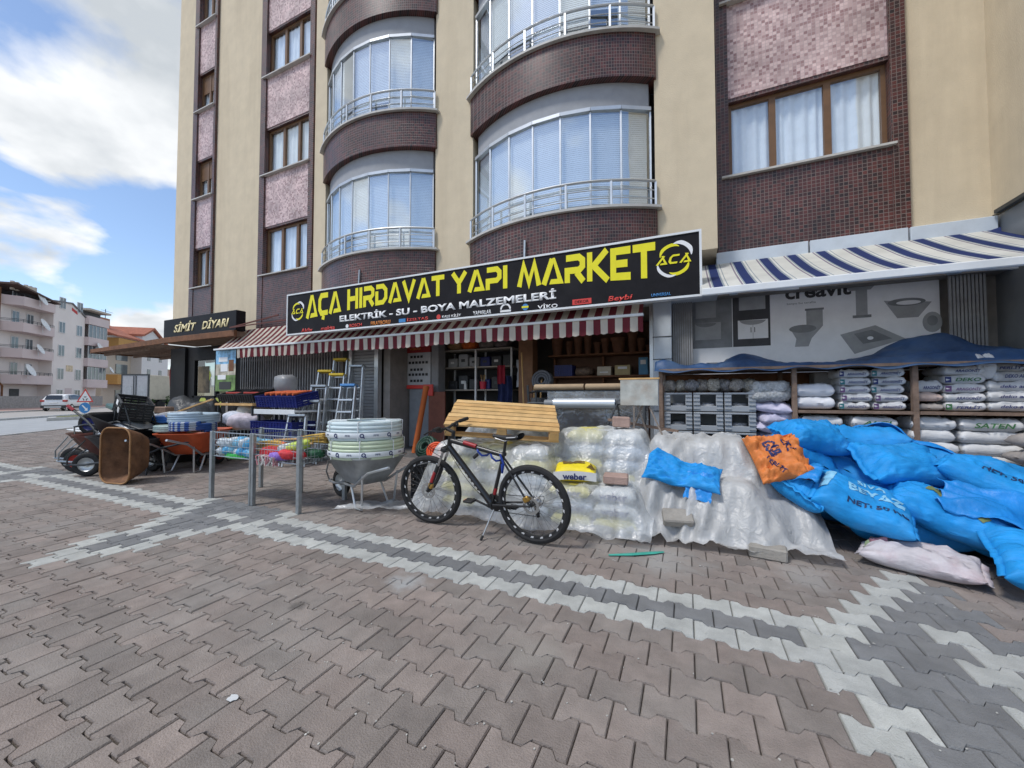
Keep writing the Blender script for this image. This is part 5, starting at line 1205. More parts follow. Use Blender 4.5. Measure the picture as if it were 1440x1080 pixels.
def sack(name, label, cat, mat, x, y, rz, L_, W_, T_, seed, group=None, hp=None, blur=4, z0=None, tiltx=0., tilty=0., wr=1., nu=22, nv=14, sq=3.2, raise_=True, seam=False):
    hp = hp or heap; c_, s_ = math.cos(rz), math.sin(rz)
    b = hp.blur(blur) if blur else hp.a
    RM = Matrix.Rotation(rz, 3, 'Z')
    if z0 is not None:
        base0 = z0; mid = lambda px, py: T_ / 2 + px * tiltx + py * tilty
    else:       # rest on the plane that fits the pile below, sagging a little into it
        P_ = [(i * L_ * .4, j * W_ * .4) for i in (-1, -.5, 0, .5, 1) for j in (-1, 0, 1)]
        A_ = np.array([(1, p, q) for p, q in P_]); h_ = np.array([hp.at(x + p * c_ - q * s_, y + p * s_ + q * c_, b) for p, q in P_])
        k0, kx, ky = np.linalg.lstsq(A_, h_, rcond=None)[0]; gm_ = math.hypot(kx, ky)
        if gm_ > .48: kx, ky = kx * .48 / gm_, ky * .48 / gm_
        base0 = float(k0); nl = Vector((-kx, -ky, 1)).normalized(); ex = Vector((1, 0, kx)).normalized(); ey = nl.cross(ex)
        RM = RM @ Matrix((ex, ey, nl)).transposed()
        def mid(px, py):
            r_ = hp.at(x + px * c_ - py * s_, y + px * s_ + py * c_, b) - (k0 + kx * px + ky * py); return .45 * T_ + max(-.05, min(.05, .25 * r_))
    f = sack_fn(L_, W_, T_, seed, mid, wr, sq)
    t = thing(name, label, cat, (x, y, base0), rz, group); t.rotation_euler = RM.to_euler()
    m = MB()
    us = [math.sin((i / nu - .5) * math.pi) * .55 + (2 * i / nu - 1) * .45 for i in range(nu + 1)]; vs_ = [math.sin((j / nv - .5) * math.pi) * .55 + (2 * j / nv - 1) * .45 for j in range(nv + 1)]
    m.grid(lambda u, v: f(us[round(u * nu)], vs_[round(v * nv)], True), nu, nv)
    tops = list(m.v)
    m.grid(lambda u, v: f(us[round(u * nu)], vs_[round(v * nv)], False), nu, nv)
    bm_ = m.build('sack_body', mat, t, 'all')
    bmx = bmesh.new(); bmx.from_mesh(bm_.data); bmesh.ops.remove_doubles(bmx, verts=bmx.verts, dist=.0015); bmesh.ops.recalc_face_normals(bmx, faces=bmx.faces); bmx.to_mesh(bm_.data); bmx.free()
    if seam:      # sewn ends
        for e_ in (-1, 1):
            sm_ = MB(); sm_.grid(lambda u, v: (lambda p: (p.x + e_ * .034 * u, p.y, p.z - .02 * u + .010 * nz(v * 7 + seed, u, e_)))(f(e_ * .985, (v * 2 - 1) * .93, True)), 2, 16); so = sm_.build('sewn_edge', mat, t, 'all'); so.modifiers.new('thickness', 'SOLIDIFY').thickness = .005
    if raise_: hp.raise_([tuple(RM @ Vector(p) + Vector((x, y, base0))) for p in tops])
    def surf(ox=0., oy=0., ang=0., lift=.006):
        ca, sa = math.cos(ang), math.sin(ang)
        def g_(px, py):
            X, Y = ox + px * ca - py * sa, oy + px * sa + py * ca
            u = max(-.97, min(.97, X / (L_ / 2))); v = max(-.97, min(.97, Y / (W_ / 2))); p = f(u, v, True); return Vector((p.x, p.y, p.z + lift))
        return g_
    return t, surf
def patch(t, surf, w_, h_, mat, name='print_band', n=14):
    m = MB(); m.grid(lambda u, v: surf((u - .5) * w_, (v - .5) * h_), n, 6); return m.build(name, mat, t, 'all')
def sheet(name, label, cat, mat, cx, cy, rz, L_, W_, seed, hp=None, blur=3, lift=.012, amp=.03, nu=34, nv=26, curl=.0, thick=True, outline=.12):
    """loose cloth or film lying over the heap"""
    hp = hp or heap; q_ = Heap(0, 1, 0, 1); q_.a = np.maximum(hp.blur(blur), hp.a); b = np.maximum(q_.blur(1), hp.a); c_, s_ = math.cos(rz), math.sin(rz); z00 = hp.at(cx, cy, b); m = MB()
    def fn(u, v):
        x, y = (u - .5) * L_, (v - .5) * W_; x *= 1 + outline * nz(v * 3 + seed, seed); y *= 1 + outline * nz(u * 3 + seed + 7, seed)
        z = hp.at(cx + x * c_ - y * s_, cy + x * s_ + y * c_, b) - z00 + lift + amp * max(-.25, 1.3 * nz(u * 3.5 + seed, v * 5, seed) ) + amp * .3 * abs(nz(u * 9 + seed, v * 7, seed + 3)) + curl * (abs(v - .5) * 2) ** 4
        return (x, y, z)
    m.grid(fn, nu, nv); o = m.build(name, mat, None, 'all'); o.location = (cx, cy, z00); o.rotation_euler = (0, 0, rz)
    if thick:
        md = o.modifiers.new('thickness', 'SOLIDIFY'); md.thickness = .004
    return tag(o, label, cat) if label else o

# ================================================================= coils in the grey wheelbarrow
barrow('wheelbarrow', 'grey metal wheelbarrow carrying two fat pipe coils by the bicycle', grey_tub, alu, alu, (-3.70, 3.72, 0), R(166), None, None, .95)
def pipe_coil(loc, label, mat, prm):
    t = thing('pipe_coil', label, 'pipe coil', loc, R(30)); Ro, Ri, h, n = .445, .24, .215, 5; r_ = h / n / 2
    prof = [(Ri, 0)]
    for i in range(n):
        for a in (-80, -45, 0, 45, 80): prof.append((Ro - r_ + r_ * math.cos(R(a)) * (1.0 if i not in (0, n - 1) else .55), (i + .5) * h / n + r_ * math.sin(R(a))))
    prof.append((Ri, h))
    for i in range(n - 1, -1, -1):
        for a in (80, 0, -80): prof.append((Ri + r_ - r_ * math.cos(R(a)), (i + .5) * h / n + r_ * math.sin(R(a))))
    prof.append((Ri, 0))
    MB().lathe(prof, 56).build('windings', mat, t, 60)
    w_ = MB().lathe([(Ro + .006, h * .16), (Ro + .009, h * .18), (Ro + .009, h * .42), (Ro + .006, h * .44)], 56).build('printed_wrap', prm, t, 'all')
    for k in range(18):
        a = 2 * math.pi * k / 18
        mt_ = Matrix.Rotation(a + math.pi / 2, 4, 'Z') @ Matrix.Translation((0, -(Ro + .011), h * .30)) @ Matrix.Rotation(R(90), 4, 'X')
        if k % 2: text('PPR', 1, navy_print, 'print', w_, mt_, .001, 0, 0, .06, .022)
        else:
            m = MB(); m.lathe([(.014, 0), (.026, 0), (.026, .002), (.014, .002)], 10); m.box((.02, -.02, .001), (.03, .012, .002), Matrix.Rotation(R(-45), 3, 'Z')); m.v = [tuple(mt_ @ Vector(v)) for v in m.v]; m.build('print', navy_print, w_)
    for k in range(7):
        a = 2 * math.pi * k / 7 + .3; m = MB(); p = [(Ro + .004, .0), (Ro + .004, h), (Ro - .03, h + .006), (Ri, h + .004)]
        m.tube([(q * math.cos(a), q * math.sin(a), z) for q, z in p], .006, 5); m.build('strap', MATS['white_pvc'], t)
wrap_w = M('white_wrap', (.66, .70, .72), .3, var=.08)
pipe_coil((-3.66, 3.70, .61), 'greenish white pipe coil, lower of the two in the grey wheelbarrow', M('greenish_pipe', (.52, .60, .44), .35, var=.08, bump=.2, bscale=20), wrap_w)
pipe_coil((-3.69, 3.70, .83), 'bluish white pipe coil, upper of the two in the grey wheelbarrow', M('bluish_pipe', (.58, .68, .70), .35, var=.08, bump=.2, bscale=20), wrap_w)
crate('plastic_crate', 'black crate under the orange and green cable coils', (-3.12, 4.40, 0), (.52, .34, .47), black_plastic, (0, 0, R(12)), 6)
coil('cable_coil', 'orange cable coil between pipe coils and bicycle bars', (-3.02, 4.3, .60), .11, .016, 4, .10, M('orange_cable', (.70, .08, .02), .4), 'cable', (R(70), 0, R(20)))
coil('cable_coil', 'dark green cable coil behind the lower pipe coil', (-3.22, 4.4, .62), .14, .02, 4, .10, M('dark_green_cable', (.02, .06, .04), .5), 'cable', (R(60), 0, R(-10)))

# ================================================================= bags under film, with the pallet on top
bag_m = [M('bag_yellow', (.62, .55, .14), .6, var=.2, scale=4, dirt=.5, dirtc=(.55, .56, .54), dscale=3), M('bag_white', (.56, .57, .56), .6, var=.1, dirt=.25, dirtc=(.45, .42, .18), dscale=3), M('bag_blue_grey', (.36, .42, .50), .6, var=.2, dirt=.4, dirtc=(.55, .56, .56), dscale=3)]
rb = random.Random(4)
ORD = 'first second third fourth fifth sixth seventh'.split(); LV = ['bottom', 'second', 'third', 'fourth', 'fifth', 'sixth', 'top']
def stack(xs, y, L_, W_, T_, n, where, rz=R(90), z0=0.):
    for ci, x in enumerate(xs):
        for k in range(n):
            zz = z0 + k * T_ * .93; mt_ = bag_m[rb.choice([0, 0, 1, 2] if k < n - 1 else [0, 1])]
            t, sf = sack('cement_bag', '%s layer cement bag of the %s column %s' % (LV[k], ORD[ci], where), 'bag', mt_, x + rb.uniform(-.015, .015), y + rb.uniform(-.02, .02), rz + rb.uniform(-.04, .04), L_, W_, T_, rb.randrange(99), 'bags under the milky film', blur=0, z0=zz, nu=12, nv=8, sq=5, raise_=False, wr=.6)
            if 'front' in where and k in (1, 2): text('weber', 1, navy_print, 'print', t, Matrix(((0, 0, -1, -L_ / 2 - .004), (-1, 0, 0, 0), (0, 1, 0, T_ / 2), (0, 0, 0, 1))), 0, 0, .02, .27, .075)
        heap.block(x - W_ / 2 + .03, x + W_ / 2 - .03, y - L_ / 2 + .03, y + L_ / 2 - .03, z0 + n * T_ * .93 + .045)
stack((-2.52, -2.06, -1.60), 4.28, .62, .45, .17, 5, 'under the pallet')
stack((-2.42, -1.96), 4.86, .5, .45, .17, 7, 'behind the pallet front')
stack((-1.10, -.66), 4.10, .52, .43, .16, 3, 'right of the pallet at the front'); stack((-1.10, -.66), 4.72, .60, .43, .17, 6, 'right of the pallet at the back')
def drape(name, label, mat, x0, x1, y0, y1, slope, seed, fold=.035, res=.032, floor=.012, mask=None, blurk=2, ygr=None, sup=None):
    """sheet pulled over everything in the heap between the given lines"""
    xs = np.arange(x0, x1 + 1e-6, res); ys = np.arange(y0, y1 + 1e-6, res); Z = np.zeros((len(xs), len(ys)))
    src = []
    for i in range(heap.a.shape[0]):
        X = heap.x0 + i * heap.r
        if X < x0 - .1 or X > x1 + .1: continue
        for j in range(heap.a.shape[1]):
            Y = heap.y0 + j * heap.r
            if heap.a[i, j] > .02 and y0 - .1 < Y < y1 + .3 and (sup is None or sup(X, Y)): src.append((X, Y, heap.a[i, j]))
    src = np.array(src); GX, GY = np.meshgrid(xs, ys, indexing='ij')
    for i in range(0, len(src), 3):
        X, Y, z = src[i]; Z = np.maximum(Z, z + .012 - slope * np.sqrt((GX - X) ** 2 + (GY - Y) ** 2) - 0.0)
    for _ in range(blurk):
        Zp = np.pad(Z, 1, mode='edge'); Zs = (Zp[:-2, 1:-1] + Zp[2:, 1:-1] + Zp[1:-1, :-2] + Zp[1:-1, 2:] + 4 * Zp[1:-1, 1:-1]) / 8; Z = np.maximum(Zs, Z - .03)
    def zat(X, Y):
        i = min(max((X - x0) / res, 0), len(xs) - 1.001); j = min(max((Y - y0) / res, 0), len(ys) - 1.001); i0, j0 = int(i), int(j); fi, fj = i - i0, j - j0
        return Z[i0, j0] * (1 - fi) * (1 - fj) + Z[i0 + 1, j0] * fi * (1 - fj) + Z[i0, j0 + 1] * (1 - fi) * fj + Z[i0 + 1, j0 + 1] * fi * fj
    nu, nv = int((x1 - x0) / .026), int((y1 - y0) / .026); m = MB()
    def fn(u, v):
        X = x0 + (x1 - x0) * u; lo, hi = mask(X); Y = lo + (hi - lo) * v; q_ = min(1, v * (hi - lo) / .20); z = zat(X, Y) * q_ * q_ * (3 - 2 * q_); gz = (zat(X, Y + .05) - zat(X, Y - .05)) * 10
        st_ = min(1, abs(gz) / 1.5); fl = 1 if z > .04 else 1.15
        a_ = 1 - 2.4 * abs(nz(X * 2.6 + Y * 1.1 + seed, Y * .7 - X * .4, seed * .3)); b_ = 1 - 2.4 * abs(nz(X * 6.5 - Y * 2.2 + seed, Y * 2.0, seed)); c2 = 1 - 2.2 * abs(nz(X * 13 + Y * 5, Y * 5 + seed, 3))
        d = fl * (fold * a_ * (.5 + .5 * st_) + fold * .55 * b_ + fold * .22 * c2)
        hem = math.exp(-((v * (hi - lo)) / .05) ** 2) * .022 * (1 + nz(X * 5, 3, seed)) + math.exp(-((v * (hi - lo) - .13 - .05 * nz(X * 2.2, seed)) / .045) ** 2) * .06 * max(0, .5 + 1.2 * nz(X * 2.6 + 3, seed))
        zz = max(max(floor, z) + max(-.02, d) * .8 + hem, floor * .6 + .006 * abs(nz(X * 9, Y * 9, seed)))
        if z > .06: zz = max(zz, z - .004)
        return (X + .02 * nz(X * 4, Y * 4 + seed, z * 3), Y - st_ * max(-.01, d) * .8 + .02 * nz(X * 5 + seed, Y * 2, z * 2), zz)
    m.grid(fn, nu, nv); o = m.build(name, mat, None, 'all')
    heap.raise_(m.v)
    return tag(o, label, 'plastic sheet')
milky = film('milky_film', (.80, .83, .85), .50, .3, .13, .24)
def mask1(X):
    lo = 3.62 + .07 * nz(X * 1.7, 3) + .03 * nz(X * 6, 1); hi = 5.1
    if X < -2.75: lo -= (-2.75 - X) * .42; hi = 5.1 - min(1, (-2.75 - X) / .25) * .6 - (-2.75 - X) * .9
    return lo, max(lo + .05, hi)
drape('film_cover', 'milky transparent film draped over the bag stack under the pallet, trailing left', milky, -3.72, -.30, 3.0, 5.15, 2.3, 2, .05, mask=mask1, blurk=5, sup=lambda X, Y: X < -.3)
# timber pallet, tilted towards the street
pal = thing('timber_pallet', 'new pine pallet lying tilted on the film covered bag stack', 'pallet', (-2.04, 4.27, 1.00), R(3)); pal.rotation_euler = (R(18), R(3.5), R(23))
LP, DP = 1.28, .86
rb = random.Random(9)
for k in range(7):
    y = -DP / 2 + .055 + k * (DP - .11) / 6; MB().b(-LP / 2 + rb.uniform(-.012, .004), LP / 2 + rb.uniform(-.006, .01), y - .050, y + .050, .122, .144, .003).build('deck_board', M('pine_board_%d' % (k % 4), ((.62, .39, .16), (.55, .33, .13), (.66, .43, .19), (.58, .37, .16))[k % 4], .7, var=.2, scale=6, bump=.25, bscale=30, dirt=.25, dirtc=(.34, .19, .08), dscale=4), pal)
for x in (-LP / 2 + .06, 0, LP / 2 - .06):
    MB().b(x - .05, x + .05, -DP / 2, DP / 2, .100, .120).build('stringer_board', wood_new, pal)
    for y in (-DP / 2 + .06, 0, DP / 2 - .06): MB().b(x - .055, x + .055, y - .06, y + .06, .022, .098, .004).build('block', wood_new, pal)
for y in (-DP / 2 + .06, 0, DP / 2 - .06): MB().b(-LP / 2, LP / 2, y - .05, y + .05, 0, .020, .003).build('base_board', wood_new, pal)
# opened yellow bag on the ledge
t, sf = sack('cement_bag', 'bright yellow and white cement bag lying on the film right of the bicycle', 'bag', M('bag_bright_yellow', (.78, .62, .02), .5, var=.1), -1.08, 4.02, R(12), .44, .32, .17, 5, None, blur=0, z0=heap.at(-1.08, 4.05) - .02, sq=4, wr=.8, tilty=.12)
wp = M('bag_print_white', (.66, .66, .64), .5, var=.05); bp2 = M('bag_print_brown', (.16, .10, .02), .5, var=.4, scale=9)
m = MB(); m.grid(lambda u, v: Vector((-.215 + .43 * u, -.175 - .012 + .0 * v, .02 + .085 * v + .02 * math.sin(u * 3.1))) , 10, 3); m.v = [(x, y - .004 + .03 * (x / .23) ** 2, z) for x, y, z in m.v]; m.build('white_end_panel', wp, t, 'all')
text('weber', 1, navy_print, 'lettering', t, front(0, -.196, .07), 0, 0, .03, .24, .065)
patch(t, sf(-.02, .03, .1), .24, .11, bp2); patch(t, sf(.17, -.06, 1.2), .12, .06, bp2)
# concrete blocks weighing the sheets down
def stone(name, label, loc, d, rot, mat): o = MB().box((0, 0, d[2] / 2), d, None, .012).build(name, mat, None); o.location = loc; o.rotation_euler = rot; return tag(o, label, 'block')
bl_g = M('grey_block', (.30, .28, .25), .9, var=.2, bump=.4, bscale=60, dirt=.3); bl_p = M('pinkish_block', (.36, .25, .21), .9, var=.2, bump=.4, bscale=60)
def hz(x, y): return heap.at(x, y, heap.blur(1))
stone('paving_block', 'pinkish paving block on the film ledge below the yellow bag', (-.66, 4.0, hz(-.66, 4.0) - .01), (.24, .16, .085), (R(3), 0, R(6)), bl_p)
stone('paving_block', 'pinkish stone block on top of the rear film covered stack', (-.72, 4.75, hz(-.72, 4.75) - .01), (.2, .16, .12), (0, R(2), R(12)), bl_p)
stone('paving_block', 'grey paving block holding the film edge on the ground right of the rear wheel', (-.80, 3.86, .0), (.26, .14, .085), (R(12), R(6), R(-28)), bl_g)

# ---------------------------------------------------------------- second stack under a grey sheet
brown_bag = M('brown_paper_bag', (.40, .36, .30), .8, var=.15)
for i, (x, y, n) in enumerate(((-.12, 4.92, 5), (.34, 4.96, 5), (-.20, 4.48, 2), (.30, 4.52, 3), (.72, 4.66, 2))):
    for k in range(n): sack('cement_bag', '%s layer bag of the %s column under the grey sheet' % (LV[k], ORD[i]), 'bag', brown_bag, x, y, R(90) + rb.uniform(-.05, .05), .58, .46, .185, i * 7 + k, 'bags under the grey sheet', blur=0, z0=k * .17, nu=10, nv=8, sq=5, raise_=False)
    heap.block(x - .25, x + .25, y - .31, y + .31, n * .172 + .03)
grey_sheet = film('grey_sheet', (.66, .67, .67), .86, .4, .07, .09)
def mask2(X): return 3.74 + .05 * nz(X * 2.3, 8) + .03 * nz(X * 7, 4) + .10 * max(0, min(1, X + .3)), 5.2
drape('grey_sheet_cover', 'dusty grey plastic sheet covering the pile between film stack and blue sacks', grey_sheet, -.60, 1.12, 3.6, 5.3, 1.7, 11, .085, mask=mask2, blurk=5, sup=lambda X, Y: X > -.35)
stone('paving_block', 'grey block lying on the grey sheet under the blue sack', (-.10, 3.98, hz(-.10, 3.98) - .015), (.26, .15, .09), (R(38), 0, R(12)), bl_g)
stone('paving_block', 'grey block on the front hem of the grey sheet near the blue sacks', (.60, 3.88, .0), (.27, .15, .10), (0, 0, R(-8)), bl_g)
blue = M('blue_woven_sack', (.016, .265, .64), .6, var=.2, scale=5, bump=.8, bscale=1, spec=.22, aniso=(5, 26, 10), dirt=.22, dirtc=(.16, .34, .52), dscale=3.5); blue_d = M('blue_sack_fold', (.012, .22, .60), .45, var=.2, scale=5, bump=.7, bscale=12, spec=.4)
t, sf = sack('empty_sack', 'crumpled nearly empty blue sack thrown over the grey sheet', 'sack', blue, -.06, 4.22, R(-4), .70, .36, .13, 33, None, blur=2, wr=3.2, sq=2.6, nu=44, nv=30, raise_=False)
m = MB(); m.grid(lambda u, v: (lambda p: Vector((p.x + .02 * nz(v * 5, u * 3), p.y - .20 * v + .015 * nz(u * 6, v * 4), p.z * (1 - .6 * v) - .10 * v + .035 * abs(nz(u * 6, v * 5, 4)) + .01)))(sf(.17, -.04, 0, .0)((u - .5) * .24, 0)), 16, 16); m.build('hanging_end', blue_d, t, 'all')
st2 = MB().tube([(-.62, 3.36, .012), (-.45, 3.44, .02), (-.28, 3.56, .012), (-.2, 3.62, .012)], [.012, .022, .022, .012], 5); st2.v = [(x, y, z * .4 + .004) for x, y, z in st2.v]
tag(st2.build('plastic_strip', M('teal_strip', (.05, .33, .26), .4)), 'teal plastic strip on the ground in front of the grey sheet', 'strip')
# ================================================================= heap of blue sacks
olive = M('olive_print', (.16, .19, .07), .6, var=.3, scale=12); pale_print = M('pale_blue_print', (.22, .50, .70), .5, var=.15); dark_print = M('dark_blue_print', (.01, .03, .10), .6, var=.1)
heap.block(1.75, 4.2, 5.5, 6.9, .30)
BL = [  # x, y, rot, L, W, T, seed, words, label
 (1.20, 5.25, 12, .82, .54, .30, 1, '', 'blue sack at the bottom back left of the blue heap'),
 (2.00, 5.25, -6, .84, .56, .30, 2, '', 'blue sack at the bottom back middle of the blue heap'),
 (2.80, 5.10, 8, .86, .56, .28, 3, '', 'blue sack low at the back right of the blue heap'),
 (.96, 4.58, 62, .74, .52, .32, 4, '', 'blue sack standing lowest left beside the grey sheet'),
 (1.66, 4.70, 4, .86, .58, .34, 5, '', 'blue sack low in the middle of the heap'),
 (2.50, 4.55, -10, .92, .58, .28, 6, '', 'flat blue sack right of the middle of the heap'),
 (3.40, 4.60, 8, .94, .60, .28, 7, '', 'blue sack low at the right picture edge'),
 (1.32, 4.34, -14, .78, .54, .27, 8, 'BEYAZ', 'front blue sack printed in pale capitals leaning on the heap'),
 (1.95, 4.48, -20, .90, .50, .26, 9, 'band', 'blue sack with olive print band right of the pale printed front sack'),
 (2.40, 3.86, -14, .96, .62, .30, 10, '', 'large blue sack at the lower right picture corner'),
 (1.0, 4.88, 36, .76, .52, .32, 12, 'band', 'upper left blue sack under the orange sack'),
 (1.52, 5.02, -24, .78, .52, .28, 13, 'NET', 'upper blue sack with knotted end in the middle of the heap'),
 (2.02, 5.06, -34, .80, .52, .28, 14, 'BEYAZ2', 'upper blue sack with pale letters and olive band'),
 (2.62, 4.98, -10, .84, .54, .28, 15, 'NET', 'upper right blue sack with dark weight lettering'),
 (1.15, 5.18, 8, .80, .52, .32, 21, '', 'blue sack in the third layer at the back left'),
 (2.02, 5.30, -4, .84, .54, .34, 22, '', 'blue sack in the third layer at the back middle'),
 (2.72, 5.24, 6, .80, .52, .30, 23, '', 'blue sack in the third layer at the back right'),
 (1.60, 5.28, 4, 1.0, .52, .32, 16, 'NET', 'topmost long blue sack at the back of the heap'),
 (1.12, 4.96, 24, .70, .48, .26, 24, '', 'blue sack right behind the orange sack'),
 (1.78, 4.86, 18, .78, .52, .26, 31, '', 'blue sack lying between the pale printed sack and the upper middle one'),
 (2.36, 4.74, -30, .80, .52, .26, 32, 'NET', 'blue sack turned askew in the middle right of the heap'),
 (2.95, 4.72, 14, .80, .52, .26, 33, '', 'blue sack beside the askew one near the right edge'),
 (2.95, 4.20, -6, .84, .54, .26, 34, 'band', 'blue sack above the large lower right sack'),
 (3.30, 5.08, 4, .84, .52, .24, 17, '', 'blue sack behind at the right picture edge'),
]
WS = sack('white_sack', 'white sack with faded pink print on the paving under the blue heap', 'sack', M('white_pink_sack', (.50, .47, .49), .65, var=.15, dirt=.5, dirtc=(.36, .22, .25), dscale=5, bump=.9, bscale=1, aniso=(7, 30, 12)), 1.62, 4.06, R(-24), .66, .40, .19, 41, None, blur=3, wr=2.6, sq=3.6, seam=True)
patch(WS[0], WS[1](-.24, -.02, .2), .12, .05, M('faded_pink', (.5, .25, .3), .7)); patch(WS[0], WS[1](-.33, -.1, .6), .10, .05, M('faded_green', (.2, .26, .15), .7))
for x, y, r_, L_, W_, T_, sd_, wd, lab in BL:
    if sd_ > 7 and sd_ != 10: L_, W_, T_ = L_ * .86, W_ * .92, T_ * 1.04
    t, sf = sack('blue_sack', lab, 'sack', blue, x, y, R(r_), L_, W_, T_, sd_, 'heap of blue sacks', blur=3, wr=1.2 if sd_ == 8 else 1.8, sq=3.8, seam=True, nu=42, nv=30)
    def pr(s_, ox, oy, a, w_, h_, mt_): text(s_, 1, mt_, 'lettering', t, None, 0, 0, .03, w_, h_, surf=sf(ox, oy, R(a)))
    if wd == 'BEYAZ': pr('BEYAZ', .06, .02, 8, .40, .095, pale_print); pr('SIVA', .02, .14, 8, .2, .06, pale_print); pr('NET: 50 KG', .08, -.15, 8, .40, .05, dark_print); patch(t, sf(-.29, .0, R(80)), .30, .07, pale_print)
    if wd == 'BEYAZ2': pr('BEYAZ', -.08, .10, -20, .36, .085, pale_print); patch(t, sf(.16, -.12, R(18)), .34, .085, olive); pr('ÇÖĞEN', .16, -.12, 18, .26, .055, dark_print)
    if wd == 'band': patch(t, sf(.0, -.02, R(-35)), .42, .08, olive); pr('ÇÖĞENLER', .0, -.02, -35, .34, .05, dark_print)
    if wd == 'NET': pr('NET: 50 KG', .05, -.10, 4, .36, .05, dark_print)
    rb = random.Random(sd_)
    if sd_ in (8, 12, 13, 15, 6):      # slack neck of the sack folded over
        m = MB(); e_ = rb.choice([-1, 1]); 
        def neck(u, v):
            p = sf(e_ * L_ * .42, 0, 0, .0)(0, (v - .5) * W_ * (.75 - .2 * u)); out = u * .22
            return (p.x + e_ * (.06 + out * .8), p.y + .03 * nz(v * 6, u * 4, sd_), p.z * (1 - u * .5) + .03 + .045 * abs(nz(v * 7 + sd_, u * 2)) + .03 * math.sin(u * 3))
        m.grid(neck, 8, 22); o = m.build('slack_neck', blue_d, t, 'all'); o.modifiers.new('thickness', 'SOLIDIFY').thickness = .004
for cx, cy, rz, l, w_, sd_, lab in ((2.05, 5.50, -20, .95, .46, 5, 'loose dark blue empty sack folded over the top of the heap'), (2.25, 4.32, -16, .72, .30, 8, 'loose blue sack skirt spread over the lower front of the heap'), (3.1, 4.45, 5, .7, .4, 9, 'loose blue sack sheet at the right picture edge')):
    sheet('empty_sack', lab, 'sack', blue_d, cx, cy, R(rz), l, w_, sd_, amp=.06, blur=3, outline=.22)
orange_s = M('orange_woven_sack', (.62, .19, .045), .6, var=.15, bump=.5, bscale=14)
t, sf = sack('orange_sack', 'orange sack with dark lettering at the top left of the blue heap', 'sack', orange_s, .74, 4.60, 0, .46, .52, .18, 51, None, blur=0, z0=.60, wr=3.2, nu=36, nv=26, sq=3.4, raise_=False)
t.location = (.78, 4.50, .70); t.rotation_euler = (R(46), R(-8), R(12))
text('CRİ', 1, navy_print, 'lettering', t, None, 0, 0, .02, .15, .10, surf=sf(.10, .08, R(-80))); text('GSB', 1, navy_print, 'lettering', t, None, 0, 0, .03, .20, .11, surf=sf(-.05, .07, R(-80))); text('PERLİT', 1, navy_print, 'lettering', t, None, 0, 0, .02, .2, .05, surf=sf(-.08, -.14, R(-60)))
for x, y, rz, sd_, mt_, lab in ((.95, 5.45, 20, 61, M('teal_bag', (.10, .35, .38), .5, var=.2), 'teal bag peeking out behind the orange sack'), (1.30, 5.62, -10, 62, M('dusty_white_bag', (.50, .48, .43), .7, var=.15), 'dusty white bag behind the top of the blue heap')):
    sack('white_sack', lab, 'sack', mt_, x, y, R(rz), .6, .4, .2, sd_, None, blur=3)

# ================================================================= timber shelving with the blue tarpaulin
plat = thing('timber_platform', 'low worn timber platform under the right hand shelving', 'platform', (2.8, 6.0, 0))
for i in range(9): MB().b(1.7, 3.72, 5.45 + i * .16, 5.45 + i * .16 + .15, .26, .30, .004).build('plank', wood_old if i % 2 else M('grey_plank', (.30, .28, .26), .85, var=.2, scale=7), plat, False, True)
for y in (5.55, 6.1, 6.8): MB().b(1.72, 3.7, y - .05, y + .05, 0, .258).build('bearer', wood_old, plat, False, True)
SY0, SY1 = 5.95, 6.75
sh = thing('timber_shelving', 'long timber shelving full of sacks and grey crates under a tarpaulin', 'shelving', (1.5, 6.3, 0))
def shp(mb, n, mt_=None): return mb.build(n, mt_ or wood_old, sh, False, True)
for x in (-.34, 1.24, 2.38, 3.55):
    for y in (SY0, SY1): shp(MB().b(x - .025, x + .025, y - .03, y + .03, 0 if x < 1.4 else .31, 1.70), 'post')
shp(MB().b(-.36, 3.6, SY0 - .03, SY1 + .03, 1.70, 1.735), 'top_board'); shp(MB().b(-.31, 3.58, SY1 + .03, SY1 + .05, .45, 1.69), 'back_board', wood_brown)
shp(MB().b(1.27, 2.35, SY0 - .04, SY1, 1.14, 1.175), 'shelf_board'); shp(MB().b(2.41, 3.58, SY0 - .04, SY1, 1.14, 1.175), 'shelf_board'); shp(MB().b(1.27, 3.58, SY0 - .04, SY1, .50, .54), 'shelf_board'); shp(MB().b(-.31, 1.21, SY0, SY1, .28, .32), 'shelf_board')
tarp_m = M('blue_tarpaulin', (.020, .060, .15), .5, var=.35, scale=3, bump=.4, bscale=9, dirt=.5, dirtc=(.10, .15, .20), dscale=2.5)
m = MB()
def tarp(u, v):
    x = -.42 + 4.06 * u; y = 5.83 + 1.05 * v
    z = 1.765 + .05 * abs(nz(x * 2.2, y * 2.4, 1)) + .05 * max(0, nz(x * 3.5 + 4, y * 3, 2)) + .025 * abs(nz(x * 8, y * 6, 3))
    z += .30 * math.exp(-((x - 2.75) / .5) ** 2 - ((y - 6.65) / .30) ** 2) + .17 * math.exp(-((x - .75) / .30) ** 2 - ((y - 6.4) / .3) ** 2) + .12 * math.exp(-((x + .3) / .18) ** 2 - ((y - 6.2) / .35) ** 2) + .10 * max(0, (x - 1.9) / 1.7)
    if v < .22: k = 1 - v / .22; z = z * (1 - k) + (1.69 + .028 * nz(x * 2.6, 3) + .014 * math.sin(x * 11)) * k; y = 5.83 + 1.05 * .22 * (1 - k) ** .5 + .02 * nz(x * 5, 1) - .01
    return (x, y, z)
m.grid(tarp, 130, 36); o = m.build('blue_tarpaulin', tarp_m, None, 'all'); o.modifiers.new('thickness', 'SOLIDIFY').thickness = .004; tag(o, 'faded blue tarpaulin crumpled along the top of the shelving', 'tarpaulin')
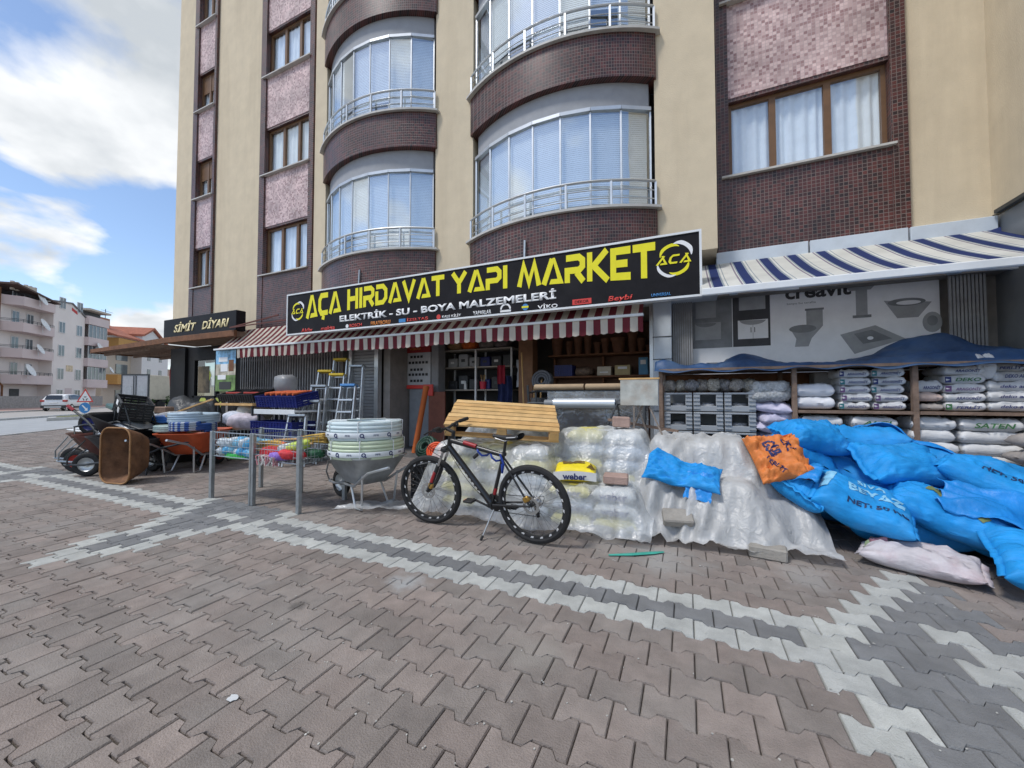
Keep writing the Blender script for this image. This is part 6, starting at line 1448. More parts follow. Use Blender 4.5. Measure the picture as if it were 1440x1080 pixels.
# grey stacking crates, three by three
for i in range(3):
    for k in range(4):
        x0 = -.30 + i * .382; z0 = .33 + k * .27; X, Z, Yd = .365, .262, .55
        t = thing('storage_crate', '%s grey stacking crate in the %s column of the shelving' % (('bottom', 'second lowest', 'second highest', 'top')[k], ('left', 'middle', 'right')[i]), 'crate', (x0 + X / 2, 6.0, z0), 0, 'grey stacking crates')
        m = MB(); h = X / 2
        m.b(-h, h, 0, Yd, 0, .02); m.b(-h, -h + .015, 0, Yd, .02, Z - .005); m.b(h - .015, h, 0, Yd, .02, Z - .005); m.b(-h, h, Yd - .015, Yd, .02, Z - .005)
        m.build('bin', grey_plastic, t)
        m = MB(); m.b(-h, h, -.012, .012, .0, .075, .005); m.b(-h, -h + .085, -.012, .012, .075, Z - .03, .005); m.b(h - .085, h, -.012, .012, .075, Z - .03, .005); m.b(-h, h, -.018, .014, Z - .030, Z - .004, .005)
        for s in (-1, 1):
            for q in range(4): m.b(s * (h - .04) - .04, s * (h - .04) + .04, -.026, -.010, .03 + q * .055, .042 + q * .055)
        m.build('front_frame', grey_plastic, t)
        if (i + k) % 2 == 0 or k == 3: o = lump(.12, .2, .05, i * 5 + k, 12).build('contents', M('fittings_%d' % (i % 2), ((.3, .3, .3), (.42, .42, .42))[i % 2], .6, var=.5, scale=40), t, 'all'); o.location = (0, .25, .07)
knob = film('clear_poly_bag', (.40, .38, .35), .85, .25, .2, .1)
for i in range(8):
    x = -.22 + i * .14; o = lump(.085, .11, .085, i * 3 + 70, 16, .45).build('fittings_bag', M('bagged_fittings_%d' % (i % 3), ((.30, .27, .24), (.36, .33, .28), (.24, .23, .23))[i % 3], .35, var=.6, scale=45, bump=.8, bscale=50), None, 'all'); o.location = (x, 6.1 + .05 * (i % 2), 1.50); tag(o, 'clear bag of small pipe fittings on the crates, %s from the left' % ('first second third fourth fifth sixth seventh eighth'.split()[i]), 'bag', 'bags of fittings')
for i in range(4):
    o = lump(.16, .15, .09, i * 5 + 90, 18, .4).build('fittings_bag', M('bagged_white', (.46, .46, .45), .4, var=.4, scale=30, bump=.8, bscale=36), None, 'all'); o.location = (.90 + .18 * (i % 2), 6.12, 1.36 + .10 * (i // 2)); tag(o, 'clear bag of white fittings right of the crates, %s' % ('lower left', 'lower right', 'upper left', 'upper right')[i], 'bag')
lav = M('lilac_white_sack', (.50, .48, .60), .55, var=.15, bump=.5, bscale=10); wht = M('white_woven_sack', (.62, .62, .62), .6, var=.10, bump=.6, bscale=1, aniso=(9, 22, 16), dirt=.15, dirtc=(.45, .43, .40)); dusty = M('dusty_sack', (.34, .31, .29), .85, var=.2, dirt=.4, dirtc=(.22, .19, .17), dscale=4, bump=.3, bscale=18)
zz = .32
for i in range(7):
    t, sf = sack('white_sack', 'lilac white folded sack, %s from the bottom between crates and post' % ('lowest second third fourth fifth sixth topmost'.split()[i]), 'sack', lav, 1.03 + .02 * (i % 2), 6.18, R((12, -8, 18, -15, 6, 20, -10)[i]), .46, .44, .155, 100 + i, None, blur=0, z0=zz, tiltx=(.1 if i % 2 else -.12), tilty=.12, wr=2.2, raise_=False); zz += .135
ink = [M('ink_navy', (.03, .04, .14), .6), M('ink_teal', (.03, .16, .18), .6), M('ink_violet', (.12, .06, .16), .6), M('ink_green', (.05, .16, .06), .6), M('ink_red', (.5, .12, .08), .6)]
def shelf_sack(x, y, z, w_, T_, lab, txt='', mat=None, ic=0, seed=0, rz=0., dep=.55, tilt=0., end=None):
    t, sf = sack('white_sack', lab, 'sack', mat or wht, x, y + dep / 2, rz, w_, dep, T_, seed, None, blur=0, z0=z, tiltx=tilt, sq=10, wr=1.3, nu=16, nv=12, raise_=False)
    if txt: text(txt, 1, ink[ic], 'lettering', t, front(.02, -dep / 2 - .004 + 0.005, T_ / 2) @ Matrix.Rotation(math.atan(tilt), 4, 'Z'), 0, .25, .025, w_ * .62, T_ * .38)
    if end is not None:
        MB().b(-w_ / 2 + .004, -w_ / 2 + w_ * .16, -dep / 2 + .006, -dep / 2 + .012, T_ * .2, T_ * .8).build('print_corner', ink[end], t)
    return t
lv5 = ['lowest', 'second', 'third', 'fourth', 'topmost']
Y0 = SY0 + .0
for k in range(2): shelf_sack(1.46, Y0, 1.18 + k * .155, .40, .16, '%s plump plain white sack beside the left shelf post' % ('lower', 'upper')[k], '', M('clean_white_sack', (.68, .68, .70), .5, var=.05, bump=.3, bscale=10), 0, k + 200)
tag(MB().b(1.55, 1.82, 6.35, 6.6, 1.49, 1.66, .01).build('cardboard_box', M('grey_card', (.22, .21, .20), .9)), 'grey box behind the two plump white sacks', 'box')
for c, x in enumerate((1.84, 2.16)):
    for k in range(5): shelf_sack(x + (.02 if k % 2 else 0), Y0 + .0, 1.178 + k * .098, .30, .102, '%s printed white sack of the %s stack left of the middle post' % (lv5[k], ('left', 'right')[c]), 'ARAGONİT', None, 0, c * 9 + k, R(rb.uniform(-3, 3)), .5, end=(1, 2, 2, 1, 0)[(k + c) % 5])
for k in range(3): shelf_sack(2.52, Y0 + .03, 1.178 + k * .105, .24, (.08, .11, .13)[k], '%s sack just right of the middle shelf post' % ('flat lowest', 'orange printed', 'bulging upper')[k], ('', '', 'ARAGONİT')[k], (dusty, M('orange_print_sack', (.55, .42, .36), .6, var=.3, scale=8), wht)[k], 0, 40 + k)
for k in range(5): shelf_sack(2.80, Y0 - .01, 1.178 + k * .101, .33, .105, '%s sack of the stack second right of the middle post' % lv5[k], ('PERLİT', 'ARAGONİT', 'ARAGONİT', 'DEKO', 'ARAGONİT')[k], None, (0, 0, 2, 3, 0)[k], 60 + k, 0, .5, end=(3, None, 2, 0, None)[k])
for k in range(3): shelf_sack(3.15, Y0 - .02, 1.178 + k * .108, .36, .112, '%s sack of the blue printed stack near the right edge' % ('lowest', 'middle', 'upper')[k], 'deko alçı', None, 0, 80 + k, 0, .5)
shelf_sack(2.98, Y0 + .0, 1.52, .15, .30, 'white sack stood on end leaning left on the right shelf', '', None, 0, 85, 0, .4, .0)
shelf_sack(3.18, Y0, 1.50, .30, .12, 'white sack lying above the blue printed stack', 'DEKO ALÇI', None, 0, 86); shelf_sack(3.16, Y0 + .05, 1.61, .28, .10, 'topmost dusty white sack above the blue printed stack', 'PERLİT', None, 0, 87)
for k in range(5): shelf_sack(3.50, Y0 - .03, 1.178 + k * .105, .34, .11, '%s sack of the stack at the right picture edge of the upper shelf' % lv5[k], ('SIVA', 'DEKO', 'ALÇI', 'DEKO', 'PERLİT')[k], None, (0, 0, 4, 0, 0)[k], 120 + k, 0, .5, end=(None, 0, None, None, None)[k])
for c, (x, n, w_) in enumerate(((1.50, 4, .42), (1.98, 4, .44), (2.52, 4, .38), (2.98, 4, .50), (3.46, 4, .46))):
    for k in range(n): shelf_sack(x + (.02 if k % 2 else -.01), Y0 - .02, .545 + k * .137, w_, .145, '%s white sack of the %s stack on the lower shelf' % (lv5[k], ORD[c]), '' if k < 3 else ('', 'ALÇI', '', 'SATEN', 'ALÇI')[c], wht, 3, 150 + c * 9 + k, R(rb.uniform(-4, 4)), .55)
for k in range(4): sack('grey_sack', '%s dusty grey sack of the floor stack before the right shelving' % lv5[k], 'sack', dusty, 3.36 + .03 * (k % 2), 5.62, R(rb.uniform(-5, 5)), .72, .5, .185, 180 + k, 'dusty sacks on the platform', blur=0, z0=.302 + k * .165, sq=4.5, wr=1.2, raise_=False)
# ================================================================= inside and in front of the open shop
rk = thing('goods_rack', 'white framed rack of tool cases inside the dark shop', 'rack', (-4.4, 8.2, .1))
def rp(mb, n, mt_=None): return mb.build(n, mt_ or white_pvc, rk, False, True)
for x in (-5.45, -4.55, -3.62):
    for y in (8.0, 8.5): rp(MB().b(x - .02, x + .02, y - .02, y + .02, .1, 2.45), 'post')
for z in (.75, 1.48, 2.02, 2.44): rp(MB().b(-5.47, -3.6, 7.99, 8.52, z, z + .03), 'shelf', M('pale_shelf', (.34, .31, .27), .7))
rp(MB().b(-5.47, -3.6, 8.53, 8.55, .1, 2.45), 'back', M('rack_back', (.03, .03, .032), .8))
rb = random.Random(31); nm = 'first second third fourth fifth sixth seventh eighth'.split()
for r_, z in enumerate((.78, 1.51, 2.05)):
    for i in range(6):
        x = -5.25 + i * .30; h_ = rb.uniform(.2, .36); mt_ = rb.choice([black_plastic, navy_plastic, steel_dark, grey_plastic, black_plastic])
        t = thing('tool_case', '%s tool case from the left on the %s rack shelf' % (nm[i], ('lower', 'middle', 'upper')[r_]), 'tool case', (x, 8.2, z + .001)); MB().b(-.13, .13, -.12, .12, 0, h_, .015).build('shell', mt_, t); MB().b(-.05, .05, -.128, -.121, h_ * .4, h_ * .62).build('tag', white_pvc if rb.random() < .35 else steel_dark, t)
t = thing('red_pot', 'red plastic pot with brushes on the middle rack shelf', 'pot', (-4.38, 8.05, 1.512)); MB().lathe([(0, 0), (.07, 0), (.085, .18), (.08, .18), (.065, .01)], 14).build('pot', M('pinkish_red_plastic', (.55, .03, .06), .4), t, 40)
for a in range(4): MB().tube([(.02 * math.cos(a * 2), .02 * math.sin(a * 2), .1), (.06 * math.cos(a * 2), .05 * math.sin(a * 2), .34)], .008, 5).build('brush', wood_new, t)
t = thing('spray_bottle', 'white spray bottle on the middle rack shelf', 'bottle', (-4.85, 8.03, 1.512)); MB().lathe([(0, 0), (.035, 0), (.035, .12), (.015, .16), (.015, .2), (0, .2)], 12).build('bottle', white_pvc, t, 40)
for i, (x, c) in enumerate(((-5.2, (.30, .18, .08)), (-4.8, (.55, .12, .02)), (-4.3, (.16, .14, .13)), (-3.9, (.12, .10, .10)))):
    o = lump(.22, .2, .12, i + 44, 14).build('bundle', M('bundle_%d' % i, c, .8, var=.4, scale=14), None, 'all'); o.location = (x, 8.2, 2.58); tag(o, ('brown', 'orange', 'grey', 'dark')[i] + ' bundle on top of the tool rack', 'bundle')
cl_ = thing('hanging_overalls', 'dark blue overalls with red top hanging in front of the rack', 'overalls', (-3.72, 7.85, 1.0))
m = MB(); m.grid(lambda u, v: (-3.92 + .34 * u + .03 * math.sin(v * 5), 7.85 + .05 * math.sin(u * 14) + .02 * nz(u * 5, v * 4), .75 + 1.05 * (1 - v)), 22, 14); m.build('trousers', M('navy_cloth', (.02, .03, .10), .85, var=.3), cl_, 'all', True)
m = MB(); m.grid(lambda u, v: (-3.88 + .2 * u, 7.80 + .04 * math.sin(u * 12), 1.62 + .42 * (1 - v)), 14, 8); m.build('red_top', M('red_cloth2', (.30, .02, .04), .85, var=.3), cl_, 'all', True)
m = MB(); m.grid(lambda u, v: (-3.42 + .26 * u + .04 * nz(u * 3, v * 4), 7.80 + .05 * math.sin(u * 9 + v * 3), 1.55 + .6 * (1 - v)), 14, 14); tag(m.build('hanging_bag', M('pale_cloth', (.42, .45, .5), .7, var=.3), None, 'all'), 'pale cloth bag hanging beside the timber pillar in the shop', 'bag')
tag(MB().b(-3.28, -2.95, 7.6, 7.9, .1, 2.92, .01).build('timber_pillar', M('brown_pillar', (.20, .10, .05), .6, var=.2)), 'brown timber clad pillar inside the shop', 'pillar')
# switch display
sw = thing('switch_display', 'white display panel with rows of black switches and red header', 'display', (-5.9, 7.6, .1))
def swp(mb, n, mt_): return mb.build(n, mt_, sw, False, True)
swp(MB().b(-6.24, -5.56, 7.6, 7.68, 1.62, 2.40), 'panel', M('display_white', (.42, .43, .45), .5)); swp(MB().b(-6.24, -5.56, 7.58, 7.68, 2.402, 2.58), 'header', M('header_red', (.28, .02, .02), .5)); swp(MB().b(-6.24, -5.56, 7.57, 7.68, 1.53, 1.615), 'red_edge', red_vinyl)
text('VİKO', 1, orange_vinyl, 'lettering', sw, front(-.1, -.024, 2.5 - .1), .001, 0, .02, .34, .07)
for r_, z in enumerate((2.30, 2.16, 1.99, 1.87, 1.72)):
    for i in range(6 if r_ % 2 else 4): swp(MB().b(-6.2 + i * .1 + (.05 if r_ % 2 == 0 else 0), -6.135 + i * .1 + (.05 if r_ % 2 == 0 else 0), 7.585, 7.599, z - .03, z + .03, .004), 'switch', black_plastic)
swp(MB().b(-6.2, -5.6, 7.62, 7.9, .12, 1.525, .01), 'cabinet', M('cabinet_grey', (.22, .24, .26), .5)); swp(MB().b(-5.55, -5.35, 7.62, 7.9, .12, 2.6, .01), 'side_post', M('side_grey', (.25, .25, .26), .6))
tag(MB().b(-5.5, -5.05, 7.45, 7.5, .12, 1.45, .006).build('brown_board', M('red_brown_board', (.20, .075, .05), .7, var=.15)), 'reddish brown board leaning behind the orange pipe', 'board')
o = MB().b(-5.62, -5.35, 7.40, 7.44, 1.36, 1.62, .004).build('red_poster', red_vinyl, None); tag(o, 'small red poster above the reddish board', 'poster')
m = MB(); m.lathe([(.055, 0), (.062, 0), (.062, 1.40), (.068, 1.41), (.068, 1.50), (.055, 1.50)], 20); o = m.build('orange_pipe', M('orange_pvc', (.48, .12, .03), .45, var=.1), None, 40); o.location = (-5.5, 6.95, .10); o.rotation_euler = (R(-4), R(9), 0); tag(o, 'thick orange drain pipe leaning in the shop doorway', 'pipe')
t = thing('office_chair', 'dark chair in the shadow behind the doorway', 'chair', (-6.3, 8.3, .1)); MB().box((0, 0, .45), (.5, .5, .1), None, .03).build('seat', black_plastic, t); MB().box((0, .24, .85), (.48, .08, .6), None, .03).build('backrest', black_plastic, t)
for a in range(4): MB().bar((0, 0, .1), (.3 * math.cos(a * 1.57 + .7), .3 * math.sin(a * 1.57 + .7), .02), .04).build('leg', steel_dark, t)
MB().bar((0, 0, .08), (0, 0, .42), .05).build('stem', steel_dark, t)
# pot shelves
ps = thing('pot_shelf', 'brown wall shelf unit with clay pots and boxes inside the shop', 'shelf', (-1.7, 8.2, .1))
for z in (1.74, 2.20): MB().b(-2.75, -.62, 8.0, 8.45, z, z + .035, .003).build('board', wood_brown, ps, False, True)
for x in (-2.70, -1.62, -.66): MB().b(x - .02, x + .02, 8.3, 8.45, .1, 2.195).build('upright', wood_brown, ps, False, True)
MB().b(-2.75, -.6, 8.46, 8.48, .1, 2.9).build('back', M('brown_back', (.13, .07, .045), .8, var=.2), ps, False, True)
clay = M('terracotta', (.20, .095, .055), .8, var=.25)
for i, (x, r_, h_) in enumerate(((-2.6, .13, .42), (-2.33, .07, .30), (-2.13, .09, .40), (-1.92, .08, .44), (-1.72, .07, .25), (-1.55, .08, .32), (-1.28, .15, .32), (-1.0, .10, .46), (-.83, .08, .28), (-.68, .06, .14))):
    o = MB().lathe([(0, 0), (r_ * .7, 0), (r_ * .95, h_ * .82), (r_ * 1.06, h_ * .82), (r_ * 1.08, h_), (r_ * .95, h_), (r_ * .65, .02), (0, .02)], 20).build('flower_pot', clay, None, 40); o.location = (x, 8.2, 2.236); tag(o, '%s flower pot from the left on the upper shop shelf' % 'first second third fourth fifth sixth seventh eighth ninth tenth'.split()[i], 'flower pot', 'flower pots on the upper shelf')
crate('plastic_crate', 'blue crate at the left of the lower pot shelf', (-2.42, 8.2, 1.776), (.36, .3, .22), navy_plastic)
for i, (x, w_, h_, c, lab) in enumerate(((-1.55, .28, .09, (.55, .48, .38), 'lower cream carton on the lower pot shelf'), (-1.18, .30, .20, (.48, .38, .20), 'yellowish carton on the lower pot shelf'), (-.78, .17, .34, (.12, .30, .48), 'tall blue and white carton at the right of the pot shelf'))):
    t = thing('carton', lab, 'box', (x, 8.15, 1.777)); MB().b(-w_ / 2, w_ / 2, -.12, .12, 0, h_, .004).build('carton_body', M('carton_%d' % i, c, .7), t); MB().b(-w_ * .3, w_ * .3, -.125, -.121, h_ * .6, h_ * .85).build('printed_label', white_vinyl, t)
tag(MB().b(-1.69, -1.41, 8.05, 8.3, 1.87, 1.96, .004).build('carton', M('carton_cream', (.58, .52, .42), .7)), 'upper cream carton on the lower pot shelf', 'box')
o = lump(.2, .15, .1, 9, 14).build('hose_fittings', M('brown_fittings', (.16, .11, .08), .6, var=.5, scale=20), None, 'all'); o.location = (-2.0, 8.2, 1.87); tag(o, 'heap of brown fittings between crate and cartons', 'fittings')
for i, (a, b, lab) in enumerate((((-2.95, 7.2, .12), (-3.12, 7.4, 2.25), 'tall stick leaning against the timber pillar'), ((-2.75, 7.1, .12), (-2.80, 7.3, 1.75), 'left of two short sticks beside the pillar'), ((-2.66, 7.1, .12), (-2.64, 7.3, 1.78), 'right of two short sticks beside the pillar'))):
    tag(MB().tube([a, b], .016, 7).build('wooden_stick', wood_new), lab, 'stick')
coil('hose_coil', 'grey hose coil hanging at the end of the cardboard tubes', (-2.45, 6.9, 1.62), .17, .025, 5, .14, M('grey_hose', (.10, .10, .105), .6), 'hose', (R(80), 0, 0))
tag(MB().lathe([(0, 0), (.13, 0), (.15, 1.2), (.14, 1.2), (.12, .02)], 18, (-2.5, 6.75, .12)).build('felt_roll', M('grey_felt', (.09, .09, .09), .95, var=.3), None, 40), 'upright grey felt roll under the hanging hose', 'roll')
kraft = M('kraft_tube', (.40, .29, .18), .8, var=.12)
for i, (x0, x1) in enumerate(((-2.37, -1.52), (-1.49, -.62))): tag(MB().lathe([(0, 0), (.045, 0), (.05, .01), (.05, x1 - x0 - .01), (.045, x1 - x0), (0, x1 - x0)], 16, (x0, 6.2, 1.50), 'X').build('cardboard_tube', kraft, None, 40), ('left', 'right')[i] + ' cardboard tube laid on the roll holder', 'tube')
fh = thing('film_roll_holder', 'steel stand holding a silver plastic film roll on a bar', 'roll stand', (-1.4, 5.7, 0))
def fp(mb, n, mt_, s=False): return mb.build(n, mt_, fh, s, True)
fp(MB().tube([(-2.3, 5.7, 1.24), (-.55, 5.7, 1.24)], .018, 8), 'bar', steel_dark); fp(MB().lathe([(.02, 0), (.075, 0), (.075, .92), (.02, .92)], 24, (-1.86, 5.7, 1.24), 'X'), 'film_roll', M('silver_film', (.58, .62, .65), .25, .3, var=.08), 40); fp(MB().lathe([(.02, 0), (.055, 0), (.055, .14), (.02, .14)], 20, (-2.01, 5.7, 1.24), 'X'), 'roll_end', M('dark_roll', (.2, .21, .22), .5))
for x in (-2.3, -.55):
    for s in (-1, 1): fp(MB().bar((x, 5.7 + s * .28, 0), (x, 5.7, 1.52 if s > 0 else 1.24), .03), 'stand_leg', steel_dark)
fp(MB().bar((-2.42, 6.2, 1.43), (-.55, 6.2, 1.43), .03), 'rail', steel_dark); fp(MB().bar((-2.3, 5.72, 1.4), (-2.3, 6.18, 1.43), .025), 'rail_arm', steel_dark); fp(MB().bar((-.6, 5.72, 1.4), (-.6, 6.18, 1.43), .025), 'rail_arm', steel_dark)
for x in (-2.35, -.6): fp(MB().bar((x, 6.2, 0), (x, 6.2, 1.42), .03), 'stand_leg', steel_dark)
m = MB(); m.grid(lambda u, v: (-2.0 + 1.5 * u, 5.78 + .03 * nz(u * 4, v * 4) + .03 * v, 1.42 - 1.0 * v), 24, 12); o = m.build('hanging_film', film('clear_hanging_film', (.42, .46, .5), .5, .15, .3, .2), fh, 'all', True)
# small board on a trestle
bs = thing('display_board', 'weathered pale square board on a folding steel trestle', 'board', (-.54, 5.0, 0))
def bq(mb, n, mt_): return mb.build(n, mt_, bs, False, True)
bq(MB().b(-.76, -.315, 4.98, 5.01, 1.235, 1.555, .003), 'panel', M('weathered_board', (.42, .43, .40), .8, var=.25, scale=7, dirt=.5, dirtc=(.35, .24, .16), dscale=6)); bq(MB().b(-.775, -.30, 4.975, 5.015, 1.555, 1.575), 'edge', wood_new)
for a, b in (((-.60, 5.0, 1.235), (-.60, 5.0, .3)), ((-.56, 5.02, 1.235), (-.28, 5.25, .3)), ((-.5, 5.02, 1.235), (-.9, 5.3, .3)), ((-.42, 5.02, 1.22), (-.15, 4.95, .6))): bq(MB().bar(a, b, .018), 'strut', M('rusty_strut', (.24, .20, .17), .7, .3, var=.3))
tag(MB().tube([(-1.0, 5.3, .9), (-.86, 5.35, 1.25), (-.80, 5.4, .9)], .02, 6).build('trestle_frame', steel_dark), 'small bent steel frame behind the film stack', 'frame')
tag(MB().bar((-.95, 5.2, 1.04), (-.1, 5.15, .92), .06, .03).build('timber_batten', wood_old), 'grey batten lying behind the rear film covered stack', 'batten')

# ================================================================= the bicycle
bike = thing('bicycle', 'black mountain bike with disc brakes parked before the film covered bags', 'bicycle', (-1.29, 3.37, 0))
bike.rotation_euler = (R(-6), 0, math.atan2(.08, -1.16))        # leans a little towards the shop, front to the left
bk_f = M('black_frame_paint', (.012, .012, .013), .3, var=.1, spec=.6); bk_m = M('matte_black', (.02, .02, .021), .6); chrome = M('bright_steel', (.5, .5, .5), .25, .9); dk_r = M('dark_red_decal', (.30, .02, .025), .4); wh_d = M('white_decal', (.6, .6, .6), .4); goldish = M('brass_tone', (.4, .24, .06), .4, .7); blue_lock = M('blue_cable', (.015, .05, .30), .35)
WR = .355
def bp(mb, n, mt_, par=None, s=40): return mb.build(n, mt_, par or bike, s)
def wheel(cx, turn=0., par=None):
    """wheel in the bike plane (x forward, z up), then turned about its vertical axis"""
    mt_ = Matrix.Translation((cx, 0, WR)) @ Matrix.Rotation(turn, 4, 'Z')
    def tr(mb): mb.v = [tuple(mt_ @ Vector(v)) for v in mb.v]; return mb
    m = MB().lathe([(.303, -.021), (.320, -.030), (.342, -.025), (.356, 0), (.342, .025), (.320, .030), (.303, .021)], 64, (0, 0, 0), 'Y')
    w_ = bp(tr(m), 'wheel', rubber)
    bp(tr(MB().lathe([(.283, -.012), (.290, -.014), (.312, -.013), (.312, .013), (.290, .014), (.283, .012), (.283, -.012)], 64, (0, 0, 0), 'Y')), 'rim', bk_m, w_)
    m = MB()
    for k in range(20):
        a = 2 * math.pi * k / 20; a2 = a + .12
        for s in (-1, 1): m.prism([((.287) * math.cos(a), s * .0148, .287 * math.sin(a)), (.303 * math.cos(a + .02), s * .0148, .303 * math.sin(a + .02)), (.303 * math.cos(a2), s * .0148, .303 * math.sin(a2)), (.287 * math.cos(a2 - .05), s * .0148, .287 * math.sin(a2 - .05))], (0, s * .0008, 0))
    bp(tr(m), 'rim_decal', wh_d, w_)
    m = MB()
    for k in range(32):
        a = 2 * math.pi * k / 32; s = -1 if k % 2 else 1; off = .7 if (k // 2) % 2 else -.7
        m.tube([(.022 * math.cos(a + off), s * .028, .022 * math.sin(a + off)), (.286 * math.cos(a), s * .004, .286 * math.sin(a))], .0013, 4)
    bp(tr(m), 'spokes', M('dark_spoke', (.10, .10, .105), .6, .3), w_); bp(tr(MB().lathe([(0, -.05), (.012, -.05), (.02, -.03), (.014, -.02), (.014, .02), (.02, .03), (.012, .05), (0, .05)], 16, (0, 0, 0), 'Y')), 'hub', bk_m, w_)
    m = MB().lathe([(.052, -.001), (.080, -.001), (.080, .001), (.052, .001), (.052, -.001)], 32, (0, .042, 0), 'Y')
    for k in range(6): a = k * 1.047; m.bar((.012 * math.cos(a), .042, .012 * math.sin(a)), (.054 * math.cos(a + .3), .042, .054 * math.sin(a + .3)), .008, .002)
    bp(tr(m), 'brake_disc', chrome, w_); return w_
# side of the bike seen by the camera is its left: local +y points to the street after the turn
WB = 1.163; TURN = R(9); bike.scale = (1.03, 1.03, 1.03)
wheel(0); wheel(WB, TURN)
BB = (.43, 0, .30); ST = (.27, 0, .79); SP = (.245, 0, .905); HT = (.865, 0, .915); HB = (.895, 0, .80)
def tb(p, q, r0, r1=None, n='tube', mt_=None, par=None): return bp(MB().tube([p, q], [r0, r1 or r0], 12), n, mt_ or bk_f, par)
tb(BB, ST, .018, .017, 'seat_tube'); tb((.275, 0, .775), (HT[0] - .01, 0, HT[2] - .035), .021, .026, 'top_tube'); dt = tb((BB[0] + .01, 0, BB[2] + .01), (HB[0] - .005, 0, HB[2] + .02), .033, .028, 'down_tube'); tb(HB, HT, .024, .024, 'head_tube')
for s in (-1, 1):
    tb((BB[0] - .03, s * .03, BB[2] + .005), (.0, s * .062, WR), .011, .009, 'chain_stay'); tb((ST[0] + .01, s * .02, .74), (0, s * .062, WR), .010, .009, 'seat_stay')
tb(ST, SP, .0145, .0145, 'seat_post'); tb((ST[0], 0, .775), (ST[0] - .005, 0, .80), .021, .021, 'seat_clamp', bk_m)
m = MB()      # saddle
def sad(u, v):
    x = .135 - .28 * u; w_ = (.022 + .058 * max(0, (u - .35) / .65) ** 1.1); a = math.pi * (v * 2 - 1); return (SP[0] - .01 + x, w_ * math.sin(a), SP[2] + .045 + .022 * math.cos(a) * (.8 + .5 * u) + .02 * (u - .3) ** 2 - .012 * math.sin(u * 3.1))
m.grid(sad, 12, 14); bp(m, 'saddle', bk_m, None, 'all'); bp(MB().tube([(SP[0] + .1, .02, SP[2] + .03), (SP[0], .02, SP[2] + .005), (SP[0] - .11, .03, SP[2] + .035)], .0035, 5).tube([(SP[0] + .1, -.02, SP[2] + .03), (SP[0], -.02, SP[2] + .005), (SP[0] - .11, -.03, SP[2] + .035)], .0035, 5), 'saddle_rails', chrome)
bp(MB().tube([(SP[0] - .05, .078, SP[2] + .05), (SP[0] - .13, .082, SP[2] + .058), (SP[0] - .15, .05, SP[2] + .06)], .004, 5), 'saddle_trim', wh_d)
# fork, stem, bars turn with the front wheel
piv = Vector((WB, 0, 0)); RT = Matrix.Translation(piv) @ Matrix.Rotation(TURN, 4, 'Z') @ Matrix.Translation(-piv)
def turn(mb): mb.v = [tuple(RT @ Vector(v)) for v in mb.v]; return mb
crown = Vector((.915, 0, .775)); 
for s in (-1, 1):
    l0, l1 = Vector((1.085, s * .058, .50)), Vector((WB, s * .062, WR)); t0 = Vector((.955, s * .058, .77))
    bp(turn(MB().tube([t0, Vector((1.03, s * .058, .60))], .0145, 12)), 'stanchion', chrome); fk = bp(turn(MB().tube([Vector((1.02, s * .058, .625)), Vector((1.10, s * .058, .46)), l1], [.021, .021, .016], 12)), 'fork_leg', bk_m)
    bp(turn(MB().tube([Vector((1.055, s * .062, .56)), Vector((1.105, s * .062, .455))], .0205, 10)), 'fork_decal', dk_r, fk)
bp(turn(MB().box((.95, 0, .785), (.06, .15, .05), Matrix.Rotation(R(-24), 3, 'Y'), .012)), 'fork_crown', bk_m)
HX = Vector((HT[0] + .075, 0, HT[2] + .075))
bp(turn(MB().tube([HT, (HT[0] - .008, 0, HT[2] + .05)], .019, 10).tube([(HT[0] - .005, 0, HT[2] + .04), HX], .017, 10)), 'stem', bk_m)
bars = bp(turn(MB().tube([HX + Vector((-.07, -.34, .045)), HX + Vector((-.03, -.18, .035)), HX + Vector((0, -.06, 0)), HX + Vector((0, .06, 0)), HX + Vector((-.03, .18, .035)), HX + Vector((-.07, .34, .045))], .0135, 10)), 'handlebar', bk_m)
for s in (-1, 1):
    bp(turn(MB().tube([HX + Vector((-.042, s * .22, .038)), HX + Vector((-.072, s * .35, .046))], .019, 10)), 'grip', rubber, bars)
    bp(turn(MB().tube([HX + Vector((-.03, s * .19, .03)), HX + Vector((.05, s * .22, .01)), HX + Vector((.045, s * .33, .0))], .007, 6)), 'brake_lever', bk_m, bars)
    bp(turn(MB().box(HX + Vector((-.02, s * .165, .01)), (.06, .05, .04), None, .01)), 'shifter', bk_m, bars)
def cable(pts, r_=.0028, mt_=None): return bp(MB().tube([tuple(p) for p in pts], r_, 5), 'cable', mt_ or bk_m)
def arcc(p, q, c_, n=12): p, q, c_ = Vector(p), Vector(q), Vector(c_); return [(1 - t_) ** 2 * p + 2 * t_ * (1 - t_) * c_ + t_ * t_ * q for t_ in [i / n for i in range(n + 1)]]
A = RT @ (HX + Vector((.03, .18, .02))); B_ = RT @ (HX + Vector((.03, -.18, .02)))
cable(arcc(A, (.90, .03, .78), A + Vector((.22, .0, -.22)))); cable(arcc(A, (.93, .06, .72), A + Vector((.26, 0, -.16)))); cable(arcc(B_, (.90, -.03, .80), B_ + Vector((.22, 0, -.2)))); cable(arcc((.88, .03, .80), (BB[0] + .08, .03, .37), (.7, .05, .52)))
cable(arcc((.27, .03, .73), (.02, .075, WR + .06), (.12, .08, .58))); cable(arcc((.06, -.07, WR - .02), (-.03, -.09, WR - .06), (-.14, -.1, WR + .14)))
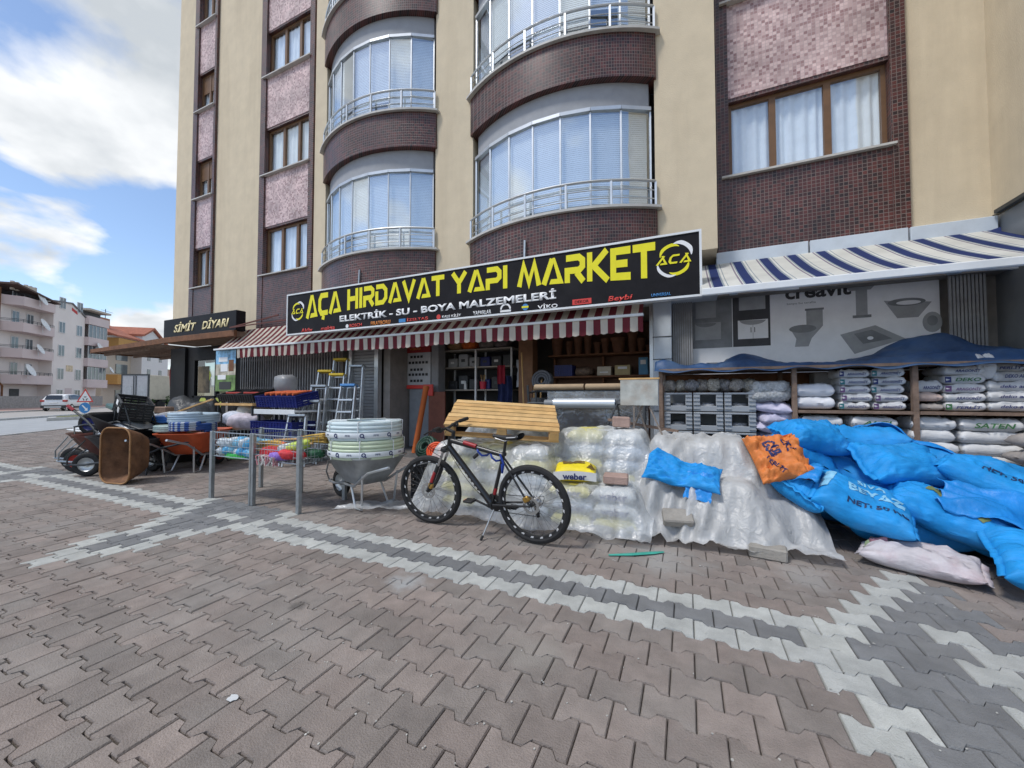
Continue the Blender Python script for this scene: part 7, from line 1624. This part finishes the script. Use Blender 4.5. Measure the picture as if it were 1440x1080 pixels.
# drive
cr = bp(MB().lathe([(.03, -.003), (.082, -.003), (.086, 0), (.082, .003), (.03, .003)], 36, (BB[0], -.045, BB[2]), 'Y').lathe([(0, -.05), (.022, -.05), (.022, .05), (0, .05)], 16, (BB[0], 0, BB[2]), 'Y'), 'crankset', bk_m)
for s, a in ((1, R(158)), (-1, R(-22))):
    q = Vector((BB[0] + .17 * math.cos(a), s * .075, BB[2] + .17 * math.sin(a) * -1 if s > 0 else BB[2] - .17 * math.sin(a)))
    q = Vector((BB[0] + (.16 if s > 0 else -.16), s * .075, BB[2] + (.055 if s > 0 else -.055)))
    bp(MB().bar((BB[0], s * .06, BB[2]), q, .022, .014, .004), 'crank_arm', bk_m, cr); pd_ = bp(MB().box(q + Vector((0, s * .055, 0)), (.095, .085, .022), None, .006), 'pedal', bk_m, cr)
    bp(MB().box(q + Vector((.05, s * .055, 0)), (.008, .05, .014), None), 'pedal_reflector', orange_vinyl, cr) if s > 0 else None
bp(MB().lathe([(0, -.03), (.055, -.03), (.05, -.015), (.04, 0), (.03, .01), (0, .01)], 28, (0, -.035, WR), 'Y'), 'cassette', chrome); bp(MB().tube([(BB[0], -.045, BB[2] + .083), (0, -.045, WR + .05)], .004, 5).tube([(BB[0], -.045, BB[2] - .083), (-.0, -.05, WR - .13), (-.04, -.05, WR - .10), (-.03, -.045, WR - .03)], .004, 5), 'chain', steel_dark); bp(MB().bar((.01, -.06, WR - .02), (-.02, -.06, WR - .14), .03, .02, .005), 'derailleur', bk_m)
bp(MB().box((.035, .06, WR + .06), (.06, .035, .05), Matrix.Rotation(R(30), 3, 'Y'), .01), 'brake_caliper', goldish); bp(turn(MB().box((WB - .045, .06, WR + .06), (.05, .035, .06), Matrix.Rotation(R(-20), 3, 'Y'), .01)), 'brake_caliper', goldish)
bp(MB().tube([(BB[0] - .05, .05, BB[2] - .03), (BB[0] + .02, .16, .045)], .008, 8), 'kickstand', chrome); bp(MB().tube([(BB[0] + .015, .155, .06), (BB[0] + .03, .175, .02)], .012, 8), 'kickstand_foot', bk_m)
# decals, lock
bp(MB().tube([(.70, .012, .872), (.56, .012, .842)], .0205, 10), 'frame_decal', dk_r)
m = MB(); 
for k in range(8): m.bar((.53 + k * .034, .0285, .405 + k * .0365), (.548 + k * .034, .0285, .425 + k * .0365), .022, .002)
bp(m, 'frame_decal', wh_d, dt); bp(MB().tube([(.395, 0, .40), (.375, 0, .46)], .0188, 10), 'frame_decal', dk_r)
m = MB(); m.tube([(.56 - .03 * i, .035 * math.sin(i * 1.3) , .80 + .028 * math.cos(i * 1.3) - i * .008) for i in range(9)], .010, 7); m.tube([(.30, .02, .79), (.26, .035, .70), (.28, .03, .62), (.30, .0, .72)], .010, 7); bp(m, 'cable_lock', blue_lock); bp(MB().tube([(.545, .02, .77), (.585, .03, .735)], .016, 8), 'lock_body', bk_m)
